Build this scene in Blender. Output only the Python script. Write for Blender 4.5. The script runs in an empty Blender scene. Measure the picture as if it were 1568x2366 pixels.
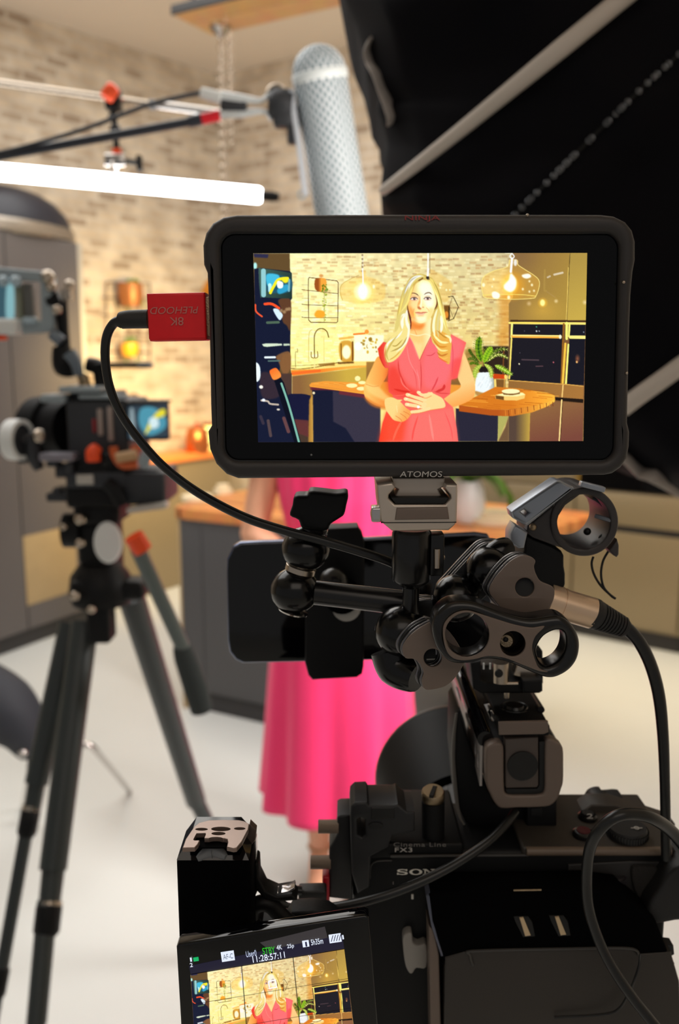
import bpy, bmesh, math, random
import numpy as np
from mathutils import Vector, Matrix, Quaternion
random.seed(11)
SC = bpy.context.scene
# ------------------------------------------------------------------ the picture shown live on the two screens
import numpy as np
RNG = np.random.RandomState(7)
SS = 2                                             # samples per unit
PX0, PY0, PW, PH = 583, 582, 776, 443              # the picture's own pixel frame
CV = np.zeros((PH * SS, PW * SS, 3), np.float32)
GY, GX = np.mgrid[0:PH * SS, 0:PW * SS].astype(np.float32)
GX = GX / SS + PX0 + .25
GY = GY / SS + PY0 + .25

def conv(ox, oy, s):
    return lambda *p: [(ox + x / s, oy + y / s) for x, y in p]
Wc = conv(830, 620, 5.6)
Fc = conv(920, 620, 12.06)
Rc = conv(1060, 580, 5.227)
Lc = conv(580, 580, 5.227)

def smooth(pts, n=6, closed=True):
    p = np.array(pts, float)
    out = []
    N = len(p)
    rng = range(N) if closed else range(N - 1)
    for i in rng:
        if closed:
            a, b, c, d = p[i - 1], p[i], p[(i + 1) % N], p[(i + 2) % N]
        else:
            a, b, c, d = p[max(i - 1, 0)], p[i], p[i + 1], p[min(i + 2, N - 1)]
        for k in range(n):
            t = k / n
            out.append(.5 * ((2 * b) + (c - a) * t + (2 * a - 5 * b + 4 * c - d) * t * t + (3 * b - a - 3 * c + d) * t ** 3))
    if not closed:
        out.append(p[-1])
    return np.array(out)

def boxblur(m, r):
    r = int(round(r))
    if r < 1:
        return m
    for _ in range(2):
        for ax in (0, 1):
            c = np.cumsum(np.pad(m, [(r + 1, r) if a == ax else (0, 0) for a in (0, 1)], mode='edge'), axis=ax)
            n = m.shape[ax]
            hi = np.take(c, np.arange(2 * r + 1, 2 * r + 1 + n), axis=ax)
            lo = np.take(c, np.arange(0, n), axis=ax)
            m = (hi - lo) / (2 * r + 1)
    return m

def window(x0, y0, x1, y1):
    a = max(0, int((x0 - PX0) * SS)); b = min(PW * SS, int((x1 - PX0) * SS) + 2)
    c = max(0, int((y0 - PY0) * SS)); d = min(PH * SS, int((y1 - PY0) * SS) + 2)
    return (slice(c, max(c, d)), slice(a, max(a, b)))

def C(c):
    return np.array(c, np.float32)

def blend(sl, m, col, a=1.0):
    m = (m * a)[..., None]
    if m.size == 0:
        return
    col = C(col)
    CV[sl] = CV[sl] * (1 - m) + col * m

def fill(pts, col, a=1.0, soft=0.0, grad=None, sm=True):
    """fill a closed outline; grad = (col2, (x0,y0), (x1,y1)) blends towards col2 along the segment"""
    p = smooth(pts) if sm else np.array(pts, float)
    pad = soft * 3 + 1
    sl = window(p[:, 0].min() - pad, p[:, 1].min() - pad, p[:, 0].max() + pad, p[:, 1].max() + pad)
    X, Y = GX[sl], GY[sl]
    if X.size == 0:
        return
    m = np.zeros(X.shape, bool)
    q = np.roll(p, -1, 0)
    for (x1, y1), (x2, y2) in zip(p, q):
        if y1 == y2:
            continue
        cond = (y1 > Y) != (y2 > Y)
        m ^= cond & (X < (x2 - x1) * (Y - y1) / (y2 - y1) + x1)
    m = boxblur(m.astype(np.float32), max(soft * SS, 0.5))
    if grad is not None:
        c2, (x0, y0), (x1, y1) = grad
        d2 = (x1 - x0) ** 2 + (y1 - y0) ** 2
        t = np.clip(((X - x0) * (x1 - x0) + (Y - y0) * (y1 - y0)) / d2, 0, 1)[..., None]
        col = C(col) * (1 - t) + C(c2) * t
    blend(sl, m, col, a)

def rect(x0, y0, x1, y1, col, a=1.0, soft=0.0, grad=None):
    fill([(x0, y0), (x1, y0), (x1, y1), (x0, y1)], col, a, soft, grad, sm=False)

def stroke(pts, w, col, a=1.0, soft=0.3, taper=False, sm=True):
    p = smooth(pts, closed=False) if sm else np.array(pts, float)
    pad = w + soft * 3 + 1
    sl = window(p[:, 0].min() - pad, p[:, 1].min() - pad, p[:, 0].max() + pad, p[:, 1].max() + pad)
    X, Y = GX[sl], GY[sl]
    if X.size == 0:
        return
    best = np.full(X.shape, 1e9, np.float32)
    n = len(p) - 1
    for i in range(n):
        (x1, y1), (x2, y2) = p[i], p[i + 1]
        dx, dy = x2 - x1, y2 - y1
        t = np.clip(((X - x1) * dx + (Y - y1) * dy) / (dx * dx + dy * dy + 1e-9), 0, 1)
        d = np.hypot(X - x1 - t * dx, Y - y1 - t * dy)
        if taper:
            u = (i + t) / n
            d = d + (w / 2) * (1 - np.clip(np.minimum(u, 1 - u) * 4, 0.05, 1))
        best = np.minimum(best, d)
    blend(sl, np.clip((w / 2 - best) / max(soft, .25) + .5, 0, 1), col, a)

def glow(x, y, r, col, a=1.0, p=2.0, ry=None):
    ry = ry or r
    sl = window(x - r, y - ry, x + r, y + ry)
    d = np.hypot((GX[sl] - x) / r, (GY[sl] - y) / ry)
    blend(sl, np.clip(1 - d, 0, 1) ** p, col, a)

def ell(x, y, rx, ry, col, a=1.0, soft=.4):
    t = np.linspace(0, 2 * np.pi, 28, endpoint=False)
    fill(list(zip(x + rx * np.cos(t), y + ry * np.sin(t))), col, a, soft, sm=False)

def noise(scale):
    h, w = CV.shape[:2]
    gh, gw = int(h / scale) + 3, int(w / scale) + 3
    g = RNG.rand(gh, gw).astype(np.float32)
    yy, xx = np.mgrid[0:h, 0:w] / scale
    iy, ix = yy.astype(int), xx.astype(int)
    fy, fx = yy - iy, xx - ix
    return (g[iy, ix] * (1 - fy) * (1 - fx) + g[iy, ix + 1] * (1 - fy) * fx + g[iy + 1, ix] * fy * (1 - fx) + g[iy + 1, ix + 1] * fy * fx).astype(np.float32)

def paint_picture():
    # brick wall
    u = np.clip((GX - 670) / 510, 0, 1)[..., None]
    v = np.clip((GY - 585) / 260, 0, 1)[..., None]
    base = C((246, 234, 176)) * (1 - u) + C((206, 192, 146)) * u
    warm = C((255, 242, 150)) * (1 - u) + C((218, 190, 112)) * u
    CV[:] = base * (1 - v) + warm * v
    rows = [(590 + i * 6.6) for i in range(46)]
    for i, y in enumerate(rows):
        x = 668 + RNG.rand() * 8
        sag = lambda xx: 0.0
        while x < 1186:
            w = 7 + RNG.rand() * 11
            jit = (RNG.rand() - .5) * 1.6
            f = (x - 668) / 518
            r = RNG.rand()
            yy = y + (1 - abs(f - .35)) * 1.5 + jit
            if r < .30:
                c = [(150, 104, 62), (172, 120, 72), (190, 142, 92), (160, 120, 84)][RNG.randint(4)]
                a = (.22 + .4 * RNG.rand()) * (1 - .45 * (1 - f) * min(1, (y - 590) / 90 + .25))
                rect(x, yy, x + w, yy + 4.4, c, a, .5)
            elif r < .62:
                rect(x, yy, x + w, yy + 4.6, (252, 244, 196), .28 + .25 * (1 - f), .5)
            rect(x, yy + 5.0, x + w, yy + 6.2, (196, 170, 104), .10, .5)
            x += w + 1.2
    n = noise(18)[..., None]
    CV[:] = CV * (.94 + .12 * n)
    glow(745, 800, 130, (255, 246, 150), .75, 1.4, 100)
    glow(690, 740, 90, (255, 250, 170), .5, 1.3, 120)
    glow(830, 712, 90, (255, 250, 170), .55, 1.3, 40)
    for k in range(60):                              # sunlit upper courses
        x, y = 672 + RNG.rand() * 170, 688 + RNG.rand() * 150
        rect(x, y, x + 10 + 12 * RNG.rand(), y + 3.8, (255, 255, 226), .42, .6)
    # glow right of the brick wall, below the lamp
    fill(Rc((480, 560), (640, 560), (610, 1100), (560, 1180), (470, 1100), (500, 800)), (206, 130, 36), .55, 6)
    # ---- tall cabinets at the right
    fill(Rc((640, 22), (1560, 22), (1535, 845), (600, 845), (600, 640), (650, 560)), (140, 108, 62), 1, .6, ((176, 146, 62), (1180, 640), (1350, 720)), sm=False)
    fill(Rc((1330, 22), (1560, 22), (1535, 845), (1310, 845)), (168, 142, 70), .75, .5, ((196, 168, 76), (1330, 600), (1350, 740)), sm=False)
    glow(*Rc((1010, 720))[0], 60, (214, 170, 70), .55, 1.2, 46)
    glow(*Rc((760, 60))[0], 50, (120, 92, 66), .45, 1.2, 50)
    stroke(Rc((1340, 30), (1325, 300), (1300, 840)), 1.5, (70, 52, 28), .9, .5)
    stroke(Rc((1320, 200), (1308, 560), (1294, 840)), 1.6, (250, 214, 110), .9, .6)
    stroke(Rc((1036, 230), (1030, 460), (1050, 480)), 4.0, (176, 146, 74), .5, 2)
    stroke(Rc((1060, 490), (1160, 560)), 2.0, (170, 140, 90), .5, 1)
    stroke(Rc((1150, 285), (1250, 262)), 4.6, (220, 210, 190), .8, 1)
    stroke(Rc((1070, 318), (1098, 304)), 4.0, (214, 204, 186), .7, 1)
    glow(*Rc((1010, 625))[0], 13, (255, 196, 60), .9, .9)
    ell(*Rc((1008, 625))[0], 5.5, 7.5, (255, 240, 150), 1, 1)
    glow(*Rc((845, 635))[0], 7, (220, 190, 140), .8, 1)
    glow(*Rc((1172, 605))[0], 6, (240, 220, 170), .8, 1)
    glow(*Rc((1520, 620))[0], 7, (240, 220, 170), .8, 1)
    fill(Rc((600, 845), (1540, 845), (1500, 2300), (600, 2300)), (120, 84, 52), 1, .4, sm=False)
    fill(Rc((620, 832), (1535, 836), (1535, 860), (620, 858)), (56, 34, 20), .9, .5, sm=False)
    fill(Rc((630, 880), (1275, 885), (1240, 1600), (590, 1570)), (28, 26, 34), 1, .4, sm=False)
    fill(Rc((1340, 885), (1528, 885), (1508, 1620), (1305, 1610)), (24, 24, 34), 1, .4, sm=False)
    stroke(Rc((610, 868), (1525, 876)), 5.0, (255, 222, 116), 1, .7)
    stroke(Rc((625, 864), (1280, 872)), 2.2, (250, 196, 60), .6, .5)
    stroke(Rc((640, 880), (632, 1040)), 4.6, (255, 236, 130), 1, .7)
    stroke(Rc((634, 1060), (606, 1540)), 3.8, (255, 226, 110), .95, .7)
    stroke(Rc((650, 1028), (1222, 1036)), 7.4, (236, 168, 64), 1, .6)
    stroke(Rc((650, 1018), (1222, 1026)), 2.6, (255, 226, 140), 1, .6)
    ell(*Rc((1222, 1036))[0], 3, 5, (255, 250, 210))
    stroke(Rc((1345, 1040), (1520, 1042)), 7.4, (255, 226, 130), 1, .6)
    stroke(Rc((1264, 880), (1234, 1600)), 4.0, (140, 92, 34), 1, .8)
    stroke(Rc((1300, 870), (1300, 1060)), 5.5, (255, 236, 120), 1, .6)
    stroke(Rc((1335, 880), (1326, 1030)), 4, (255, 232, 120), 1, .6)
    stroke(Rc((1284, 1120), (1252, 1590)), 5, (240, 190, 70), 1, .7)
    stroke(Rc((1320, 1130), (1290, 1600)), 4, (255, 238, 120), 1, .6)
    for (x, y, w, c) in ((935, 916, 4, (90, 190, 150)), (936, 968, 5, (230, 240, 240)), (968, 968, 4, (200, 210, 220)), (790, 966, 3, (110, 110, 130)), (1505, 980, 4, (160, 170, 180)), (735, 1230, 3, (110, 100, 110)), (726, 1364, 5, (255, 246, 200)), (1140, 1344, 5, (200, 100, 110)), (1422, 1340, 7, (255, 200, 120))):
        ell(*Rc((x, y))[0], w / 3.2, w / 2.6, c, 1, .5)
    glow(*Rc((1430, 1300))[0], 7, (190, 110, 70), .7, 1, 12)
    stroke(Rc((760, 1312), (960, 1318)), 3, (84, 66, 72), .9, 1.5)
    stroke(Rc((930, 1392), (1010, 1390)), 2.6, (90, 64, 70), .9, 1.2)
    fill(Rc((600, 1560), (1240, 1608), (1505, 1636), (1500, 1790), (1150, 1765), (590, 1700)), (142, 100, 52), 1, .5, ((160, 112, 56), (1180, 900), (1340, 910)), sm=False)
    stroke(Rc((600, 1562), (1230, 1606), (1500, 1634)), 2, (214, 164, 80), 1, .6)
    fill(Rc((1150, 1765), (1500, 1790), (1498, 1835), (1150, 1800)), (32, 22, 16), 1, .6, sm=False)
    fill(Rc((850, 1800), (1500, 1838), (1490, 2300), (840, 2300)), (134, 94, 60), 1, .5, ((116, 68, 56), (1280, 940), (1300, 1018)), sm=False)
    stroke(Rc((1256, 1620), (1244, 1760)), 3.0, (240, 200, 120), .9, .6)
    stroke(Rc((1240, 1800), (1210, 2290)), 3.2, (255, 214, 140), .95, .6)
    stroke(Rc((1252, 1800), (1222, 2290)), 1.6, (60, 36, 20), .8, .5)
    # ---- shelf items behind the plant
    fill(Rc((290, 1150), (600, 1150), (600, 1500), (290, 1480)), (40, 28, 22), .95, 1.5, sm=False)
    fill(Rc((70, 1180), (300, 1180), (300, 1480), (70, 1480)), (150, 116, 52), .8, 3, sm=False)
    stroke(Rc((540, 1200), (530, 1500)), 3, (120, 70, 34), .9, 1)
    fill(Rc((400, 1480), (575, 1495), (560, 1545), (400, 1540)), (196, 66, 18), 1, .6, sm=False)
    ell(*Rc((560, 1518))[0], 2.6, 5, (255, 214, 110))
    fill(Rc((400, 1545), (560, 1552), (560, 1660), (400, 1640)), (122, 84, 40), 1, 1, sm=False)
    stroke(Rc((548, 1540), (545, 1650)), 2, (226, 170, 80), .8, .7)
    # ---- the counter under the brick wall
    fill(Lc((480, 1425), (790, 1390), (1050, 1340), (1600, 1330), (1600, 1390), (1150, 1400), (830, 1470), (490, 1500)), (255, 214, 120), 1, .6, sm=False)
    fill(Lc((480, 1440), (830, 1425), (1240, 1385), (1500, 1378), (1500, 1400), (1150, 1425), (830, 1470), (500, 1508)), (255, 132, 44), 1, .7, ((238, 170, 70), (740, 850), (800, 850)), sm=False)
    stroke(Lc((490, 1480), (830, 1445)), 5, (255, 100, 40), .8, .8)
    fill(Lc((495, 1510), (830, 1470), (1400, 1400), (1400, 1700), (495, 1800)), (134, 96, 58), 1, .8, ((196, 164, 66), (690, 880), (800, 870)), sm=False)
    stroke(Lc((478, 1420), (600, 1425), (800, 1400), (1060, 1345)), 1.4, (90, 60, 20), .9, .4)
    stroke(Lc((484, 1388), (700, 1378), (800, 1370)), 1.2, (120, 90, 30), .6, .4)
    # jars, kettle and toaster on the counter
    fill(Lc((1070, 1110), (1215, 1100), (1235, 1320), (1085, 1320)), (206, 150, 50), .9, 1)
    ell(*Lc((1150, 1220))[0], 10, 16, (255, 252, 205), 1, 1.5)
    stroke(Lc((1085, 1120), (1090, 1310)), 2.4, (110, 70, 14), .8, .7)
    stroke(Lc((1225, 1100), (1225, 1320)), 4, (120, 70, 20), .9, .9)
    stroke(Lc((1070, 1060), (1230, 1040)), 5, (226, 160, 60), .7, 1.4)
    rect(*Lc((1245, 1015))[0], *Lc((1600, 1330))[0], (255, 250, 206), 1, 1)
    for k in range(26):
        x, y = Lc((1330 + RNG.rand() * 190, 1040 + RNG.rand() * 190))[0]
        ell(x, y, 2 + 2 * RNG.rand(), 2 + 3 * RNG.rand(), [(200, 160, 50), (150, 116, 40), (255, 250, 220)][k % 3], .85, .6)
    ell(*Lc((1290, 1150))[0], 9, 10, (255, 255, 236), .9, 1)
    stroke(Lc((1240, 1005), (1370, 995)), 4, (240, 120, 40), .9, .8)
    ell(*Lc((1395, 975))[0], 5, 5, (255, 150, 60))
    fill(Lc((1040, 1345), (1240, 1335), (1240, 1355), (1050, 1365)), (84, 50, 14), .9, .8, sm=False)
    fill(Lc((800, 1365), (1010, 1345), (1010, 1385), (830, 1388)), (130, 88, 30), .8, 1, sm=False)
    # tap
    stroke(Lc((765, 1290), (762, 1080), (770, 1000), (810, 945), (870, 940), (915, 975), (935, 1040)), 2.4, (120, 88, 28), .95, .6)
    stroke(Lc((880, 1330), (878, 1050)), 1.4, (214, 180, 90), .6, .6)
    stroke(Lc((695, 1330), (698, 1010), (735, 950)), 1.5, (190, 150, 70), .6, .7)
    stroke(Lc((725, 1220), (730, 1285), (800, 1285), (800, 1215)), 2, (130, 90, 30), .8, .6)
    stroke(Lc((765, 1300), (766, 1410)), 3, (250, 226, 150), .8, .8)
    stroke(Lc((536, 1400), (534, 1230), (560, 1220), (558, 1180)), 1.3, (120, 90, 40), .7, .5)
    # wire rack with pots
    rk = (92, 52, 22)
    stroke(Lc((690, 340), (700, 320), (1035, 360), (1052, 385), (1045, 850), (1030, 865), (720, 860), (692, 830), (690, 340)), 1.7, rk, .95, .5, sm=False)
    for (y0, y1) in ((475, 515), (650, 662), (805, 805)):
        stroke(Lc((612, y0 - 8), (690, y0), (1050, y1)), 1.4, rk, .85, .5)
    stroke(Lc((880, 350), (882, 860)), 1.0, rk, .5, .5)
    for y in (410, 570, 730):
        stroke(Lc((612, y), (690, y)), 1.0, rk, .35, .5)
    fill(Lc((790, 330), (900, 340), (895, 460), (830, 492), (775, 460), (765, 380)), (150, 80, 30), 1, .6, ((236, 160, 60), (735, 0), (742, 0)))
    for k in range(22):
        x, y = Lc((850 + RNG.rand() * 75, 405 + RNG.rand() * 80))[0]
        ell(x, y, 1.6, 1.6, [(60, 100, 10), (90, 130, 20)][k % 2], .8, .5)
    for k in range(46):
        t = RNG.rand()
        x, y = Lc((884 + 40 * (RNG.rand() - .5) * (1.4 - t * .6), 470 + t * 370))[0]
        ell(x, y, 1.2, 1.3, [(130, 150, 20), (96, 128, 20), (170, 180, 50)][k % 3], .7, .5)
    fill(Lc((765, 760), (800, 715), (880, 730), (885, 790), (840, 808), (780, 800)), (246, 160, 40), .95, .9)
    ell(*Lc((845, 300))[0], 5, 4, (200, 120, 50), .7, 1)
    # pendant lamps: left, middle
    fill(Lc((1290, 240), (1320, 300), (1200, 340), (1110, 390), (1075, 450), (1100, 590), (1350, 640), (1590, 590), (1620, 450), (1590, 390), (1480, 330), (1385, 300), (1385, 240)), (238, 190, 84), .42, 1.5)
    stroke(Lc((1300, 292), (1200, 338), (1105, 395), (1076, 455), (1082, 530), (1104, 595)), 1.2, (180, 140, 50), .7, .6)
    glow(*Lc((1345, 500))[0], 34, (255, 236, 120), .9, 1.0)
    glow(*Lc((1345, 490))[0], 22, (255, 255, 240), 1, .6)
    ell(*Lc((1348, 490))[0], 10, 18, (255, 255, 246), 1, 2)
    for k in range(9):
        ell(*Lc((1345 + (k % 2) * 6 - 3, 50 + k * 24))[0], 2.2, 2.6, (226, 216, 190) if k % 2 else (150, 130, 100), 1, .5)
    stroke(Lc((1345, 215), (1350, 330), (1352, 430)), 3.2, (255, 250, 230), 1, .8)
    ell(*Lc((1480, 430))[0], 2.4, 4.5, (255, 250, 220), .9, .8)
    fill(Wc((900, 20), (1000, 50), (1180, 170), (1200, 260), (1150, 420), (1050, 430), (960, 300)), (226, 186, 96), .5, 1.5)
    for (x, y, r) in ((1050, 205, 3.6), (1045, 250, 1.8), (1125, 280, 2.0), (1170, 280, 1.8), (550, 265, 3)):
        ell(*Wc((x, y))[0], r, r * 1.2, (255, 244, 190), 1, .7)
    stroke(Wc((888, -190), (885, 60)), 3.4, (246, 240, 226), 1, .8)
    stroke(Wc((912, -190), (912, 60)), 2, (120, 100, 80), .6, .7)
    # hexagonal ornament right of the head
    stroke(Wc((1150, 370), (1210, 360), (1280, 500), (1220, 650), (1150, 680)), 1.8, (70, 52, 30), .95, .5, sm=False)
    stroke(Wc((1205, 365), (1160, 500), (1220, 655)), 1.2, (90, 70, 40), .7, .5, sm=False)
    fill(Wc((1090, 480), (1170, 480), (1165, 670), (1110, 670)), (110, 70, 24), .95, .8, sm=False)
    ell(*Wc((1125, 600))[0], 5, 8, (226, 140, 50), .9, 1)
    stroke(Wc((1160, 500), (1160, 660)), 2.4, (50, 34, 16), 1, .5)
    # right pendant (clear amber glass, lit bulb)
    sh = Rc((610, 110), (700, 110), (712, 165), (790, 220), (900, 290), (962, 350), (968, 430), (930, 540), (880, 572), (620, 582), (330, 565), (285, 500), (272, 400), (300, 310), (420, 240), (560, 200), (600, 160))
    fill(sh, (236, 180, 70), .38, .8)
    glow(*Rc((640, 420))[0], 36, (255, 170, 30), .85, 1.1, 40)
    fill(Rc((300, 360), (420, 300), (540, 330), (600, 480), (500, 540), (300, 540)), (250, 220, 140), .25, 3)
    stroke(sh + sh[:1], 1.5, (255, 222, 130), .95, .7)
    stroke(Rc((290, 535), (500, 525), (760, 528), (925, 545)), 1.6, (255, 220, 110), .9, .7)
    glow(*Rc((612, 410))[0], 22, (255, 226, 100), 1, .8, 26)
    fill(Rc((625, 270), (690, 350), (680, 450), (620, 495), (550, 460), (545, 410), (600, 350)), (255, 255, 236), 1, 1.5)
    fill(Rc((760, 290), (840, 275), (870, 310), (820, 332), (775, 320)), (255, 250, 226), 1, .8)
    fill(Rc((400, 500), (440, 490), (490, 520), (480, 570), (420, 570), (400, 545)), (255, 252, 226), 1, 1.2)
    for (x, y, r) in ((295, 410, 3.6), (418, 340, 2.2), (400, 430, 1.8), (850, 365, 2), (770, 460, 2.2), (880, 410, 2.4), (850, 490, 2), (905, 480, 2), (600, 560, 3.4)):
        ell(*Rc((x, y))[0], r, r * 1.3, (255, 244, 200), .95, .8)
    stroke(Rc((640, 30), (615, 60), (640, 95), (665, 65), (640, 30)), 2.4, (255, 255, 250), 1, .7)
    stroke(Rc((640, 90), (635, 150), (625, 250)), 5, (250, 246, 236), 1, .9)
    ell(*Rc((680, 140))[0], 4, 8, (226, 222, 210), 1, 1)
    ell(*Rc((580, 170))[0], 2.4, 3.4, (250, 236, 190), .9, .8)
    stroke(Rc((560, 20), (640, 22)), 4, (255, 250, 220), .7, 1.4)
    # cupboards behind the presenter's waist
    fill([(846, 836), (1074, 832), (1074, 905), (846, 905)], (160, 118, 56), 1, 1.2, ((120, 84, 44), (960, 840), (960, 905)), sm=False)
    fill([(846, 880), (1074, 890), (1074, 935), (846, 915)], (226, 146, 54), 1, .8, sm=False)
    # ---- the plant in its pot
    def frond(pts, w, c1, c2):
        stroke(pts, w, c1, 1, .7, taper=True)
        stroke(pts, w * .3, c2, .9, .6, taper=True)
        p = smooth(pts, 8, closed=False)
        for i in range(2, len(p) - 2):
            d = p[i + 1] - p[i - 1]
            nrm = np.array((-d[1], d[0])) / (np.hypot(*d) + 1e-6)
            s = w * .85 * np.sin(np.pi * i / len(p))
            for sg in (1, -1):
                stroke([p[i], p[i] + nrm * s * sg + d * .4], 1.0, c1 if i % 2 else c2, .85, .5, sm=False)
    dk, md, lt = (52, 74, 14), (110, 150, 24), (190, 206, 60)
    frond(Rc((250, 1350), (150, 1240), (120, 1180)), 5, dk, (80, 104, 24))
    frond(Rc((250, 1380), (170, 1300), (100, 1310)), 5, (66, 84, 20), (120, 140, 50))
    frond(Rc((260, 1390), (170, 1350), (130, 1370)), 4, dk, md)
    frond(Rc((330, 1340), (460, 1200), (600, 1190)), 6, (60, 80, 20), (206, 206, 120))
    frond(Rc((340, 1340), (470, 1250), (600, 1300)), 6, (96, 120, 30), (230, 226, 140))
    frond(Rc((330, 1360), (400, 1230), (560, 1165)), 4, dk, (140, 160, 60))
    frond(Rc((270, 1340), (235, 1180), (250, 1030)), 15, (116, 150, 30), (44, 84, 16))
    frond(Rc((300, 1350), (340, 1240), (400, 1160)), 13, (150, 190, 40), (96, 150, 24))
    frond(Rc((430, 1380), (520, 1420), (650, 1500)), 9, (120, 160, 30), (200, 220, 110))
    fill(Rc((240, 1400), (290, 1395), (350, 1410), (345, 1480), (260, 1480)), (34, 26, 24), 1, .8)
    # pot
    fill(Rc((225, 1475), (320, 1465), (385, 1475), (420, 1560), (422, 1650), (400, 1730), (340, 1762), (250, 1762), (205, 1730), (195, 1640), (205, 1540)), (226, 234, 236), 1, .6, ((150, 160, 150), (1128, 0), (1142, 0)))
    for k in range(30):
        x, y = Rc((215 + RNG.rand() * 190, 1500 + RNG.rand() * 180))[0]
        stroke([(x, y), (x + 4, y - 7)], 2, (250, 252, 255) if k % 2 else (190, 202, 206), .3, 1)
    fill(Rc((195, 1690), (300, 1712), (412, 1690), (390, 1745), (330, 1765), (250, 1762), (205, 1735)), (176, 130, 64), .95, .8)
    frond(Rc((300, 1360), (380, 1430), (390, 1540)), 8, (150, 180, 60), (206, 216, 110))
    frond(Rc((280, 1370), (200, 1440), (195, 1540)), 9, (150, 176, 60), (196, 206, 90))
    stroke(Rc((435, 1560), (440, 1650)), 5, (250, 220, 120), .9, 1)
    # ---- island: dark panels then the butcher block
    fill(Lc((735, 1640), (1500, 1740), (1500, 2310), (745, 2310)), (22, 26, 48), 1, .5, sm=False)
    fill(Lc((985, 1690), (1560, 1760), (1560, 2310), (1250, 2310), (1140, 2140), (990, 2060)), (54, 50, 66), 1, 1.2, sm=False)
    fill(Rc((-40, 1900), (480, 1960), (465, 2300), (-40, 2300)), (40, 38, 54), 1, .6, sm=False)
    fill(Rc((470, 1980), (600, 1990), (580, 2050), (470, 2300)), (170, 166, 92), 1, .8, sm=False)
    fill(Rc((600, 1990), (560, 2120), (470, 2300), (600, 2300)), (110, 84, 58), 1, .8, sm=False)
    fill(Rc((600, 1985), (860, 1930), (850, 2300), (600, 2300)), (84, 66, 56), 1, .6, ((188, 156, 68), (1190, 0), (1224, 0)), sm=False)
    fill(Lc((700, 1620), (730, 1590), (900, 1570), (1300, 1590), (1500, 1620), (1500, 1740), (1350, 1720), (900, 1660), (715, 1645)), (232, 150, 56), 1, .6, sm=False)
    fill(Lc((705, 1625), (900, 1650), (1400, 1720), (1400, 1780), (1060, 1730), (1060, 1690), (900, 1680), (720, 1680)), (110, 42, 50), .9, .8, sm=False)
    fill(Lc((705, 1622), (900, 1650), (1400, 1715), (1400, 1735), (900, 1664), (712, 1640)), (246, 164, 56), 1, .6, sm=False)
    for k in range(9):
        stroke(Lc((760 + k * 60, 1600), (1000 + k * 60, 1610 + k * 8)), 1.2, (200, 112, 32) if k % 2 else (250, 190, 90), .5, .8)
    for (x, y, w, h) in ((1215, 1625, 13, 5), (1330, 1662, 11, 4.5), (1285, 1540, 6.5, 6), (1340, 1590, 9, 4)):
        ell(*Lc((x, y))[0], w, h, (255, 236, 170), .95, .7)
    top = Rc((-30, 1790), (180, 1770), (440, 1640), (720, 1660), (1080, 1715), (1155, 1745), (1160, 1790), (1060, 1830), (880, 1880), (600, 1915), (370, 1920), (0, 1860))
    fill(top, (206, 118, 32), 1, .5, ((250, 176, 60), (1180, 0), (1280, 0)), sm=False)
    for k in range(34):
        yy = 1660 + RNG.rand() * 240
        xx = -20 + RNG.rand() * 1000
        if yy > 1780 - xx * .25 and yy < 1925 - max(0, (xx - 400) * .22):
            stroke(Rc((xx, yy), (xx + 150 + RNG.rand() * 160, yy + 16)), 1.4, [(150, 72, 16), (250, 180, 70), (186, 96, 24)][k % 3], .6, .7)
    fill(Rc((0, 1860), (370, 1915), (600, 1915), (880, 1878), (1060, 1828), (1160, 1786), (1155, 1820), (1060, 1880), (880, 1950), (640, 1995), (560, 1995), (370, 1985), (0, 1935)), (176, 84, 26), 1, .5, ((250, 190, 70), (1150, 0), (1280, 0)), sm=False)
    for k in range(16):
        x = 560 + k * 38
        y = 1925 - max(0, x - 600) * .19
        stroke(Rc((x, y), (x + 4, y + 62 - k)), 1.6, (112, 44, 18) if k % 2 else (226, 140, 50), .75, .7, sm=False)
    # coasters of sliced wood
    fill(Rc((440, 1740), (560, 1715), (760, 1710), (800, 1730), (790, 1780), (700, 1805), (560, 1802), (440, 1785)), (236, 196, 110), 1, .6, sm=False)
    fill(Rc((442, 1745), (540, 1755), (540, 1800), (445, 1785)), (104, 66, 26), .95, .6, sm=False)
    fill(Rc((445, 1738), (570, 1712), (770, 1712), (800, 1735), (700, 1756), (540, 1754)), (255, 232, 166), 1, .6, sm=False)
    fill(Rc((515, 1700), (620, 1720), (735, 1695), (735, 1725), (640, 1742), (540, 1735)), (120, 84, 40), 1, .6, sm=False)
    ell(*Rc((625, 1694))[0], 21, 5.6, (255, 238, 180))
    # ---- left edge: dark cinema camera in front of the wall
    fill(Lc((25, 30), (465, 30), (470, 250), (475, 1420), (490, 1500), (490, 1740), (720, 1740), (740, 2320), (60, 2320)), (96, 74, 44), 1, .5, ((70, 54, 44), (600, 900), (600, 950)), sm=False)
    fill(Lc((25, 30), (210, 40), (200, 85), (40, 75)), (44, 44, 74), 1, .8, sm=False)
    ell(*Lc((48, 180))[0], 4.5, 8, (170, 230, 226), 1, .8)
    fill(Lc((40, 215), (110, 205), (470, 245), (490, 270), (495, 570), (475, 600), (470, 1230), (380, 1250), (330, 1500), (500, 1740), (560, 2310), (70, 2310), (40, 500)), (20, 26, 50), 1, .5, sm=False)
    fill(Lc((330, 590), (475, 590), (470, 950), (430, 900), (380, 850), (360, 700)), (96, 62, 40), .95, 1)
    fill(Lc((300, 1270), (460, 1215), (475, 1410), (400, 1500), (330, 1340)), (134, 92, 56), .9, 1)
    fill(Lc((110, 1490), (240, 1490), (350, 1740), (140, 1770)), (60, 44, 52), .8, 1.5)
    fill(Lc((340, 1480), (490, 1480), (490, 1735), (440, 1740)), (74, 54, 50), .95, 1, sm=False)
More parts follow.
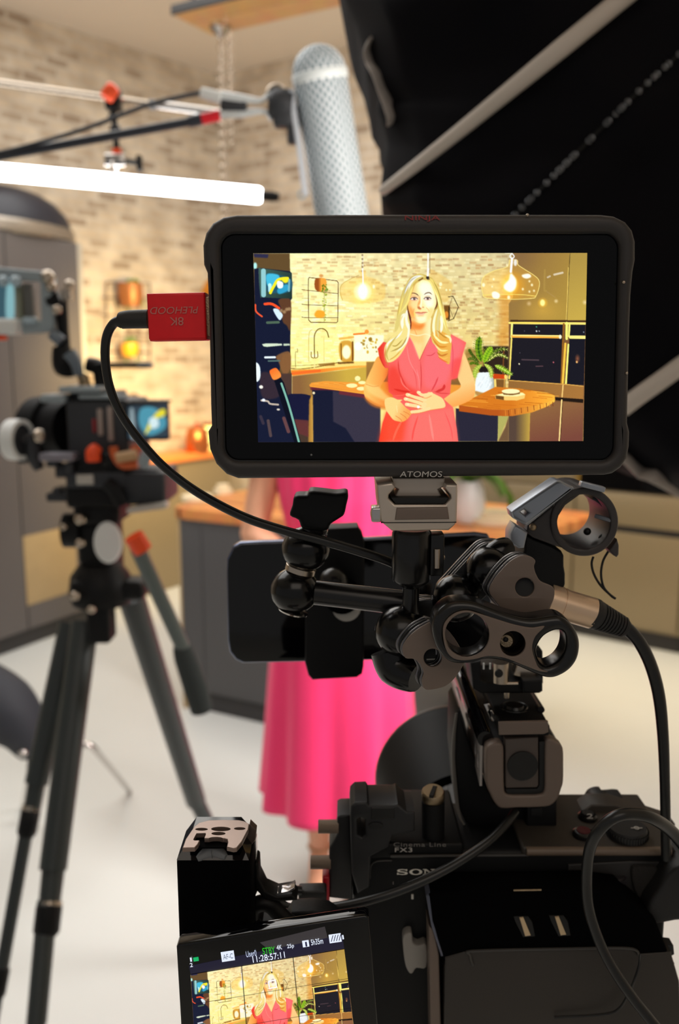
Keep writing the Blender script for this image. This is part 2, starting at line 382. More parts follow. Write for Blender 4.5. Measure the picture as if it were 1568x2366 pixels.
    fill(Lc((90, 225), (130, 210), (460, 260), (488, 290), (488, 545), (470, 572), (150, 560), (110, 540)), (62, 92, 84), 1, .6, ((30, 50, 46), (600, 650), (676, 690)))
    fill(Lc((185, 275), (470, 335), (475, 480), (330, 510), (190, 480)), (34, 84, 106), 1, 1)
    fill(Lc((190, 280), (330, 290), (330, 370), (290, 420), (240, 440), (190, 400)), (70, 186, 220), .95, 1)
    fill(Lc((320, 460), (430, 400), (450, 470), (340, 520)), (50, 160, 200), .95, 1)
    stroke(Lc((148, 240), (150, 530)), 11, (150, 206, 212), .9, 1.4)
    stroke(Lc((225, 410), (228, 480)), 8, (190, 240, 244), .9, 1.4)
    stroke(Lc((460, 350), (455, 480)), 5, (130, 190, 200), .8, 1.2)
    stroke(Lc((232, 505), (270, 430), (330, 345), (440, 330)), 6.5, (236, 226, 40), 1, .8)
    fill(Lc((360, 330), (440, 315), (445, 370), (400, 385)), (240, 226, 40), 1, .8)
    fill(Lc((315, 370), (350, 362), (385, 385), (380, 440), (340, 452), (315, 430)), (236, 250, 250), 1, .7)
    stroke(Lc((50, 650), (60, 730), (130, 790)), 4, (226, 84, 50), 1, .7)
    stroke(Lc((165, 640), (250, 640), (335, 690)), 6, (250, 80, 40), 1, .8)
    fill(Lc((265, 710), (320, 700), (378, 765), (370, 810), (335, 830)), (206, 228, 246), 1, .6)
    for (x, y) in ((360, 720), (400, 735), (430, 705), (460, 700)):
        ell(*Lc((x, y))[0], 4, 4, (170, 140, 100), .8, 1)
    stroke(Lc((195, 865), (330, 860)), 6, (80, 104, 84), .95, 1.2)
    fill(Lc((130, 1125), (180, 1115), (370, 1118), (375, 1140), (190, 1158), (150, 1152)), (206, 222, 196), 1, .6, sm=False)
    fill(Lc((390, 1118), (468, 1120), (468, 1142), (390, 1145)), (190, 206, 180), 1, .6, sm=False)
    stroke(Lc((170, 1285), (285, 1283)), 5, (220, 232, 246), 1, .8)
    stroke(Lc((210, 1328), (340, 1325)), 4, (84, 110, 104), .9, 1)
    fill(Lc((55, 1370), (75, 1352), (105, 1400), (112, 1500), (95, 1560), (60, 1565)), (226, 244, 250), 1, .6)
    ell(*Lc((120, 1642))[0], 4.6, 4, (240, 236, 224))
    stroke(Lc((125, 1805), (200, 1815), (230, 1845), (325, 1855)), 4.4, (190, 176, 160), .95, .9)
    ell(*Lc((150, 1800))[0], 4, 3.4, (230, 236, 250))
    ell(*Lc((328, 1914))[0], 4, 2.4, (214, 206, 190))
    for (x, y0, y1, c) in ((205, 2050, 2230, (96, 76, 74)), (115, 2000, 2080, (64, 54, 66))):
        stroke(Lc((x, y0), (x + 30, y1)), 7, c, .8, 2)
    stroke(Lc((395, 2020), (450, 2180)), 8, (112, 72, 70), .85, 2)
    # chair beside the island
    fill(Lc((440, 1760), (560, 1725), (690, 1740), (715, 1790), (690, 2060), (520, 2030)), (22, 24, 54), 1, .7)
    fill(Lc((520, 2030), (690, 2045), (700, 2250), (560, 2200)), (96, 50, 50), .95, 1, sm=False)
    fill(Lc((700, 1800), (745, 1720), (750, 2310), (690, 2310)), (190, 142, 62), .95, .8, ((120, 82, 40), (720, 920), (700, 920)), sm=False)
    # boom handle with orange cap
    fill(Lc((270, 1540), (340, 1505), (395, 1590), (600, 2310), (520, 2310)), (10, 14, 30), 1, .5, sm=False)
    stroke(Lc((365, 1600), (460, 1880), (580, 2320)), 5, (120, 176, 160), 1, .7)
    fill(Lc((225, 1445), (290, 1412), (330, 1440), (362, 1505), (330, 1540), (270, 1555), (235, 1500)), (255, 104, 36), 1, .6, ((255, 140, 60), (625, 850), (640, 870)))
    ell(*Lc((755, 1715))[0], 3, 3, (250, 226, 180))
    # ================= the presenter
    skin, skin_d, skin_l = (252, 186, 100), (222, 126, 48), (255, 234, 190)
    red, red_d = (236, 98, 92), (222, 60, 44)
    # hair behind
    fill(Wc((760, 72), (650, 130), (560, 300), (500, 520), (485, 680), (520, 780), (360, 940), (310, 1070), (360, 1260), (440, 1250), (520, 1150), (620, 1000), (700, 700), (900, 700), (960, 1000), (1030, 1150), (1160, 1240), (1190, 1000), (1180, 880), (1130, 760), (1090, 560), (1040, 340), (960, 150), (860, 90)), (196, 170, 84), 1, .5)
    # arms
    fill(Wc((245, 1140), (160, 1290), (80, 1470), (55, 1560), (80, 1680), (200, 1770), (340, 1810), (420, 1850), (480, 1700), (300, 1580), (270, 1540), (360, 1380), (360, 1250)), skin, 1, .5, (skin_d, (850, 0), (905, 0)))
    fill(Wc((1340, 1080), (1400, 1200), (1470, 1400), (1495, 1530), (1480, 1660), (1390, 1730), (1230, 1790), (1100, 1800), (1060, 1690), (1200, 1610), (1310, 1530), (1270, 1400), (1300, 1200)), (250, 196, 128), 1, .5, ((255, 160, 80), (1060, 890), (1075, 930)))
    fill(Wc((80, 1500), (200, 1520), (260, 1540), (330, 1620), (440, 1700), (420, 1740), (260, 1680), (120, 1600)), (255, 210, 130), .6, 2.5)
    fill(Wc((70, 1660), (200, 1740), (330, 1800), (340, 1830), (180, 1790), (90, 1720)), (206, 116, 44), .7, 2)
    stroke(Wc((85, 1500), (180, 1530), (250, 1520)), 1.2, (206, 126, 56), .7, .8)
    # dress
    fill(Wc((640, 870), (480, 1000), (310, 950), (235, 1040), (260, 1160), (330, 1290), (375, 1290), (368, 1450), (380, 1600), (430, 1640), (440, 1700), (560, 1700), (350, 1850), (300, 2000), (250, 2245), (1278, 2245), (1260, 2080), (1210, 1800), (1090, 1690), (1170, 1630), (1190, 1440), (1265, 1420), (1340, 1100), (1382, 960), (1180, 850), (1080, 900), (920, 880)), red, 1, .5, (red_d, (900, 0), (880, 0)), sm=False)
    fill(Wc((350, 1850), (300, 2000), (250, 2245), (560, 2245), (600, 2000), (650, 1880)), (255, 70, 40), .75, 5, sm=False)
    fill(Wc((650, 1880), (1210, 1800), (1270, 2245), (640, 2245)), (255, 116, 108), .7, 5, sm=False)
    fill(Wc((375, 1290), (370, 1600), (700, 1690), (760, 1600), (600, 1500), (500, 1300)), (226, 52, 36), .6, 6)
    fill(Wc((640, 900), (500, 1150), (560, 1400), (760, 1560), (790, 1200)), (238, 112, 112), .7, 5)
    fill(Wc((900, 950), (820, 1180), (850, 1540), (1100, 1500), (1200, 1300), (1350, 1000), (1200, 880)), (240, 112, 120), .75, 5)
    fill(Wc((1200, 1200), (1320, 1180), (1265, 1410), (1195, 1430)), (236, 70, 72), .55, 3)
    for (pts, w, c) in ((((500, 1180), (520, 1350), (620, 1560)), 3, (206, 54, 50)), (((610, 980), (650, 1200), (760, 1400)), 2, (250, 140, 136)), (((790, 1190), (800, 1400), (795, 1590)), 2, (196, 50, 54)),
                        (((1020, 1400), (980, 1500), (930, 1590)), 3.4, (206, 56, 62)), (((1100, 1500), (1080, 1560), (980, 1600)), 6, (196, 40, 40)), (((440, 1560), (560, 1590), (660, 1600)), 5, (206, 40, 30)),
                        (((530, 1400), (560, 1500), (660, 1590)), 2.4, (255, 130, 120)), (((1180, 1620), (1050, 1615), (960, 1590)), 2.4, (206, 60, 60)), (((740, 1300), (770, 1450), (775, 1580)), 1.8, (246, 140, 140)),
                        (((430, 1650), (560, 1640), (700, 1600)), 2, (250, 110, 90)), (((760, 1900), (700, 2100), (680, 2240)), 4, (236, 72, 66)), (((900, 1880), (930, 2060), (960, 2240)), 5, (255, 140, 130)),
                        (((560, 1950), (480, 2100), (430, 2240)), 5, (255, 110, 84)), (((1100, 1850), (1180, 2060), (1210, 2240)), 3, (240, 84, 84)), (((1180, 900), (1210, 1100), (1195, 1400)), 2, (214, 70, 84)),
                        (((860, 1125), (930, 1125), (985, 1085)), 1.6, (190, 44, 56)), (((250, 1100), (290, 1210), (330, 1280)), 3, (196, 50, 36)), (((690, 1290), (730, 1420), (740, 1560)), 1.4, (214, 70, 70))):
        stroke(Wc(*pts), w, c, .75, 1.2, taper=True)
    # neck and chest
    fill(Wc((670, 650), (660, 800), (640, 870), (700, 980), (775, 1178), (800, 1130), (920, 900), (930, 800), (930, 640), (800, 600)), (246, 196, 122), 1, .6, ((255, 226, 170), (975, 0), (990, 0)))
    fill(Wc((665, 680), (760, 720), (850, 715), (800, 790), (700, 790), (660, 800)), (226, 122, 46), .85, 3)
    stroke(Wc((700, 760), (740, 860)), 2, (226, 150, 80), .7, 1.2)
    stroke(Wc((660, 850), (760, 870), (860, 850), (920, 880)), 2.4, (255, 236, 190), .7, 1.6)
    fill(Wc((700, 950), (770, 980), (820, 960), (780, 1150)), (255, 216, 150), .7, 3)
    stroke(Wc((640, 868), (700, 985), (776, 1180)), 1.6, (250, 150, 140), .9, .5)
    stroke(Wc((925, 880), (850, 1030), (780, 1190)), 1.6, (196, 60, 60), .8, .5)
    # face
    face = Fc((520, 370), (640, 320), (800, 340), (930, 420), (1010, 640), (1060, 850), (1060, 1000), (1000, 1150), (950, 1280), (860, 1420), (740, 1500), (620, 1530), (500, 1490), (400, 1400), (320, 1250), (280, 1050), (300, 800), (380, 560))
    fill(face, (255, 226, 160), 1, .4, ((250, 186, 110), (965, 0), (948, 0)))
    fill(Fc((640, 380), (880, 420), (960, 620), (1000, 860), (960, 1080), (840, 1130), (740, 1000), (660, 760), (560, 560)), (255, 250, 222), .9, 4)
    fill(Fc((480, 1330), (620, 1360), (780, 1330), (760, 1450), (620, 1490), (500, 1440)), (255, 240, 210), .75, 3)
    fill(Fc((380, 900), (500, 910), (540, 1000), (440, 1120), (340, 1080)), (255, 216, 150), .8, 3)
    fill(Fc((290, 1050), (400, 1150), (470, 1400), (560, 1500), (430, 1420), (330, 1260)), (236, 146, 66), .8, 3)
    fill(Fc((860, 1100), (960, 1130), (920, 1300), (800, 1460), (800, 1380), (870, 1250)), (250, 204, 120), .7, 3)
    fill(Fc((565, 790), (600, 800), (610, 950), (560, 1050), (530, 1100), (540, 980), (580, 880)), (226, 146, 74), .8, 1.2)
    fill(Fc((330, 760), (560, 740), (590, 850), (480, 930), (340, 890)), (246, 196, 146), .7, 2.5)
    fill(Fc((700, 770), (940, 770), (930, 900), (740, 900)), (250, 220, 190), .55, 2.5)
    fill(Fc((530, 1080), (580, 1060), (640, 1120), (610, 1150), (550, 1130)), (176, 84, 40), .8, .9)
    ell(*Fc((690, 1085))[0], 2.0, 1.4, (196, 110, 76), .8, .7)
    stroke(Fc((640, 780), (640, 950), (620, 1080)), 3, (255, 246, 214), .8, 1.6)
    stroke(Fc((780, 1100), (840, 1160), (850, 1200)), 1.4, (236, 170, 100), .8, 1)
    stroke(Fc((440, 1130), (410, 1230), (450, 1340)), 1.6, (226, 150, 70), .7, 1.2)
    stroke(Fc((445, 1240), (450, 1340)), 2.6, (255, 216, 110), .8, 1.2)
    # brows, eyes, mouth
    stroke(Fc((340, 710), (420, 690), (510, 720), (570, 780)), 2.5, (126, 92, 66), .95, .6, taper=True)
    stroke(Fc((710, 740), (780, 690), (870, 680), (940, 740)), 2.5, (126, 96, 72), .95, .6, taper=True)
    for (cx, cy, w) in ((440, 845, 1), (815, 838, 1)):
        fill(Fc((cx - 105, cy + 10), (cx - 30, cy - 32), (cx + 50, cy - 25), (cx + 95, cy + 15), (cx + 30, cy + 40), (cx - 50, cy + 38)), (246, 226, 216), 1, .4)
        ell(*Fc((cx + 4, cy + 2))[0], 3.0, 3.2, (94, 66, 60), 1, .4)
        ell(*Fc((cx + 4, cy + 2))[0], 1.5, 1.7, (40, 24, 28), 1, .3)
        ell(*Fc((cx + 12, cy - 10))[0], .8, .8, (255, 255, 255), 1, .3)
        stroke(Fc((cx - 105, cy + 12), (cx - 50, cy - 28), (cx + 30, cy - 34), (cx + 92, cy + 5)), 1.8, (92, 58, 50), .95, .5)
        stroke(Fc((cx - 90, cy + 35), (cx, cy + 48), (cx + 80, cy + 32)), 1.2, (196, 134, 110), .8, .7)
        stroke(Fc((cx - 90, cy - 40), (cx, cy - 75), (cx + 80, cy - 45)), 1.0, (214, 160, 120), .8, .8)
    stroke(Fc((905, 835), (860, 815)), 1.6, (92, 58, 50), .9, .5)
    fill(Fc((460, 1235), (560, 1210), (630, 1222), (700, 1210), (800, 1225), (700, 1250), (560, 1252)), (222, 134, 104), 1, .5)
    fill(Fc((500, 1250), (620, 1258), (740, 1245), (690, 1300), (600, 1312), (530, 1290)), (250, 184, 150), 1, .6)
    stroke(Fc((470, 1238), (560, 1244), (640, 1248), (800, 1226)), 1.1, (166, 84, 60), .9, .4)
    stroke(Fc((540, 1330), (700, 1325)), 1.6, (236, 176, 110), .6, 1)
    # dark gap between hair and jaw
    fill(Fc((250, 1020), (280, 1160), (350, 1400), (360, 1600), (330, 1690), (290, 1400), (245, 1120)), (84, 20, 22), .95, .6)
    fill(Fc((1010, 660), (1060, 800), (1095, 940), (1080, 1060), (1000, 1160), (1050, 1020), (1060, 900)), (90, 40, 20), .9, .6)
    # hair in front
    hl, hm, hd = (250, 244, 206), (226, 200, 110), (150, 124, 66)
    fill(Fc((640, 170), (480, 190), (330, 310), (200, 480), (120, 720), (60, 920), (20, 1180), (-80, 1500), (-90, 1750), (120, 1760), (280, 1780), (330, 1560), (290, 1350), (240, 1100), (290, 860), (360, 620), (440, 450), (560, 350), (700, 280), (760, 250)), (214, 196, 116), 1, .4)
    fill(Fc((760, 330), (900, 370), (980, 560), (1040, 740), (1100, 940), (1100, 1100), (980, 1250), (920, 1420), (890, 1700), (920, 1950), (1000, 2120), (1300, 2200), (1440, 2050), (1450, 1800), (1330, 1560), (1230, 1000), (1120, 560), (1000, 340), (880, 270), (780, 280)), (220, 196, 110), 1, .4)
    fill(Wc((560, 600), (640, 700), (650, 850), (610, 980), (520, 1130), (420, 1210), (340, 1200), (320, 1060), (360, 950), (500, 780)), (232, 214, 136), 1, .6)
    fill(Wc((920, 860), (1000, 980), (1020, 1120), (1080, 1180), (1160, 1240), (1180, 1100), (1190, 950), (1130, 850), (1000, 800)), (226, 170, 76), 1, .6)
    for (pts, w, c, a) in (
            (((640, 190), (420, 270), (280, 450), (170, 720)), 5, (226, 228, 226), .9), (((700, 210), (500, 260), (340, 440), (260, 640)), 3, (250, 250, 236), .9), (((560, 220), (360, 330), (220, 520), (130, 800)), 2, (150, 140, 110), .7),
            (((720, 250), (600, 330), (460, 420), (380, 600), (300, 830), (150, 1150)), 5, (200, 166, 80), .8), (((420, 480), (340, 680), (240, 980), (60, 1230)), 4, (255, 226, 130), .85), (((300, 500), (200, 760), (90, 1050), (20, 1260)), 4, (206, 180, 100), .8),
            (((140, 800), (70, 1060), (10, 1300)), 3, (250, 220, 110), .8), (((180, 1250), (100, 1420), (110, 1700)), 8, (250, 250, 222), .9), (((240, 1150), (220, 1400), (270, 1700)), 6, (242, 238, 226), .85),
            (((130, 1300), (40, 1500), (90, 1760)), 4, (220, 196, 120), .7), (((690, 260), (640, 300), (540, 350)), 3.6, (120, 84, 40), .9), (((770, 320), (880, 370), (960, 520), (1040, 760)), 4, (244, 220, 130), .9),
            (((880, 290), (1020, 430), (1120, 700), (1200, 1000), (1290, 1350), (1370, 1700)), 5, (244, 222, 120), .85), (((960, 330), (1080, 560), (1180, 860), (1250, 1200)), 3, (150, 124, 60), .7),
            (((1000, 560), (1080, 780), (1150, 1050), (1240, 1400), (1340, 1740)), 4, (255, 240, 160), .9), (((1090, 1120), (1010, 1350), (980, 1650), (1030, 1950)), 6, (246, 244, 206), .85), (((1050, 1160), (950, 1400), (920, 1700), (960, 1980)), 3, (200, 160, 80), .8),
            (((1150, 1200), (1110, 1450), (1090, 1700), (1130, 1950)), 5, (214, 200, 140), .8), (((1180, 1300), (1210, 1560), (1180, 1800)), 6, (252, 250, 220), .9), (((800, 290), (860, 300)), 5, (120, 100, 60), .8)):
        stroke(Fc(*pts), w, c, a, 1.0, taper=True)
    for (pts, w, c, a) in (
            (((600, 650), (640, 780), (600, 960), (470, 1090)), 5, (250, 246, 214), .9), (((560, 800), (500, 880), (380, 960), (340, 1060)), 4, (236, 238, 226), .9), (((620, 880), (540, 1010), (400, 1080)), 3, (150, 120, 50), .7),
            (((500, 860), (420, 960), (350, 1100), (380, 1200)), 4, (190, 166, 80), .8), (((600, 980), (520, 1100), (420, 1190)), 4, (240, 210, 120), .9), (((560, 920), (480, 1000), (420, 1000)), 2.4, (160, 130, 50), .8),
            (((540, 1060), (460, 1140), (380, 1190)), 2.4, (206, 150, 60), .8), (((350, 1000), (330, 1130), (360, 1230), (390, 1260)), 3, (206, 120, 60), .8),
            (((950, 850), (1050, 950), (1160, 960)), 5, (255, 240, 170), .9), (((940, 900), (1030, 1010), (1140, 1010)), 4, (206, 130, 40), .85), (((1100, 860), (1170, 900), (1180, 970)), 5, (255, 236, 180), .9),
            (((970, 980), (1050, 1060), (1150, 1060)), 4, (255, 230, 150), .85), (((1000, 1080), (1060, 1130), (1150, 1100)), 4, (190, 110, 40), .8), (((1020, 1130), (1080, 1170), (1150, 1150)), 4, (240, 180, 90), .85),
            (((1010, 1140), (1080, 1190), (1150, 1220)), 3, (226, 110, 50), .8), (((1000, 800), (1090, 880), (1140, 900)), 3, (170, 120, 40), .7)):
        stroke(Wc(*pts), w, c, a, 1.0, taper=True)
    ell(*Fc((815, 260))[0], 3.6, 3.8, (52, 40, 34), 1, .7)
    stroke(Fc((830, 20), (815, 200)), 4.4, (255, 255, 250), 1, .8)
    # hands
    fill(Wc((330, 1700), (420, 1670), (520, 1720), (600, 1800), (680, 1860), (660, 1900), (620, 1950), (560, 1985), (500, 1980), (440, 1960), (390, 1900), (340, 1820)), (255, 204, 130), 1, .5, ((240, 160, 84), (905, 965), (930, 975)))
    for pts in (((530, 1880), (590, 1920), (610, 1950)), ((570, 1850), (630, 1880), (650, 1900)), ((470, 1910), (530, 1950), (550, 1980))):
        stroke(Wc(*pts), 1.3, (206, 116, 56), .85, .7)
    stroke(Wc((480, 1780), (490, 1860)), 1.4, (255, 234, 180), .6, 1.4)
    fill(Wc((900, 1600), (1000, 1640), (1080, 1690), (1110, 1790), (1000, 1820), (880, 1830), (780, 1780), (760, 1720), (860, 1640)), (255, 206, 140), 1, .5)
    for (pts, w) in ((((760, 1605), (820, 1640), (930, 1620)), 7), (((620, 1635), (720, 1670), (850, 1700)), 8), (((595, 1690), (700, 1720), (850, 1760)), 8), (((610, 1760), (700, 1775), (840, 1795)), 8), (((680, 1858), (760, 1850), (900, 1815)), 7.5)):
        stroke(Wc(*pts), w, (255, 210, 150), 1, .7)
    for pts in (((640, 1660), (740, 1700), (820, 1730)), ((610, 1715), (720, 1750), (800, 1780)), ((620, 1790), (700, 1812), (790, 1820)), ((790, 1660), (860, 1680), (930, 1650)), ((690, 1880), (800, 1868), (920, 1835), (1090, 1810))):
        stroke(Wc(*pts), 1.4, (222, 128, 70), .85, .8)
    for p in ((775, 1600), (640, 1632), (610, 1688), (630, 1760)):
        ell(*Wc(p)[0], 3, 1.9, (255, 226, 196), .9, .5)
    ell(*Wc((762, 1793))[0], 3.2, 3.4, (255, 250, 240), 1, .5)
    # the screen's own contrast
    CV[:] = np.clip(((CV / 255. - .5) * 1.10 + .535) * 255., 0, 255)
    # overall: a little display noise
    CV[:] = np.clip(CV + (RNG.rand(*CV.shape[:2], 1).astype(np.float32) - .5) * 5, 0, 255)

paint_picture()

def srgb_lin(c):
    c = np.asarray(c, np.float32) / 255.
    return np.where(c <= .04045, c / 12.92, ((c + .055) / 1.055) ** 2.4)

def sample_picture(x, y):
    """picture colour (sRGB 0-255) at picture-pixel positions"""
    fx = np.clip((np.asarray(x) - PX0) * SS - .5, 0, PW * SS - 1.001); fy = np.clip((np.asarray(y) - PY0) * SS - .5, 0, PH * SS - 1.001)
    ix, iy = fx.astype(int), fy.astype(int)
    tx, ty = (fx - ix)[..., None], (fy - iy)[..., None]
    return (CV[iy, ix] * (1 - tx) + CV[iy, ix + 1] * tx) * (1 - ty) + (CV[iy + 1, ix] * (1 - tx) + CV[iy + 1, ix + 1] * tx) * ty
COL = SC.collection
PI = math.pi
# ------------------------------------------------------------------ camera geometry (all in metres, z up, looking along +y)
FPX, THETA, EYE = 2000.0, math.radians(10), 1.58
_s, _c = math.sin(THETA), math.cos(THETA)

def ray(px, py):
    u = (px - 784) / FPX; v = (1183 - py) / FPX
    return Vector((u, v * _s + _c, v * _c - _s))

def at(px, py, Y):                                  # point of a sight line at distance Y in front of the eye
    d = ray(px, py)
    return d * (Y / d.y) + Vector((0, 0, EYE))

def on(px, py, z):                                  # point of a sight line on the level z
    d = ray(px, py)
    return d * ((z - EYE) / d.z) + Vector((0, 0, EYE))

# ------------------------------------------------------------------ materials
MATS = {}

def material(name, col, rough=.5, metal=0., spec=.5, emit=None, strength=1., bump=0., bscale=60., vary=0., trans=0., coat=0., sheen=0., alpha=1.):
    if name in MATS:
        return MATS[name]
    m = bpy.data.materials.new(name); m.use_nodes = True
    nt = m.node_tree; b = nt.nodes['Principled BSDF']
    lin = tuple(float(x) for x in srgb_lin(col)) + (1,)
    b.inputs['Base Color'].default_value = lin
    b.inputs['Roughness'].default_value = rough
    b.inputs['Metallic'].default_value = metal
    b.inputs['Specular IOR Level'].default_value = spec
    b.inputs['Transmission Weight'].default_value = trans
    b.inputs['Coat Weight'].default_value = coat
    b.inputs['Sheen Weight'].default_value = sheen
    b.inputs['Alpha'].default_value = alpha
    if emit is not None:
        b.inputs['Emission Color'].default_value = tuple(float(x) for x in srgb_lin(emit)) + (1,)
        b.inputs['Emission Strength'].default_value = strength
    if bump or vary:
        tc = nt.nodes.new('ShaderNodeTexCoord')
        nz = nt.nodes.new('ShaderNodeTexNoise'); nz.inputs['Scale'].default_value = bscale; nz.inputs['Detail'].default_value = 3
        nt.links.new(tc.outputs['Object'], nz.inputs['Vector'])
        if bump:
            bp = nt.nodes.new('ShaderNodeBump'); bp.inputs['Strength'].default_value = bump; bp.inputs['Distance'].default_value = .002
            nt.links.new(nz.outputs['Fac'], bp.inputs['Height']); nt.links.new(bp.outputs['Normal'], b.inputs['Normal'])
        if vary:
            mx = nt.nodes.new('ShaderNodeMix'); mx.data_type = 'RGBA'
            mx.inputs[6].default_value = tuple(x * (1 - vary) for x in lin[:3]) + (1,)
            mx.inputs[7].default_value = tuple(min(1, x * (1 + vary)) for x in lin[:3]) + (1,)
            nt.links.new(nz.outputs['Fac'], mx.inputs[0]); nt.links.new(mx.outputs[2], b.inputs['Base Color'])
    MATS[name] = m
    return m

# ------------------------------------------------------------------ geometry: every function gives (vertices, faces)
def g_box(c, s, rot=None, bevel=0.):
    bm = bmesh.new(); bmesh.ops.create_cube(bm, size=1)
    bmesh.ops.scale(bm, vec=Vector(s), verts=bm.verts)
    if bevel:
        bmesh.ops.bevel(bm, geom=bm.edges[:], offset=bevel, segments=3, profile=.5, affect='EDGES')
    R = rot if rot is not None else Matrix.Identity(3)
    vs = [R @ v.co + Vector(c) for v in bm.verts]
    bm.verts.index_update()
    fs = [[v.index for v in f.verts] for f in bm.faces]
    bm.free()
    return vs, fs

def catmull(pts, n=8):
    p = [Vector(x) for x in pts]; out = []
    for i in range(len(p) - 1):
        a, b, c, d = p[max(i - 1, 0)], p[i], p[i + 1], p[min(i + 2, len(p) - 1)]
        for k in range(n):
            t = k / n
            out.append(.5 * ((2 * b) + (c - a) * t + (2 * a - 5 * b + 4 * c - d) * t * t + (3 * b - a - 3 * c + d) * t ** 3))
    out.append(p[-1])
    return out

def g_tube(pts, r, seg=12, n=8, cap=True, flat=1.):
    p = catmull(pts, n) if n > 1 else [Vector(x) for x in pts]
    rs = r if isinstance(r, (list, tuple)) else [r, r]
    N = len(p); vs, fs = [], []
    t0 = (p[1] - p[0]).normalized()
    nrm = t0.orthogonal().normalized()
    for i in range(N):
        t = (p[min(i + 1, N - 1)] - p[max(i - 1, 0)]).normalized()
        nrm = (nrm - t * nrm.dot(t)).normalized()
        b = t.cross(nrm)
        f = i / (N - 1) * (len(rs) - 1); k = min(int(f), len(rs) - 2)
        rr = rs[k] * (1 - (f - k)) + rs[k + 1] * (f - k)
        for j in range(seg):
            a = 2 * PI * j / seg
            vs.append(p[i] + nrm * math.cos(a) * rr + b * math.sin(a) * rr * flat)
    for i in range(N - 1):
        for j in range(seg):
            fs.append([i * seg + j, i * seg + (j + 1) % seg, (i + 1) * seg + (j + 1) % seg, (i + 1) * seg + j])
    if cap:
        fs.append(list(range(seg))[::-1]); fs.append(list(range((N - 1) * seg, N * seg)))
    return vs, fs

def g_rod(a, b, r, seg=20, r2=None):
    return g_tube([a, b], [r, r if r2 is None else r2], seg, 1)

def frame(axis):
    z = Vector(axis).normalized()
    x = z.orthogonal().normalized()
    return Matrix((x, z.cross(x), z)).transposed()

def g_lathe(profile, origin, axis=(0, 0, 1), seg=32, close=False):
    """profile of (radius, height) pairs turned about the axis"""
    R = frame(axis); vs, fs = [], []
    for (r, h) in profile:
        for j in range(seg):
            a = 2 * PI * j / seg
            vs.append(R @ Vector((r * math.cos(a), r * math.sin(a), h)) + Vector(origin))
    n = len(profile)
    for i in range(n - 1 + (1 if close else 0)):
        i2 = (i + 1) % n
        for j in range(seg):
            fs.append([i * seg + j, i * seg + (j + 1) % seg, i2 * seg + (j + 1) % seg, i2 * seg + j])
    if not close:
        if profile[0][0] > 1e-6: fs.append(list(range(seg))[::-1])
        if profile[-1][0] > 1e-6: fs.append(list(range((n - 1) * seg, n * seg)))
    return vs, fs

def g_ball(c, r, scale=(1, 1, 1), seg=24, rings=14, rot=None):
    R = rot if rot is not None else Matrix.Identity(3)
    vs, fs = [], []
    for i in range(rings + 1):
        th = PI * i / rings
        for j in range(seg):
            a = 2 * PI * j / seg
            vs.append(R @ Vector((r * scale[0] * math.sin(th) * math.cos(a), r * scale[1] * math.sin(th) * math.sin(a), r * scale[2] * math.cos(th))) + Vector(c))
    for i in range(rings):
        for j in range(seg):
            fs.append([i * seg + j, (i + 1) * seg + j, (i + 1) * seg + (j + 1) % seg, i * seg + (j + 1) % seg])
    return vs, fs

def g_ring(c, R_, r, axis=(0, 0, 1), seg=32, s2=10, sy=1.):
    F = frame(axis); vs, fs = [], []
    for i in range(seg):
        a = 2 * PI * i / seg
        for j in range(s2):
            b = 2 * PI * j / s2
            vs.append(F @ Vector(((R_ + r * math.cos(b)) * math.cos(a), (R_ + r * math.cos(b)) * math.sin(a) * sy, r * math.sin(b))) + Vector(c))
    for i in range(seg):
        for j in range(s2):
            fs.append([i * s2 + j, ((i + 1) % seg) * s2 + j, ((i + 1) % seg) * s2 + (j + 1) % s2, i * s2 + (j + 1) % s2])
    return vs, fs

def circle(x, y, r, n=28, ry=None, a0=0.):
    return [(x + r * math.cos(a0 + 2 * PI * k / n), y + (ry or r) * math.sin(a0 + 2 * PI * k / n)) for k in range(n)]

def round_poly(pts, n=5):
    return [tuple(q) for q in smooth(pts, n)]

def flat_plate(outer, holes, thick, bevel, res=2):
    """a 2D outline (metres) with holes, extruded to a solid with bevelled edges, centred on z = 0"""
    cu = bpy.data.curves.new('outline', 'CURVE'); cu.dimensions = '2D'; cu.fill_mode = 'BOTH'
    cu.extrude = max(thick / 2 - bevel, 1e-5); cu.bevel_depth = bevel; cu.bevel_resolution = res; cu.offset = -bevel
    for ring in [outer] + list(holes):
        area = sum(a[0] * b[1] - b[0] * a[1] for a, b in zip(ring, ring[1:] + ring[:1]))
        ring = list(ring)
        if (area < 0) != (ring is not None and False):
            ring = ring[::-1]
        sp = cu.splines.new('POLY'); sp.points.add(len(ring) - 1); sp.use_cyclic_u = True
        for p, q in zip(sp.points, ring):
            p.co = (q[0], q[1], 0, 1)
    ob = bpy.data.objects.new('outline', cu); COL.objects.link(ob)
    dg = bpy.context.evaluated_depsgraph_get()
    me = ob.evaluated_get(dg).to_mesh()
    vs = [v.co.copy() for v in me.vertices]; fs = [list(p.vertices) for p in me.polygons]
    ob.evaluated_get(dg).to_mesh_clear()
    bpy.data.objects.remove(ob); bpy.data.curves.remove(cu)
    return vs, fs

def plate(px, Y, thick, holes=(), bevel=.0004, res=2):
    """upright plate: an outline seen at distance Y, its front face there, going back by thick"""
    P = lambda ring: [(v.x, v.z) for v in (at(x, y, Y) for x, y in ring)]
    vs, fs = flat_plate(P(px), [P(h) for h in holes], thick, bevel, res)
    return [Vector((v.x, Y + thick / 2 - v.z, v.y)) for v in vs], fs

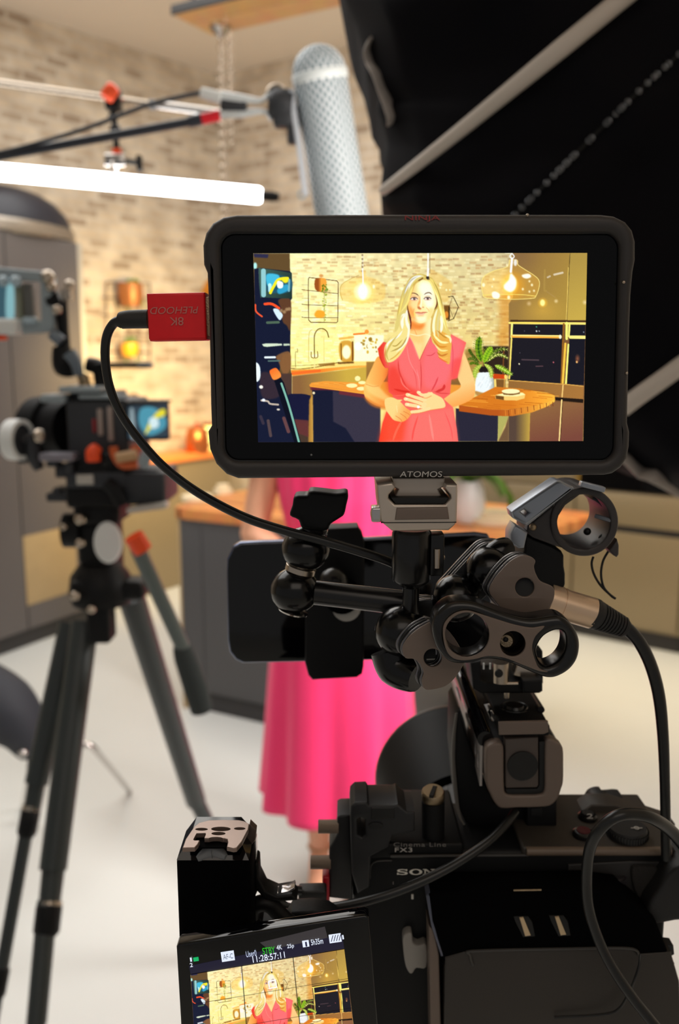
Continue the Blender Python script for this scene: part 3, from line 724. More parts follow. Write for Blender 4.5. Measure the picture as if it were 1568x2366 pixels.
def deck(px, z, thick, holes=(), bevel=.0004):
    """level plate whose top is at the height z"""
    P = lambda ring: [(v.x, v.y) for v in (on(x, y, z) for x, y in ring)]
    vs, fs = flat_plate(P(px), [P(h) for h in holes], thick, bevel)
    return [Vector((v.x, v.y, z - thick / 2 + v.z)) for v in vs], fs

def upright(ring, y0, thick, holes=(), bevel=.0004):
    """upright plate from an outline in metres (x, z)"""
    vs, fs = flat_plate(ring, list(holes), thick, bevel)
    return [Vector((v.x, y0 + thick / 2 - v.z, v.y)) for v in vs], fs

def g_prism(ring, z0, z1, bevel=0.):
    """level outline in metres (x, y) raised from z0 to z1"""
    vs, fs = flat_plate(ring, [], z1 - z0, bevel or 1e-4)
    return [Vector((v.x, v.y, (z0 + z1) / 2 + v.z)) for v in vs], fs

def px2m(n, Y):
    return n * Y / FPX

# ------------------------------------------------------------------ objects
def world_loc(o):
    p = Vector((0, 0, 0))
    while o is not None:
        p += o.location; o = o.parent
    return p

def build(name, geoms, mat, parent=None, origin=None, angle=40, smooth_all=True, weld=True):
    """link shapes as ONE mesh object; vertices are given in world space"""
    if isinstance(geoms, tuple):
        geoms = [geoms]
    vs, fs = [], []
    for v, f in geoms:
        k = len(vs); vs += list(v); fs += [[i + k for i in q] for q in f]
    if origin is None:
        if parent is not None:
            origin = world_loc(parent)
        else:
            a = np.array([tuple(v) for v in vs])
            lo, hi = a.min(0), a.max(0)
            origin = Vector(((lo[0] + hi[0]) / 2, (lo[1] + hi[1]) / 2, lo[2]))
    origin = Vector(origin)
    me = bpy.data.meshes.new(name)
    me.from_pydata([tuple(Vector(v) - origin) for v in vs], [], fs)
    bm = bmesh.new(); bm.from_mesh(me)
    if weld:
        bmesh.ops.remove_doubles(bm, verts=bm.verts, dist=1e-6)
    bmesh.ops.recalc_face_normals(bm, faces=bm.faces)
    bm.to_mesh(me); bm.free()
    if smooth_all:
        me.polygons.foreach_set('use_smooth', [True] * len(me.polygons))
        me.set_sharp_from_angle(angle=math.radians(angle))
    o = bpy.data.objects.new(name, me)
    if mat is not None:
        me.materials.append(mat)
    if parent is not None:
        o.parent = parent; o.location = origin - world_loc(parent)
    else:
        o.location = origin
    COL.objects.link(o)
    return o

def tag(o, label=None, cat=None, group=None, kind=None):
    for k, v in (('label', label), ('category', cat), ('group', group), ('kind', kind)):
        if v: o[k] = v
    return o

def thing(name, label, cat, loc, group=None):
    o = bpy.data.objects.new(name, None); o.empty_display_size = .05
    o.location = Vector(loc); COL.objects.link(o)
    return tag(o, label, cat, group)

def copy_tree(o, parent=None):
    c = o.copy(); COL.objects.link(c)
    if parent is not None: c.parent = parent
    for ch in list(o.children): copy_tree(ch, c)
    return c

def lettering(name, body, x0, y0, x1, y1, Y, mat, parent, turn=0., shear=0., depth=.00015, space=1.0, rot=0.):
    """flat letters filling the box x0..x1, y0..y1 seen at distance Y (turn in degrees about the box centre)"""
    cu = bpy.data.curves.new('t', 'FONT'); cu.body = body; cu.size = 1; cu.extrude = .01; cu.shear = shear; cu.space_character = space
    ob = bpy.data.objects.new('t', cu); COL.objects.link(ob)
    dg = bpy.context.evaluated_depsgraph_get()
    me = ob.evaluated_get(dg).to_mesh()
    vs = np.array([tuple(v.co) for v in me.vertices]); fs = [list(p.vertices) for p in me.polygons]
    ob.evaluated_get(dg).to_mesh_clear(); bpy.data.objects.remove(ob); bpy.data.curves.remove(cu)
    lo, hi = vs.min(0), vs.max(0)
    cx, cy = (x0 + x1) / 2, (y0 + y1) / 2
    out = []
    ca, sa = math.cos(math.radians(turn)), math.sin(math.radians(turn))
    for v in vs:
        u = (v[0] - lo[0]) / (hi[0] - lo[0]) - .5; w = (v[1] - lo[1]) / (hi[1] - lo[1]) - .5
        dx, dy = u * (x1 - x0), -w * (y1 - y0)
        p = at(cx + dx * ca + dy * sa, cy - dx * sa + dy * ca, Y)
        p.y = Y - depth * (v[2] / .02 + .5)
        out.append(p)
    return build(name, (out, fs), mat, parent, smooth_all=False, weld=False)
# ------------------------------------------------------------------ the materials of the place
M = {}
M['black'] = material('black_plastic', (13, 13, 14), .5, spec=.25, bump=.05, bscale=900)
M['satin'] = material('black_anodised_metal', (13, 12, 12), .26, .0, .5)
M['lensblack'] = material('matte_black_lens_barrel', (9, 9, 10), .55, spec=.12)
M['edge'] = material('layer_edge_highlight', (120, 118, 120), .2, .9)  # paler grey on alternate layers paints bright edge reflections
M['ball'] = material('black_ball', (6, 6, 7), .2, spec=.4)
M['hoodblack'] = material('matte_black_lens_hood', (6, 6, 7), .85, spec=.03)
M['gloss'] = material('black_gloss', (6, 6, 8), .06, .0, .5)
M['rubber'] = material('black_rubber', (24, 23, 23), .55, bump=.08, bscale=1200)
M['bumper'] = material('dark_grey_rubber_bumper', (46, 42, 41), .5, bump=.06, bscale=1500)
M['bronze'] = material('bronze_grey_anodised_face', (118, 103, 93), .45, .15)
M['gunmetal'] = material('gunmetal_clamp', (204, 190, 176), .34, .55)
M['chrome'] = material('bright_steel', (205, 200, 196), .14, 1)
M['brass'] = material('worn_brass', (170, 150, 122), .35, 1, bump=.2, bscale=2000)
M['steel'] = material('brushed_steel', (190, 176, 160), .25, 1)
M['red'] = material('red_anodised_aluminium', (236, 18, 28), .4, .1, vary=.08, bscale=300)
M['orange'] = material('orange_plastic', (255, 84, 30), .4)
M['grey'] = material('grey_plastic', (120, 122, 124), .45)
M['lightgrey'] = material('pale_grey_plastic', (196, 192, 184), .45)
M['white'] = material('white_plastic', (232, 234, 232), .4)
M['silverclip'] = material('silver_grey_clip', (168, 174, 184), .35, .6)
M['cable'] = material('black_cable_jacket', (20, 20, 20), .33)
M['padlining'] = material('dark_foam_lining', (52, 57, 66), .45)
M['letter_grey'] = material('pale_print', (196, 192, 186), .5)
M['letter_white'] = material('white_print', (236, 232, 222), .5)
M['letter_dim'] = material('grey_print', (120, 116, 112), .5)
M['letter_red'] = material('dark_red_print', (150, 40, 42), .5)
M['ceiling'] = material('cream_ceiling_paint', (226, 218, 204), .8, bump=.05, bscale=30)
M['floor'] = material('white_studio_floor', (212, 213, 209), .45, vary=.03, bscale=3)
M['cabinet'] = material('taupe_cabinet_lacquer', (92, 86, 84), .38, vary=.03, bscale=2)
M['cab_gold'] = material('bronze_cabinet_lacquer', (138, 123, 96), .33, .15, vary=.03, bscale=2)
M['cab_dark'] = material('charcoal_island_panel', (70, 69, 70), .45, vary=.04, bscale=3)
M['kick'] = material('dark_plinth', (44, 42, 42), .5)
M['tan'] = material('tan_panel_and_light_patch', (166, 142, 102), .5, vary=.1, bscale=12)
M['darkfabric'] = material('black_softbox_fabric', (14, 13, 17), .8, spec=.08, bump=.1, bscale=500)
M['strap'] = material('grey_webbing', (168, 158, 150), .7)
M['greyrod'] = material('grey_fabric_rod_sleeve', (206, 194, 182), .6)
M['zip'] = material('dark_zip_teeth', (120, 122, 126), .3, .8)
M['navy'] = material('dark_navy_upholstery', (30, 32, 40), .7)
M['skin'] = material('warm_skin', (232, 170, 136), .5, vary=.05, bscale=20)
M['dress'] = material('hot_pink_fabric', (255, 44, 112), .7, sheen=.2, vary=.05, bscale=8)
M['hair'] = material('blonde_hair', (214, 180, 120), .4, bump=.4, bscale=90, vary=.15)
M['lips'] = material('rose_lips', (196, 96, 92), .4)
M['eyewhite'] = material('eye_white', (240, 236, 230), .2)
M['iris'] = material('brown_iris', (80, 56, 40), .2)
M['brow'] = material('brown_brow', (120, 90, 60), .7)
M['nude'] = material('nude_leather', (206, 160, 122), .4)
M['leaf'] = material('green_leaf', (86, 128, 40), .5, vary=.25, bscale=40)
M['copper'] = material('copper_pot', (196, 112, 60), .3, .8)
M['ceramic'] = material('white_stone_ceramic', (220, 222, 220), .35, vary=.06, bscale=25)
M['cream'] = material('cream_wood_slice', (232, 214, 178), .6, vary=.08, bscale=30)
M['bark'] = material('brown_bark', (96, 66, 40), .8, vary=.2, bscale=60)
M['bulb'] = material('lit_filament_bulb', (255, 220, 150), .3, emit=(255, 214, 140), strength=9)
M['glow'] = material('warm_lit_jar', (255, 236, 160), .3, emit=(255, 232, 130), strength=1.6)  # emission stands in for warm light falling on the jar
M['tube'] = material('lit_white_tube', (255, 255, 255), .3, emit=(250, 252, 255), strength=12)
M['diffuser'] = material('lit_softbox_diffuser', (255, 255, 255), .6, emit=(255, 246, 236), strength=4.5)
M['meshgrey'] = material('matte_dark_metal', (58, 60, 64), .5, .4)
M['tripodgrey'] = material('dark_green_grey_carbon', (44, 50, 50), .42)
M['foam'] = material('dark_foam_grip', (54, 60, 60), .8)
M['paleblue'] = material('pale_blue_grey_plastic', (150, 162, 168), .35)
M['screwdark'] = material('dark_recess', (8, 8, 8), .6)

def brick_material():
    m = bpy.data.materials.new('whitewashed_brick'); m.use_nodes = True
    nt = m.node_tree; b = nt.nodes['Principled BSDF']; b.inputs['Roughness'].default_value = .85
    uv = nt.nodes.new('ShaderNodeUVMap')
    br = nt.nodes.new('ShaderNodeTexBrick')
    L = lambda c: tuple(float(x) for x in srgb_lin(c)) + (1,)
    br.inputs['Color1'].default_value = L((208, 192, 168)); br.inputs['Color2'].default_value = L((112, 88, 68)); br.inputs['Mortar'].default_value = L((200, 188, 170))
    br.inputs['Scale'].default_value = 1; br.inputs['Mortar Size'].default_value = .012; br.inputs['Bias'].default_value = -.38
    br.inputs['Brick Width'].default_value = .16; br.inputs['Row Height'].default_value = .062
    nz = nt.nodes.new('ShaderNodeTexNoise'); nz.inputs['Scale'].default_value = 6; nz.inputs['Detail'].default_value = 5
    nt.links.new(uv.outputs['UV'], br.inputs['Vector']); nt.links.new(uv.outputs['UV'], nz.inputs['Vector'])
    mx = nt.nodes.new('ShaderNodeMix'); mx.data_type = 'RGBA'; mx.blend_type = 'MULTIPLY'; mx.inputs[0].default_value = .42
    cr = nt.nodes.new('ShaderNodeValToRGB'); cr.color_ramp.elements[0].position = .35; cr.color_ramp.elements[1].position = .62
    cr.color_ramp.elements[0].color = L((170, 150, 126)); cr.color_ramp.elements[1].color = (1, 1, 1, 1)
    nt.links.new(nz.outputs['Fac'], cr.inputs['Fac'])
    nt.links.new(br.outputs['Color'], mx.inputs[6]); nt.links.new(cr.outputs['Color'], mx.inputs[7]); nt.links.new(mx.outputs[2], b.inputs['Base Color'])
    bp = nt.nodes.new('ShaderNodeBump'); bp.inputs['Strength'].default_value = .5; bp.inputs['Distance'].default_value = .006; bp.invert = True
    nt.links.new(br.outputs['Fac'], bp.inputs['Height']); nt.links.new(bp.outputs['Normal'], b.inputs['Normal'])
    return m
M['brick'] = brick_material()

def wood_material(name, c1, c2, scale, width):
    m = bpy.data.materials.new(name); m.use_nodes = True
    nt = m.node_tree; b = nt.nodes['Principled BSDF']; b.inputs['Roughness'].default_value = .42
    tc = nt.nodes.new('ShaderNodeTexCoord'); mp = nt.nodes.new('ShaderNodeMapping'); mp.inputs['Rotation'].default_value = (0, 0, math.radians(28))
    br = nt.nodes.new('ShaderNodeTexBrick')
    L = lambda c: tuple(float(x) for x in srgb_lin(c)) + (1,)
    br.inputs['Color1'].default_value = L(c1); br.inputs['Color2'].default_value = L(c2); br.inputs['Mortar'].default_value = L(tuple(x * .6 for x in c2))
    br.inputs['Scale'].default_value = 1; br.inputs['Mortar Size'].default_value = .0015; br.inputs['Brick Width'].default_value = scale; br.inputs['Row Height'].default_value = width
    wv = nt.nodes.new('ShaderNodeTexNoise'); wv.inputs['Scale'].default_value = 14; wv.inputs['Detail'].default_value = 4
    mx = nt.nodes.new('ShaderNodeMix'); mx.data_type = 'RGBA'; mx.blend_type = 'OVERLAY'; mx.inputs[0].default_value = .35
    nt.links.new(tc.outputs['Object'], mp.inputs['Vector']); nt.links.new(mp.outputs['Vector'], br.inputs['Vector']); nt.links.new(mp.outputs['Vector'], wv.inputs['Vector'])
    nt.links.new(br.outputs['Color'], mx.inputs[6]); nt.links.new(wv.outputs['Color'], mx.inputs[7]); nt.links.new(mx.outputs[2], b.inputs['Base Color'])
    return m
M['butcher'] = wood_material('butcher_block_wood', (226, 152, 84), (176, 100, 46), .5, .045)
M['plank'] = wood_material('pale_oak_plank', (222, 176, 120), (204, 154, 98), 3, .3)

def dotted_material(name, base, dot, nu, nv):
    m = bpy.data.materials.new(name); m.use_nodes = True
    nt = m.node_tree; b = nt.nodes['Principled BSDF']; b.inputs['Roughness'].default_value = .5
    L = lambda c: tuple(float(x) for x in srgb_lin(c)) + (1,)
    uv = nt.nodes.new('ShaderNodeUVMap'); sx = nt.nodes.new('ShaderNodeSeparateXYZ'); nt.links.new(uv.outputs['UV'], sx.inputs[0])
    def mth(op, a, bb=None):
        n = nt.nodes.new('ShaderNodeMath'); n.operation = op
        for k, x in enumerate((a, bb)):
            if x is None: continue
            if isinstance(x, (int, float)): n.inputs[k].default_value = x
            else: nt.links.new(x, n.inputs[k])
        return n.outputs[0]
    u = mth('MULTIPLY', sx.outputs[0], nu * PI); v = mth('MULTIPLY', sx.outputs[1], nv * PI)
    s = mth('MULTIPLY', mth('COSINE', mth('ADD', u, v)), mth('COSINE', mth('SUBTRACT', u, v)))
    k = mth('MULTIPLY', mth('SUBTRACT', mth('ABSOLUTE', s), .5), 4.0)
    n = nt.nodes.new('ShaderNodeClamp'); nt.links.new(k, n.inputs[0])
    mx = nt.nodes.new('ShaderNodeMix'); mx.data_type = 'RGBA'; mx.inputs[6].default_value = L(base); mx.inputs[7].default_value = L(dot)
    nt.links.new(n.outputs[0], mx.inputs[0]); nt.links.new(mx.outputs[2], b.inputs['Base Color'])
    return m
M['blimp'] = dotted_material('pale_grey_mesh', (128, 146, 156), (248, 252, 255), 22, 31)

def glass_material(name, col):
    m = bpy.data.materials.new(name); m.use_nodes = True
    b = m.node_tree.nodes['Principled BSDF']
    b.inputs['Base Color'].default_value = tuple(float(x) for x in srgb_lin(col)) + (1,)
    b.inputs['Roughness'].default_value = .02; b.inputs['Transmission Weight'].default_value = 1; b.inputs['IOR'].default_value = 1.1
    return m
M['amberglass'] = glass_material('amber_glass', (250, 210, 140))

def screen_material():
    m = bpy.data.materials.new('lit_screen_picture'); m.use_nodes = True
    nt = m.node_tree; b = nt.nodes['Principled BSDF']
    b.inputs['Base Color'].default_value = (0, 0, 0, 1); b.inputs['Roughness'].default_value = .15; b.inputs['Specular IOR Level'].default_value = .2
    at_ = nt.nodes.new('ShaderNodeAttribute'); at_.attribute_name = 'picture'
    nt.links.new(at_.outputs['Color'], b.inputs['Emission Color']); b.inputs['Emission Strength'].default_value = 1.0
    return m
M['screen'] = screen_material()

def lit(name, col, s=1.0):
    return material(name, (0, 0, 0), .4, emit=col, strength=s)
# ------------------------------------------------------------------ the room shell
def V2(x, y, z=0.): return Vector((x, y, z))
E1 = Vector((.885, -.465, 0)).normalized(); E2 = Vector((.465, .885, 0)).normalized()
CEIL = 3.6
CORNER = Vector((-.885, 6.684, 0)); DL = Vector((-.6657, -.7463, 0)); DB = Vector((.85, -.527, 0)).normalized()

def wall(name, p0, d, length, mat, thick=.12, z0=0., z1=CEIL):
    n = Vector((-d.y, d.x, 0))                       # outward side
    if n.dot(Vector((0, 2, 0)) - p0) > 0: n = -n
    a, b = p0, p0 + d * length
    vs = [a, b, b + n * thick, a + n * thick]
    verts = [v + Vector((0, 0, z0)) for v in vs] + [v + Vector((0, 0, z1)) for v in vs]
    faces = [[0, 1, 5, 4], [1, 2, 6, 5], [2, 3, 7, 6], [3, 0, 4, 7], [4, 5, 6, 7], [3, 2, 1, 0]]
    o = build(name, (verts, faces), mat, smooth_all=False)
    uvl = o.data.uv_layers.new(name='UVMap')
    for poly in o.data.polygons:
        for li in poly.loop_indices:
            v = o.data.vertices[o.data.loops[li].vertex_index].co + o.location
            uvl.data[li].uv = ((Vector((v.x, v.y, 0)) - p0).dot(d), v.z)
    return tag(o, kind='structure')

wl = wall('wall_left', CORNER, DL, 7.5, M['brick']); wl['label'] = 'whitewashed brick wall behind the cinema camera at the left'
wb = wall('wall_back', CORNER, DB, 5.5, M['brick']); wb['label'] = 'whitewashed brick wall behind the wind-shielded microphone'
wr = wall('wall_right', Vector((2.6, 5.2, 0)), Vector((0.05, -1, 0)).normalized(), 8.5, M['ceiling']); wr['label'] = 'plain pale studio wall at the right'
fl = build('floor', g_box((0, 2, -.05), (14, 11, .1)), M['floor'], smooth_all=False); tag(fl, 'white studio floor under the tripod', kind='structure')
ce = build('ceiling', g_box((0, 2, CEIL + .05), (14, 11, .1)), M['ceiling'], smooth_all=False); tag(ce, 'cream ceiling above the brick walls', kind='structure')

def meet_left(px, py, off=0.):                       # where a sight line meets the left brick wall (off metres in front of it)
    n = Vector((DL.y, -DL.x, 0))
    if n.dot(Vector((0, 0, 0)) - CORNER) < 0: n = -n
    d = ray(px, py); o = Vector((0, 0, EYE))
    q = CORNER + n * off
    return o + d * ((q - o).dot(n) / d.dot(n))
NL = Vector((DL.y, -DL.x, 0))
if NL.dot(-CORNER) < 0: NL = -NL

# ------------------------------------------------------------------ tall taupe cabinet at the left
E = on(231, 1434, 0)
def quad(p, a, b): return [(q.x, q.y) for q in (p, p + a, p + a + b, p + b)]
ctop = 2.23
cab = thing('tall_cabinet', 'tall taupe cabinet under the black domed cover, a painted light patch low on its side', 'cabinet', E - E2 * .6 - E1 * .3)
build('carcass', g_prism(quad(E, -E2 * 1.3, -E1 * .36), .1, ctop, .004), M['cabinet'], cab)
build('plinth', g_prism(quad(E - E1 * .03, -E2 * 1.3, -E1 * .3), 0, .1), M['kick'], cab)
f0 = on(208, 1428, 0)
def on_face(px, py):                                 # the cabinet's visible face
    d = ray(px, py); o = Vector((0, 0, EYE)); n = E1
    return o + d * ((E - o).dot(n) / d.dot(n))
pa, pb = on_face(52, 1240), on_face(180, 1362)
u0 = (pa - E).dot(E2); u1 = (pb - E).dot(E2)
build('tan_light_patch', g_prism(quad(E + E2 * u0 + E1 * .004, E2 * (u1 - u0), -E1 * .02), pb.z, pa.z), M['tan'], cab)['label'] = 'warm light patch built as a tan panel'  # tan slab stands in for a patch of warm light spill
build('pale_edge_trim', g_prism(quad(E + E1 * .002, -E2 * .035, -E1 * .02), .1, ctop), material('pale_edge', (176, 168, 152), .5), cab)
seam = [g_prism(quad(E + E1 * .003 - E2 * .55, -E2 * .006, -E1 * .01), .1, ctop)]
build('door_seam', seam, M['kick'], cab)
dome_c = E - E2 * .36 - E1 * .17 + Vector((0, 0, ctop))
def squash(g): return [v - E1 * ((v - dome_c).dot(E1) * .55) for v in g[0]], g[1]
hood = thing('domed_lamp_cover', 'black domed cover with a pale rim resting on top of the tall taupe cabinet', 'lamp cover', dome_c)
build('dome', squash(g_lathe([(.42, .075), (.415, .10), (.385, .15), (.32, .20), (.22, .24), (.10, .262), (0, .267)], dome_c, (0, 0, 1), 40)), material('black_dome', (30, 32, 44), .4), hood)
build('rim', squash(g_lathe([(.0, .0), (.42, .0), (.445, .01), (.45, .04), (.44, .072), (.40, .08), (0, .08)], dome_c, (0, 0, 1), 40)), material('pale_metal_rim', (168, 160, 150), .25, .8), hood)

# ------------------------------------------------------------------ worktop along the left wall, its cupboards and what stands on it
cf0, cf1 = Vector((-1.52, 5.30, 0)), Vector((-.80, 6.40, 0))
base = build('base_cupboard', g_prism([(cf0.x - .02, cf0.y + .03), (cf1.x - .02, cf1.y + .03), (-.93, 6.60), (-1.96, 5.44)], 0, .88, .003), M['cab_gold'])
tag(base, 'low gold-toned cupboard under the orange-edged worktop by the brick wall', 'cupboard')
wt = build('worktop', g_prism([(cf0.x, cf0.y), (cf1.x, cf1.y), (-.91, 6.62), (-1.98, 5.42)], .88, .93, .006), material('orange_wood_edge', (232, 136, 66), .4, vary=.12, bscale=20))
tag(wt, 'orange-edged wooden worktop along the left brick wall', 'worktop')
def counter_pt(px, py, back=.25):
    p = meet_left(px, py, back); return Vector((p.x, p.y, .93))
t0 = counter_pt(288, 1020, .14)
tp = thing('kitchen_tap', 'slim curved kitchen tap in front of the left brick wall', 'tap', t0)
up = Vector((0, 0, 1)); al = -DL
build('spout', g_tube([t0 + up * .02, t0 + up * .28, t0 + up * .36 + al * .015, t0 + up * .41 + al * .07, t0 + up * .41 + al * .11, t0 + up * .36 + al * .16, t0 + up * .30 + al * .175], .009, 10), material('bronze_tap', (120, 92, 60), .3, .8), tp)
build('tap_base', g_lathe([(.024, 0), (.024, .03), (.013, .05), (.011, .09)], t0, seg=16), material('bronze_tap', (0, 0, 0)), tp)
jp = counter_pt(455, 1010, .25)
kt = thing('copper_kettle', 'copper kettle with a lid on the worktop beside the monitor edge', 'kettle', jp)
build('kettle_body', g_lathe([(.0, 0), (.07, 0), (.085, .02), (.085, .10), (.07, .16), (.05, .18), (.0, .185)], jp, seg=24), M['copper'], kt)
build('kettle_lid_knob', g_ball(jp + up * .20, .014), material('red_knob', (214, 60, 30), .3), kt)
build('kettle_handle', g_tube([jp + al * .07 + up * .14, jp + al * .14 + up * .13, jp + al * .14 + up * .05, jp + al * .08 + up * .03], .008, 8), M['black'], kt)
j2 = counter_pt(484, 1010, .17)
jar = thing('lit_glass_jar', 'yellow glass jar with painted-in warm light on the worktop just left of the monitor', 'jar', j2)
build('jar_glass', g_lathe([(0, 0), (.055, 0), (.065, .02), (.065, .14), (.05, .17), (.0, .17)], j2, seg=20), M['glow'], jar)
build('jar_lid', g_lathe([(.0, .17), (.052, .17), (.052, .195), (0, .195)], j2, seg=20), M['copper'], jar)
# wire rack with pots
def wp(px, py, off=.03): return meet_left(px, py, off)
r0 = wp(295, 830)
rack = thing('wire_wall_rack', 'dark wire rack hung on the brick wall behind the red adapter cable', 'rack', r0)
rk = material('dark_wire', (90, 62, 44), .5)
build('rack_frame', g_tube([wp(246, 652), wp(246, 832), wp(346, 836), wp(346, 655), wp(246, 652)], .005, 8, 1), rk, rack)
build('rack_wire', [g_tube([wp(236, y), wp(350, y + 3)], .004, 6, 1) for y in (688, 728, 772, 812)] + [g_tube([wp(x, 652), wp(x, 834)], .003, 6, 1) for x in (272, 298, 322)], rk, rack)
def pot(name, label, px, py, r, h, mat, leaves):
    c = wp(px, py, .11)
    p = thing(name, label, 'plant pot', c)
    build('pot', g_lathe([(.0, 0), (r * .75, 0), (r, h * .5), (r * .95, h), (r * .8, h), (r * .78, h * .8), (0, h * .8)], c, seg=20), mat, p)
    gs = []
    for k in range(leaves):
        a = random.random() * 6.28; l = .05 + .09 * random.random()
        d = Vector((math.cos(a), math.sin(a), 0)) * .5 + al * .3
        q = c + up * h * .8
        gs.append(g_tube([q, q + d * .06 + up * .05, q + d * .12 - up * (l * 1.2)], [.006, .014, .002], 6, 4, flat=.3))
    build('foliage', gs, M['leaf'], p)
pot('hanging_copper_pot', 'brown copper pot with a trailing plant on the top tier of the wire rack', 303, 708, .085, .15, material('brown_copper', (176, 112, 64), .4, .4), 16)
pot('yellow_pot', 'small yellow pot on the bottom tier of the wire rack', 300, 824, .06, .09, material('yellow_glaze', (246, 176, 40), .35), 6)

# ------------------------------------------------------------------ island with butcher block top
IA, IB, IC, ID_ = Vector((-.76, 3.76, 0)), Vector((.60, 3.045, 0)), Vector((1.10, 3.60, 0)), Vector((-.35, 4.52, 0))
isl = thing('kitchen_island', 'charcoal kitchen island behind the presenter with a wooden butcher block top', 'kitchen island', (IA + IC) / 2)
def inset(k):
    c = (IA + IB + IC + ID_) / 4
    return [(c.x + (p.x - c.x) * k, c.y + (p.y - c.y) * k) for p in (IA, IB, IC, ID_)]
body = [Vector((x, y, 0)) for x, y in inset(.94)]
q2 = [(body[0].x, body[0].y), (body[0].x + E1.x * 1.12, body[0].y + E1.y * 1.12), (body[3].x + E1.x * 1.12, body[3].y + E1.y * 1.12), (body[3].x, body[3].y)]
build('island_body', g_prism(q2, .1, .89, .004), M['cab_dark'], isl)
kk = [(x + E2.x * .03, y + E2.y * .03) for x, y in q2]
build('island_plinth', g_prism(kk, 0, .1), M['kick'], isl)
bq = body[0] - E2 * .003
for k, (a, b) in enumerate(((.02, .115), (.125, .60), (.61, 1.1))):
    build('island_door', g_prism(quad(bq + E1 * a, E1 * (b - a), E2 * .015), .12, .86, .002), M['cab_dark'], isl)
build('end_panel', g_prism(quad(body[0] - E1 * .012 + E2 * .0, E1 * .012, E2 * .6), 0, .89), M['tan'], isl)['label'] = 'tan end panel'  # tan end face beside the charcoal body
rc = []
for p, a, b in ((IA, ID_, IB), (IB, IA, IC), (IC, IB, ID_), (ID_, IC, IA)):
    u = (a - p).normalized() * .10; w = (b - p).normalized() * .10
    for t in (0, .25, .5, .75, 1): 
        q = p + u * (1 - t) ** 2 + w * t ** 2; rc.append((q.x, q.y))
build('worktop_block', g_prism(rc, .89, .94, .006), M['butcher'], isl)['label'] = 'warm striped butcher block top'
leg_p = IC - E1 * .25 - E2 * .18
build('support_post', g_rod(leg_p, leg_p + up * .89, .05), M['cab_gold'], isl)
def plates(name, label, px, py, rr):
    c = on(px, py, .94); t = thing(name, label, 'coaster', c)
    h = 0
    for r in rr:
        build('wood_slice', g_lathe([(0, h), (r, h), (r * 1.02, h + .008), (r, h + .022), (0, h + .022)], c, seg=26), M['cream'], t); h += .0221
plates('wood_slice_coasters', 'two stacked pale wood slice coasters on the island right of the plant', 1142, 1205, (.105, .075))
plates('wood_slice_tray', 'pale round wood slice tray on the left end of the island', 455, 1155, (.07,))
plates('small_wood_slice', 'small wood slice beside the tray on the left of the island', 515, 1140, (.045, .03))
pc = on(1078, 1205, .94)
pl = thing('potted_fern', 'green fern in a white stone pot on the island under the monitor', 'potted plant', pc)
build('pot', g_lathe([(0, 0), (.045, 0), (.065, .03), (.072, .08), (.066, .13), (.05, .165), (.044, .165), (.05, .14), (0, .14)], pc, seg=28), M['ceramic'], pl)
fr = []
for k in range(22):
    a = k * 2.4; L_ = .20 + .16 * random.random(); e = .5 + .9 * random.random()
    d = Vector((math.cos(a), math.sin(a), 0)); b0 = pc + up * .15
    p = catmull([b0, b0 + d * L_ * .35 * e + up * L_ * .7, b0 + d * L_ * e + up * L_ * .8, b0 + d * L_ * 1.35 * e + up * L_ * .45], 6)
    fr.append(g_tube(p, [.004, .003, .001], 5, 1))
    for i in range(2, len(p) - 1):
        tdir = (p[i + 1] - p[i - 1]).normalized(); sd = tdir.cross(up).normalized()
        w = .055 * math.sin(PI * i / len(p))
        for sg in (1, -1):
            fr.append(g_tube([p[i], p[i] + sd * sg * w * .6 + tdir * .012, p[i] + sd * sg * w + tdir * .02 - up * .012], [.004, .007, .001], 4, 2, flat=.25))
for q in (((.06, -.03, .04), (.115, -.05, .015), (.15, -.06, -.03), (.165, -.07, -.075)), ((.05, -.05, .05), (.09, -.09, .03), (.12, -.12, -.02)), ((-.05, -.05, .06), (-.10, -.08, .03), (-.13, -.1, -.03))):
    b0 = pc + up * .155; p = catmull([b0] + [b0 + Vector(x) for x in q], 6)
    fr.append(g_tube(p, [.005, .004, .001], 5, 1))
    for i in range(1, len(p) - 1):
        tdir = (p[i + 1] - p[i - 1]).normalized(); sd = tdir.cross(up).normalized(); w = .04 * math.sin(PI * i / len(p)) + .008
        for sg in (1, -1):
            fr.append(g_tube([p[i], p[i] + sd * sg * w * .6 + tdir * .012, p[i] + sd * sg * w + tdir * .02 - up * .012], [.004, .008, .001], 4, 2, flat=.25))
build('fronds', fr, M['leaf'], pl)

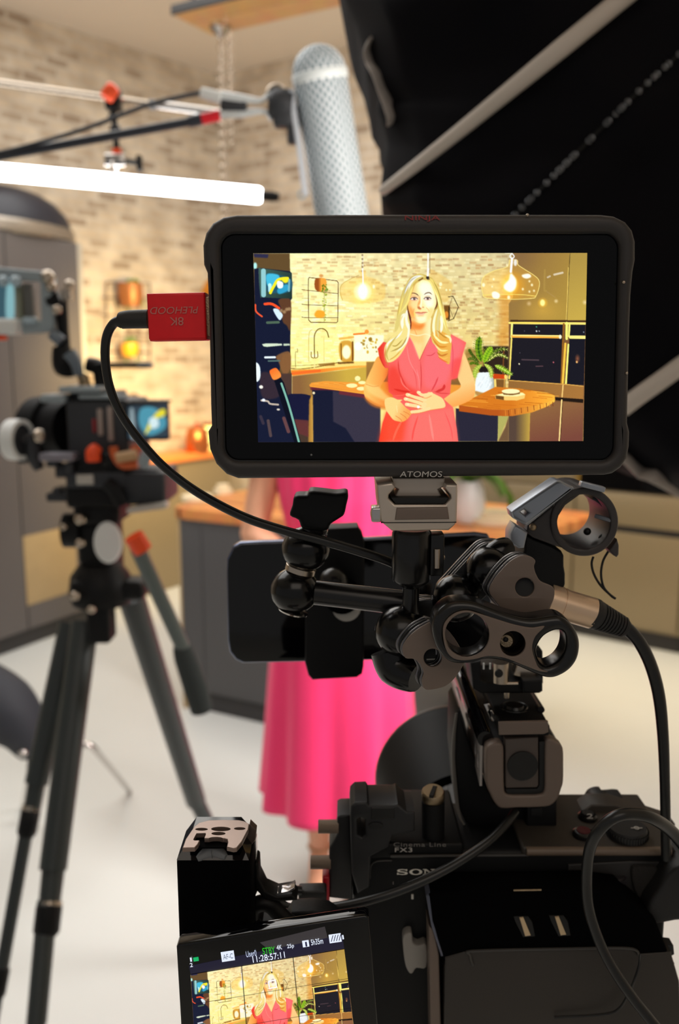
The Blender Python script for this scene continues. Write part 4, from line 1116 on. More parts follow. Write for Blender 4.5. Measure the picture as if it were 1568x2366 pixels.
# ------------------------------------------------------------------ tall bronze cabinets with ovens at the right
DC = Vector((.8, -.6, 0)); NC = Vector((.6, .8, 0))
R0 = on(1290, 1462, 0) - DC * .78
def tall(name, label, off, width, oven):
    p0 = R0 + DC * off
    t = thing(name, label, 'cabinet', p0 + DC * width / 2 + NC * .2)
    build('carcass', g_prism(quad(p0 + NC * .02, DC * width, NC * .30), .1, 2.3), M['cab_gold'], t)
    build('plinth', g_prism(quad(p0 + NC * .05, DC * width, NC * .25), 0, .1), M['kick'], t)
    g = .004
    def front(nm, z0, z1, mat=M['cab_gold']):
        return build(nm, g_prism(quad(p0 + DC * g, DC * (width - 2 * g), NC * .02), z0, z1, .002), mat, t)
    front('lower_door', .12, .64); front('drawer', .68, .86)
    build('gap_channel', g_prism(quad(p0 + NC * .016 + DC * g, DC * (width - 2 * g), NC * .02), .64, .68), M['kick'], t)
    if oven:
        ov = front('oven', .87, 1.46, M['gloss'])
        brass = material('gold_trim', (230, 184, 96), .25, .7)
        for z in (1.30,):
            build('oven_handle', g_rod(p0 + DC * .03 - NC * .035 + up * z, p0 + DC * (width - .03) - NC * .035 + up * z, .011), brass, ov)
        build('trim_strip', [g_prism(quad(p0 - NC * .004, DC * .018, NC * .02), .87, 1.46), g_prism(quad(p0 + DC * (width - .018) - NC * .004, DC * .018, NC * .02), .87, 1.46), g_prism(quad(p0 - NC * .004, DC * width, NC * .02), 1.462, 1.48)], brass, t)
        front('upper_door', 1.49, 2.3)
    else:
        front('upper_door', .87, 2.3)
    return t
tall('tall_cabinet', 'plain bronze tall cabinet behind the plant, left of the gold-trimmed ovens', 0, .78 + .06, False)
tall('oven_cabinet', 'bronze cabinet with a gold-edged black oven right of the mic clamp', .845, .6, True)
tall('oven_cabinet', 'bronze cabinet with a gold-edged black oven at the far right edge', 1.45, .6, True)

# ------------------------------------------------------------------ hanging plank and pendant chain
def chain(a, b, link=.03, w=.009, r=.0022):
    n = max(2, int((b - a).length / (link * .72))); out = []
    for k in range(n):
        c = a + (b - a) * ((k + .5) / n)
        out.append(g_ring(c, w, r, axis=(1, .2, 0) if k % 2 else (.2, -1, 0), seg=12, s2=6, sy=1.6))
        v, f = out[-1]
        R = (Vector((1, .2, 0)) if k % 2 else Vector((.2, -1, 0))).normalized()
        vv = []
        for q in v:
            d = q - c; vv.append(c + d * 1.0 + up * d.z * (link / (2 * w) * .75 - .6))
        out[-1] = (vv, f)
    return out
PZ = 2.95
pA, pB, pC_, pD = on(383, 40, PZ), on(490, 82, PZ), on(795, 12, PZ), on(600, -9, PZ)
pu = (pC_ - pB).normalized(); pw = (pA - pB); pw = pw - pu * pw.dot(pu)
plq = [(q.x, q.y) for q in (pB, pB + pu * 1.6, pB + pu * 1.6 + pw, pB + pw)]
pk = thing('hanging_plank', 'pale oak plank hung from the ceiling on short chains above the brick corner', 'ceiling light bar', pB + pu * .8 + pw / 2)
build('board', g_prism(plq, PZ, PZ + .03, .002), M['plank'], pk)
build('dark_edge', g_prism([(q.x, q.y) for q in (pB + pw - pu * .004, pB + pu * 1.6 + pw, pB + pu * 1.6 + pw * 1.04, pB + pw * 1.04 - pu * .004)], PZ, PZ + .036), M['kick'], pk)
for off, s in ((.06, .8), (.20, .8), (1.4, .8)):
    q = pB + pu * off + pw * s
    build('hanging_chain', chain(Vector((q.x, q.y, PZ + .03)), Vector((q.x, q.y, CEIL))), M['meshgrey'], pk)
def pendant(px, py, label):
    q = on(px, py, PZ); dz = 2.02
    t = thing('pendant_lamp', label, 'pendant lamp', q)
    build('ceiling_cap', g_lathe([(0, 0), (.045, 0), (.045, -.012), (.02, -.035), (.012, -.05), (0, -.05)], q, seg=24), M['chrome'], t)
    build('chain', chain(q - up * .04, Vector((q.x, q.y, dz))), M['steel'], t)
    s = Vector((q.x, q.y, dz)); q3 = on(px + 20, py + 18, PZ)
    build('side_chain', chain(q3, Vector((q3.x, q3.y, 2.5))), M['steel'], t)
    build('lamp_holder', g_lathe([(0, 0), (.018, 0), (.018, -.06), (0, -.06)], s, seg=16), M['steel'], t)
    build('bulb', g_lathe([(0, -.06), (.012, -.07), (.03, -.11), (.03, -.13), (.016, -.155), (0, -.16)], s, seg=16), M['bulb'], t)
    build('glass_shade', g_lathe([(.02, -.01), (.024, -.04), (.05, -.075), (.095, -.11), (.11, -.145), (.105, -.18), (.10, -.19), (.103, -.18), (.107, -.145), (.093, -.113), (.048, -.078), (.022, -.042), (.018, -.01)], s, seg=36), M['amberglass'], t)
pendant(509, 60, 'amber glass pendant lamp on the chain nearest the plank end')
# ------------------------------------------------------------------ light tube, arm and boom microphone hung into the set
YT = 2.15
a, b = at(-300, 370, YT), at(606, 452, YT)
tb = thing('light_tube', 'glowing white light tube hung under the silver arm at the left', 'tube light', (a + b) / 2)
build('lit_tube', [g_lathe([(.0185, 0), (.0185, (b - a).length - .010), (.016, (b - a).length - .003), (.010, (b - a).length)], a, b - a, 24)], M['tube'], tb)
dd = (b - a).normalized()
build('end_cap', [g_rod(b - dd * .001, b + dd * .03, .012, 24), g_rod(b + dd * .028, b + dd * .04, .010, 16)], M['black'], tb)
ra, rb = at(-500, 120, YT), at(520, 264, YT)
arm = thing('light_stand_boom', 'thin silver arm crossing the brick wall above the light tube', 'stand arm', ra)
build('arm_tube', [g_rod(ra, at(350, 241, YT), .0072, 16)], M['steel'], arm)
build('inner_tube', [g_rod(at(350, 241, YT), rb, .0098, 16)], M['chrome'], arm)
build('arm_collar', [g_rod(at(345, 240, YT), at(362, 243, YT), .0115, 16)], M['grey'], arm)
cl = thing('light_clamp', 'black clamp with an orange knob holding the light tube on the silver arm', 'clamp', at(262, 400, YT))
build('clamp_jaw', g_box(at(262, 230, YT), (.034, .04, .05), bevel=.005), M['black'], cl)
build('orange_knob', g_lathe([(0, -.016), (.016, -.016), (.02, -.008), (.02, .008), (.014, .016), (0, .016)], at(254, 213, YT - .025), (-.6, -.3, .5), 16), M['orange'], cl)
build('link_rod', g_rod(at(262, 250, YT), at(270, 350, YT), .007, 12), M['black'], cl)
build('link_joint', [g_ball(at(266, 298, YT), .013), g_ball(at(260, 272, YT), .011)], M['satin'], cl)
build('orange_ring', g_rod(at(269, 345, YT), at(271, 360, YT), .011, 14), M['orange'], cl)
build('tube_bracket', [g_box(at(268, 372, YT), (.05, .03, .028), bevel=.004), g_ring(at(264, 395, YT), .024, .004, axis=dd, seg=24)], M['chrome'], cl)
build('wing_knob', [g_rod(at(290, 372, YT), at(316, 376, YT), .006), g_box(at(322, 378, YT), (.012, .022, .036), bevel=.003)], M['black'], cl)

YB = 1.55
A0, A1 = at(738, 172, YB), at(806, 600, YB + .05)
ax = (A1 - A0).normalized(); LB = (A1 - A0).length
mic = thing('boom_microphone', 'pale grey mesh wind shield microphone above the monitor', 'microphone', A1)
R_ = .0455
prof = [(0, -R_)] + [(R_ * math.sin(t), -R_ * math.cos(t)) for t in np.linspace(.12, PI / 2, 12)] + [(R_ * 1.0, .1), (R_ * 1.04, LB - .05), (R_ * .7, LB - .01), (0, LB)]
bl = build('mesh_shield', g_lathe(prof, A0, ax, 48), M['blimp'], mic, angle=80)
uvl = bl.data.uv_layers.new(name='UVMap'); Rf = frame(ax); org = world_loc(bl)
for poly in bl.data.polygons:
    aa = []
    for li in poly.loop_indices:
        q = Rf.transposed() @ (bl.data.vertices[bl.data.loops[li].vertex_index].co + org - A0)
        aa.append((math.atan2(q.y, q.x) / (2 * PI), q.z, li, math.hypot(q.x, q.y)))
    ref = next((x[0] for x in aa if x[3] > 1e-5), 0)
    for u_, h_, li, rr in aa:
        if rr < 1e-5: u_ = ref
        while u_ - ref > .5: u_ -= 1
        while u_ - ref < -.5: u_ += 1
        uvl.data[li].uv = (u_, h_ / .45)
build('pale_band', g_lathe([(R_ * 1.0, -.004), (R_ * 1.035, -.002), (R_ * 1.035, .010), (R_ * 1.0, .012)], A0, ax, 40), material('pale_band', (224, 232, 234), .5), mic)
build('suspension_rail', g_tube([at(672, 208, YB - .01), at(690, 332, YB - .01), at(706, 452, YB - .01)], .0065, 10, flat=.6), material('rail_grey', (176, 182, 190), .4), mic)
build('rail_hook', g_ring(at(697, 450, YB - .01), .006, .002, axis=(0, 1, 0), seg=16, s2=6), M['paleblue'], mic)
build('cradle', [g_lathe([(0, 0), (.022, 0), (.025, .012), (.025, .03), (.018, .04), (0, .04)], at(676, 245, YB), (-1, 0, .1), 20), g_box(at(655, 252, YB), (.035, .03, .06), bevel=.006), g_box(at(678, 290, YB), (.022, .022, .06), bevel=.004)], M['meshgrey'], mic)
build('cradle_knob', [g_ring(at(637, 218, YB), .013, .005, axis=(.2, 1, 0)), g_ring(at(660, 222, YB), .006, .003, axis=(0, 1, 0))], M['steel'], mic)
bp = thing('boom_pole', 'black boom pole with a red end running to the grey microphone', 'boom pole', at(0, 360, YB))
build('pole', [g_rod(at(-500, 452, YB), at(440, 281, YB), .0075, 16, .0075), g_rod(at(436, 282, YB), at(466, 275, YB), .0098, 16)], material('dark_carbon_pole', (42, 46, 56), .35), bp)
build('red_collar', g_rod(at(462, 276, YB), at(508, 266, YB), .0092, 18), material('red_collar', (226, 26, 42), .35), bp)
clr = material('clear_grey_plastic', (206, 212, 214), .2)
build('forked_clip', [g_tube([at(510, 220, YB), at(560, 228, YB), at(605, 232, YB), at(622, 212, YB)], [.011, .01, .006, .005], 10, flat=.5), g_tube([at(512, 262, YB), at(560, 262, YB), at(610, 258, YB), at(628, 278, YB)], [.012, .011, .006, .005], 10, flat=.5)], clr, bp)
build('clip_core', g_box(at(540, 243, YB), (.045, .014, .02), bevel=.004), M['meshgrey'], bp)
mc = thing('microphone_cable', 'thin grey cable along the boom pole with a white plug', 'cable', at(0, 350, YB))
build('wire', g_tube([at(-300, 424, YB - .01), at(-60, 366, YB - .01), at(60, 338, YB - .01), at(200, 296, YB - .01), at(350, 240, YB - .01), at(470, 213, YB - .01)], .0038, 10), M['meshgrey'], mc)
build('white_plug', g_rod(at(464, 214, YB - .01), at(510, 227, YB - .01), .009, 16, .011), M['white'], mc)

# ------------------------------------------------------------------ big black softbox seen from behind, upper right
YS = 1.0
left_edge = [(-330, 730), (-60, 780), (0, 796), (60, 822), (130, 839), (180, 846), (208, 862), (230, 876), (248, 868), (290, 884), (332, 893), (390, 884), (440, 878), (468, 881), (492, 902), (640, 985), (820, 1120), (1000, 1300), (1080, 1410), (1106, 1470), (1122, 1530), (1136, 1570), (1160, 1700), (1200, 1950)]
le = np.array(left_edge, float)
def xl(y): return float(np.interp(y, le[:, 0], le[:, 1]))
NR, NCc = 120, 80
def soft_grid(dep, push):
    vs = []
    for i in range(NR + 1):
        y = -330 + (1530) * i / NR
        x0, x1 = xl(y), 2150
        for j in range(NCc + 1):
            t = j / NCc; x = x0 + (x1 - x0) * t ** 1.25
            f = (x * .63 + y * .77)
            fold = .006 * math.sin(f / 41. + 1.3 * math.sin(x / 260)) + .009 * math.sin((x * .80 + y * .6) / 97. + 2.0 * math.sin(y / 420.)) + .004 * math.sin((x - y) / 60.)
            edge = min(1, t * 9)
            yy = YS + dep - .14 * math.sin(PI * min(t, .62)) * push - fold * edge * push + .04 * (1 - edge)
            vs.append(at(x, y, yy))
    fs = [[i * (NCc + 1) + j, i * (NCc + 1) + j + 1, (i + 1) * (NCc + 1) + j + 1, (i + 1) * (NCc + 1) + j] for i in range(NR) for j in range(NCc)]
    return vs, fs
def soft_at(px, py, lift=.012):
    x0, x1 = xl(py), 2150
    t = max(0., (px - x0) / (x1 - x0)) ** (1 / 1.25)
    f = (px * .63 + py * .77)
    fold = .006 * math.sin(f / 41. + 1.3 * math.sin(px / 260)) + .009 * math.sin((px * .80 + py * .6) / 97. + 2.0 * math.sin(py / 420.)) + .004 * math.sin((px - py) / 60.)
    edge = min(1, t * 9)
    return at(px, py, YS - .14 * math.sin(PI * min(t, .62)) - fold * edge + .04 * (1 - edge) - lift)
v1, f1 = soft_grid(0, 1)
W1 = NCc + 1
def soft_back(v):                                    # the lit front lies deeper in the set, a little smaller
    c = Vector((.55, 1.0, 1.9)); d = v - c
    return Vector((c.x + d.x * .97, v.y * .15 + .85 * 1.0 + .30, c.z + d.z * .97))
rimi = [j for j in range(W1)] + [i * W1 + NCc for i in range(1, NR + 1)] + [NR * W1 + j for j in range(NCc - 1, -1, -1)] + [i * W1 for i in range(NR - 1, 0, -1)]
nv = len(v1)
vs = list(v1) + [soft_back(v1[k]) for k in rimi]
fs = list(f1)
n = len(rimi)
for k in range(n):
    fs.append([rimi[k], rimi[(k + 1) % n], nv + (k + 1) % n, nv + k])
sb = thing('softbox', 'large black fabric softbox seen from behind at the upper right', 'softbox', at(1500, 1100, YS + .2))
build('fabric_shell', (vs, fs), M['darkfabric'], sb, angle=180)
back = [soft_back(v1[k]) + Vector((0, -.004, 0)) for k in rimi]
build('lit_diffuser', (back, [list(range(n))]), M['diffuser'], sb, smooth_all=False)
for pts in (((884, 441), (960, 383), (1062, 302), (1180, 206), (1300, 108), (1440, -6), (1500, -55)), ((1440, 942), (1475, 915), (1530, 876), (1580, 840), (1640, 800))):
    build('rod_sleeve', g_tube([soft_at(x, y) for x, y in pts], [.0052, .0068, .0085, .009] if pts[0][0] < 900 else .009, 12), M['greyrod'], sb)
build('hook_strip', g_tube([soft_at(x, y, .006) for x, y in ((856, 88), (849, 112), (856, 145), (872, 172), (884, 205), (897, 240), (904, 270), (900, 288))], [.004, .0075, .0085, .009, .0085, .004], 10, flat=.4), M['strap'], sb)['label'] = 'loose grey strip on the edge'
build('lower_strap', g_tube([soft_at(x, y, .02) for x, y in ((1425, 1040), (1450, 1064), (1480, 1090), (1520, 1104), (1575, 1138), (1620, 1165))], [.008, .0095, .0095], 10, flat=.4), M['strap'], sb)['label'] = 'grey strap at the lower edge'
zz = []
zp = catmull([Vector((x, y, 0)) for x, y in ((1185, 500), (1240, 445), (1290, 395), (1340, 345), (1400, 285), (1450, 235), (1510, 178), (1580, 115))], 9)
for k, q in enumerate(zp):
    if k % 3 == 2 or random.random() < .25: continue
    zz.append(g_ring(soft_at(q.x, q.y, .006), .0022, .0009, axis=(.2, -1, .3), seg=10, s2=5))
build('zip', [g_tube([soft_at(q.x, q.y, .002) for q in zp], .0018, 6, 1)], M['black'], sb)
build('zip_teeth', zz, M['zip'], sb)
# the stand that carries the softbox, out of the picture to the right
ss = thing('light_stand', 'black stand carrying the black softbox, mostly hidden', 'light stand', (1.05, 1.25, 0))
build('stand_pole', g_rod((1.05, 1.25, .02), (1.05, 1.25, 1.75), .016), M['black'], ss)
for k in range(3):
    an = k * 2.094 + .4
    build('stand_leg', g_rod((1.05, 1.25, .35), (1.05 + .4 * math.cos(an), 1.25 + .4 * math.sin(an), .012), .011), M['black'], ss)

# ------------------------------------------------------------------ second camera on its tripod at the left
YC = 1.45
def bx(x0, y0, x1, y1, Y, dep, bev=.003):
    p, q = at(x0, y0, Y), at(x1, y1, Y)
    return g_box(((p.x + q.x) / 2, Y + dep / 2, (p.z + q.z) / 2), (abs(q.x - p.x), dep, abs(p.z - q.z)), bevel=min(bev, abs(q.x - p.x) * .4, abs(p.z - q.z) * .4, dep * .4))
cc = thing('cinema_camera', 'dark cinema camera with a white focus wheel on the tripod at the left', 'cinema camera', at(240, 1110, YC))
build('camera_body', [bx(150, 925, 300, 1085, YC - .05, .16, .006), bx(160, 905, 260, 930, YC - .03, .10)], M['meshgrey'], cc)
build('lens', [g_rod(at(168, 990, YC + .02), at(105, 988, YC + .05), .046, 32), g_rod(at(128, 988, YC + .04), at(92, 988, YC + .06), .054, 32)], material('matte_black_lens', (14, 14, 16), .7, spec=.2), cc)
build('top_plate', [bx(134, 893, 230, 908, YC - .055, .09), bx(92, 912, 150, 930, YC - .055, .05), bx(180, 912, 290, 922, YC - .053, .03)], M['paleblue'], cc)
build('top_handle', [bx(215, 838, 345, 850, YC - .02, .03), g_tube([at(200, 842, YC), at(228, 850, YC), at(234, 880, YC), at(238, 925, YC)], [.012, .014, .012, .016], 10)], M['black'], cc)
build('handle_end', [bx(316, 837, 346, 851, YC - .025, .03)], M['grey'], cc)
build('side_rib', [bx(223, 945, 238, 1007, YC - .056, .01, .002), bx(246, 940, 262, 1020, YC - .056, .01, .002)], material('tan_grey_rib', (166, 150, 142), .4), cc)
build('red_mark', bx(212, 968, 222, 1000, YC - .055, .008, .002), material('dull_red', (150, 40, 44), .5), cc)
ds = build('side_display', [bx(288, 928, 389, 1018, YC - .06, .02, .004), bx(300, 925, 388, 931, YC - .05, .03, .002)], M['black'], cc)
def dotquad(name, pts, Y, mat, parent, th=.0006): return build(name, plate(pts, Y, th, bevel=.0001), mat, parent)
dotquad('display_picture', [(295, 938), (386, 934), (388, 1010), (296, 1014)], YC - .0614, lit('display_navy', (46, 62, 74)), ds)
dotquad('picture_blue', round_poly([(325, 945), (355, 942), (382, 965), (380, 990), (345, 1006), (322, 980)]), YC - .0622, lit('display_blue', (76, 150, 172)), ds)
dotquad('picture_yellow', round_poly([(335, 1003), (345, 975), (365, 950), (380, 946), (380, 960), (362, 968), (348, 990)], 4), YC - .0632, lit('display_yellow', (232, 220, 50)), ds)
dotquad('picture_white', round_poly([(345, 968), (362, 966), (366, 984), (350, 990)], 4), YC - .0642, lit('display_white', (214, 236, 240)), ds)
dotquad('picture_pale', round_poly([(300, 950), (308, 948), (312, 1008), (303, 1010)], 4), YC - .0622, lit('display_pale', (140, 158, 164)), ds)
fw = thing('focus_wheel', 'white ringed focus wheel at the left end of the cinema camera', 'focus wheel', at(35, 1060, YC - .05))
wa = Vector((.96, -.27, .0)).normalized()
build('white_ring', g_lathe([(.026, -.012), (.033, -.011), (.033, .011), (.026, .012), (.024, 0)], at(40, 1016, YC - .06), wa, 32, close=True), M['white'], fw)
build('wheel_hub', [g_lathe([(0, -.02), (.018, -.02), (.026, -.008), (.026, .008), (0, .01)], at(40, 1016, YC - .06), wa, 24), g_rod(at(34, 1016, YC - .06), at(-40, 1016, YC - .03), .017, 18), g_rod(at(48, 1016, YC - .06), at(92, 1005, YC - .04), .008)], M['meshgrey'], fw)
build('silver_knob', g_ball(at(90, 1007, YC - .07), .011), M['steel'], fw)
fb = thing('follow_focus_base', 'grey bar and bracket under the lens of the cinema camera', 'camera bracket', at(120, 1090, YC))
build('grey_bar', bx(88, 1048, 171, 1066, YC - .08, .03), material('lilac_grey_metal', (140, 136, 146), .4, .4), fb)
build('bracket', [bx(105, 1064, 132, 1080, YC - .07, .03), bx(150, 1068, 168, 1092, YC - .07, .03), g_tube([at(72, 1010, YC - .05), at(76, 1050, YC - .05), at(92, 1085, YC - .05)], [.012, .013, .008], 10), bx(125, 1075, 160, 1105, YC - .05, .04), bx(40, 1058, 64, 1072, YC - .05, .02)], M['meshgrey'], fb)
rg = thing('rod_clamp', 'orange and black rod clamp under the body of the cinema camera', 'rod clamp', at(270, 1075, YC - .07))
build('orange_lever', [g_tube([at(216, 1066, YC - .08), at(216, 1045, YC - .08), at(226, 1032, YC - .08)], [.011, .012, .008], 12)], M['orange'], rg)
build('orange_ring', [g_tube([at(262, 1032, YC - .075), at(266, 1055, YC - .075), at(285, 1074, YC - .075), at(318, 1072, YC - .075)], .007, 10), bx(300, 1030, 322, 1044, YC - .075, .02)], material('burnt_orange', (206, 96, 44), .4), rg)
build('tan_grip', g_rod(at(270, 1058, YC - .085), at(316, 1050, YC - .085), .0085, 14), material('tan_rubber', (200, 160, 116), .5), rg)
build('black_saddle', [bx(230, 1045, 268, 1080, YC - .08, .05, .008), bx(175, 1068, 300, 1092, YC - .06, .08)], M['black'], rg)
build('pale_tab', g_box(at(337, 1058, YC - .09), (.018, .01, .032), Matrix.Rotation(.45, 3, 'Y'), bevel=.004), M['paleblue'], rg)
sp = thing('slide_plate', 'dark sliding base plate with a pale strip under the cinema camera', 'camera plate', at(270, 1180, YC))
build('plate_block', [bx(150, 1090, 290, 1128, YC - .06, .10), bx(280, 1092, 382, 1168, YC - .06, .12, .006), bx(290, 1084, 366, 1098, YC - .05, .08)], M['meshgrey'], sp)
build('pale_strip', g_box(at(342, 1172, YC - .07), (.064, .03, .0085), Matrix.Rotation(-.14, 3, 'Y'), bevel=.002), M['lightgrey'], sp)
build('pale_label', bx(175, 1097, 216, 1120, YC - .064, .004, .002), M['lightgrey'], sp)
fh = thing('fluid_head', 'black fluid head with a white round lever on the left tripod', 'tripod head', at(230, 1340, YC))
build('head_body', [bx(148, 1120, 280, 1176, YC - .05, .11, .008), bx(165, 1165, 275, 1215, YC - .04, .10, .01), bx(172, 1205, 260, 1310, YC - .02, .09, .012), g_rod(at(150, 1225, YC), at(190, 1225, YC), .03, 20), bx(186, 1290, 264, 1350, YC - .02, .08, .01), g_tube([at(245, 1115, YC - .07), at(265, 1135, YC - .07), at(280, 1168, YC - .07)], .011, 10)], M['black'], fh)
build('side_fin', [bx(105, 1140, 160, 1160, YC - .03, .06), bx(120, 1128, 140, 1142, YC - .03, .04)], M['meshgrey'], fh)
build('white_lever', g_lathe([(0, 0), (.02, 0), (.023, .006), (.02, .014), (0, .016)], at(251, 1253, YC - .07), (.1, -1, .1), 24), M['white'], fh)
lv = fh.children[-1]
for v in lv.data.vertices: v.co.z = v.co.z + (v.co.z - (at(251, 1253, YC - .07) - world_loc(lv)).z) * .5
for px_, py_, dy_, r_ in ((186, 1199, .05, .010), (148, 1217, .04, .006), (186, 1255, .06, .008)):
    build('steel_button', g_ball(at(px_, py_, YC - dy_), r_), M['steel'], fh)
ph = build('pan_handle', [g_rod(at(318, 1268, YC - .12), at(425, 1502, YC - .06), .0125, 16)], material('grey_green_rod', (96, 106, 104), .35), fh)
build('orange_tip', g_rod(at(308, 1238, YC - .125), at(330, 1272, YC - .12), .0155, 18, .0155), M['orange'], ph)
build('foam_grip', g_tube([at(418, 1490, YC - .06), at(428, 1520, YC - .058), at(452, 1590, YC - .05), at(466, 1640, YC - .045)], [.014, .019, .021, .019], 16), M['foam'], ph)
tr = thing('tripod', 'tall dark tripod carrying the cinema camera at the left', 'tripod', (-.42, 1.45, 0))
def leg(parts, foot_px):
    return parts
build('tripod_bowl', [g_lathe([(0, 0), (.05, 0), (.055, .02), (.05, .05), (.035, .07), (0, .075)], at(235, 1392, YC), seg=24), bx(160, 1345, 200, 1400, YC - .05, .05, .006), bx(262, 1345, 332, 1392, YC - .03, .06, .012), bx(195, 1400, 255, 1490, YC - .03, .05, .008)], M['black'], tr)
for px_, py_, r_ in ((174, 1377, .0085), (211, 1408, .0075)):
    build('steel_bolt', g_ball(at(px_, py_, YC - .06), r_), M['steel'], tr)
tg = M['tripodgrey']
def tleg(Ya, Yb, segs, joints):
    """segs: list of (px0,py0,px1,py1,radius); distance runs from Ya at the top to Yb at the bottom"""
    y0, y1 = segs[0][1], segs[-1][3]
    yy = lambda py: Ya + (Yb - Ya) * (py - y0) / (y1 - y0)
    e_ = at(segs[-1][2], segs[-1][3], Yb); d_ = (e_ - at(segs[-1][0], segs[-1][1], yy(segs[-1][1]))).normalized(); ft_ = e_ - d_ * ((e_.z - .012) / d_.z)
    l = build('leg', [g_rod(e_, ft_, segs[-1][4] * .9, 16)] + [g_rod(at(s[0], s[1], yy(s[1])), at(s[2], s[3], yy(s[3])), s[4], 18, s[4] * .92) for s in segs], tg, tr)
    for (px, py, h, r, m) in joints:
        ax_ = (at(segs[-1][2], segs[-1][3], Yb) - at(segs[0][0], segs[0][1], Ya)).normalized(); c = at(px, py, yy(py))
        if m: build('steel_collar', g_rod(c - ax_ * h, c + ax_ * h, r, 18), M['steel'], l)
        else: build('leg_lock', g_lathe([(r * .8, -h), (r, -h * .8), (r, h * .7), (r * .75, h)], c, ax_, 18), M['black'], l)
tleg(1.47, 1.05, [(196, 1440, 122, 2010, .024), (124, 2000, 114, 2090, .0185), (110, 2080, 84, 2366, .0165), (84, 2366, 60, 2640, .014)], [(110, 2125, .024, .0205, False), (116, 2092, .006, .0185, True)])
tleg(1.50, 1.22, [(165, 1440, 84, 1810, .022), (86, 1800, 74, 1870, .0155), (70, 1870, 4, 2240, .012), (4, 2240, -40, 2500, .010)], [(66, 1900, .024, .0165, False), (72, 1868, .005, .0155, True), (-2, 2270, .024, .014, False)])
tleg(1.50, 2.0, [(302, 1375, 452, 1850, .0245), (448, 1840, 490, 1925, .0185), (488, 1920, 560, 2120, .015)], [(492, 1930, .03, .0205, False)])
# the camera's own monitor on an articulating arm
mo = thing('side_monitor', 'pale caged monitor on an arm at the left edge of the picture', 'monitor', at(40, 770, YC))
build('cage_frame', plate([(-60, 612), (112, 628), (118, 640), (122, 760), (112, 768), (-60, 778)], YC - .02, .03, [[(-50, 640), (92, 650), (94, 740), (-50, 744)]], .003), M['paleblue'], mo)
build('frame_lug', [g_ball(at(8, 650, YC - .03), .009), g_ball(at(36, 650, YC - .03), .009), bx(50, 732, 80, 748, YC - .03, .02)], material('pale_blue_lug', (176, 196, 208), .3), mo)
dotquad('lit_panel', [(-50, 652), (32, 655), (34, 745), (-50, 745)], YC - .012, lit('panel_teal', (52, 84, 96)), mo)
dotquad('panel_glow', round_poly([(16, 655), (31, 657), (32, 735), (14, 735)], 4), YC - .0130, lit('panel_pale', (130, 178, 184)), mo)
build('olive_bar', bx(32, 652, 52, 742, YC - .012, .02, .002), material('olive_grey', (140, 144, 124), .5), mo)
build('grey_bar', bx(52, 655, 76, 740, YC - .010, .02, .002), material('warm_grey_bar', (104, 104, 100), .5), mo)
build('white_battery', bx(-60, 735, 37, 772, YC - .05, .05, .006), M['white'], mo)
build('orange_tab', bx(-40, 774, 9, 786, YC - .04, .02, .003), M['orange'], mo)
am = thing('articulating_arm', 'black articulating arm with steel knobs between side monitor and cinema camera', 'arm', at(160, 860, YC))
build('arm_rod', [g_tube([at(140, 690, YC), at(146, 760, YC), at(150, 830, YC)], [.011, .009, .010], 12), g_tube([at(142, 800, YC), at(150, 845, YC), at(185, 850, YC)], [.014, .02, .010], 12), g_rod(at(112, 700, YC - .01), at(140, 688, YC - .01), .012)], M['black'], am)
build('steel_knob', [g_ball(at(110, 640, YC - .02), .011), g_ball(at(117, 662, YC - .02), .009), g_ball(at(160, 658, YC - .02), .008), g_rod(at(155, 668, YC - .02), at(157, 694, YC - .02), .0095, 14), g_ball(at(131, 716, YC - .03), .008)], M['steel'], am)
build('pale_tensioner', [g_tube([at(160, 815, YC - .02), at(176, 840, YC - .02), at(182, 868, YC - .02)], [.012, .010, .008], 10), g_rod(at(120, 770, YC - .015), at(142, 790, YC - .015), .010)], material('grey_blue_metal', (112, 122, 132), .35, .4), am)
build('brass_fitting', [g_ball(at(193, 875, YC - .01), .010), g_ball(at(197, 892, YC - .01), .011), g_ball(at(200, 910, YC - .01), .009)], M['brass'], am)

# ------------------------------------------------------------------ chair low at the left edge
ch = thing('padded_chair', 'dark padded chair with slim metal legs cut off by the left edge', 'chair', (-.95, 2.75, 0))
ca = on(20, 1640, .46)
gs = g_tube([at(-170, 1580, 2.45), at(-60, 1605, 2.45), at(10, 1640, 2.45), at(52, 1690, 2.45), at(70, 1745, 2.45)], [.10, .11, .10, .075, .03], 18)
build('seat_shell', gs, M['navy'], ch)
h0, ft = at(200, 1722, 2.60), on(300, 1832, 0)
build('leg', g_tube([at(176, 1716, 2.60), h0, at(222, 1735, 2.64), ft + up * .006], [.012, .012, .011, .009], 10, 3), M['chrome'], ch)
build('leg', g_tube([at(126, 1716, 2.55), at(112, 1780, 2.5), on(86, 1905, 0) + up * .006], .008, 10, 3), M['chrome'], ch)
build('leg', g_tube([at(72, 1735, 2.45), at(64, 1800, 2.42), on(52, 1870, 0) + up * .006], .008, 10, 3), M['chrome'], ch)
build('seat_bolt', [g_ball(at(53, 1738, 2.4), .014), g_ball(at(126, 1718, 2.55), .011)], M['chrome'], ch)
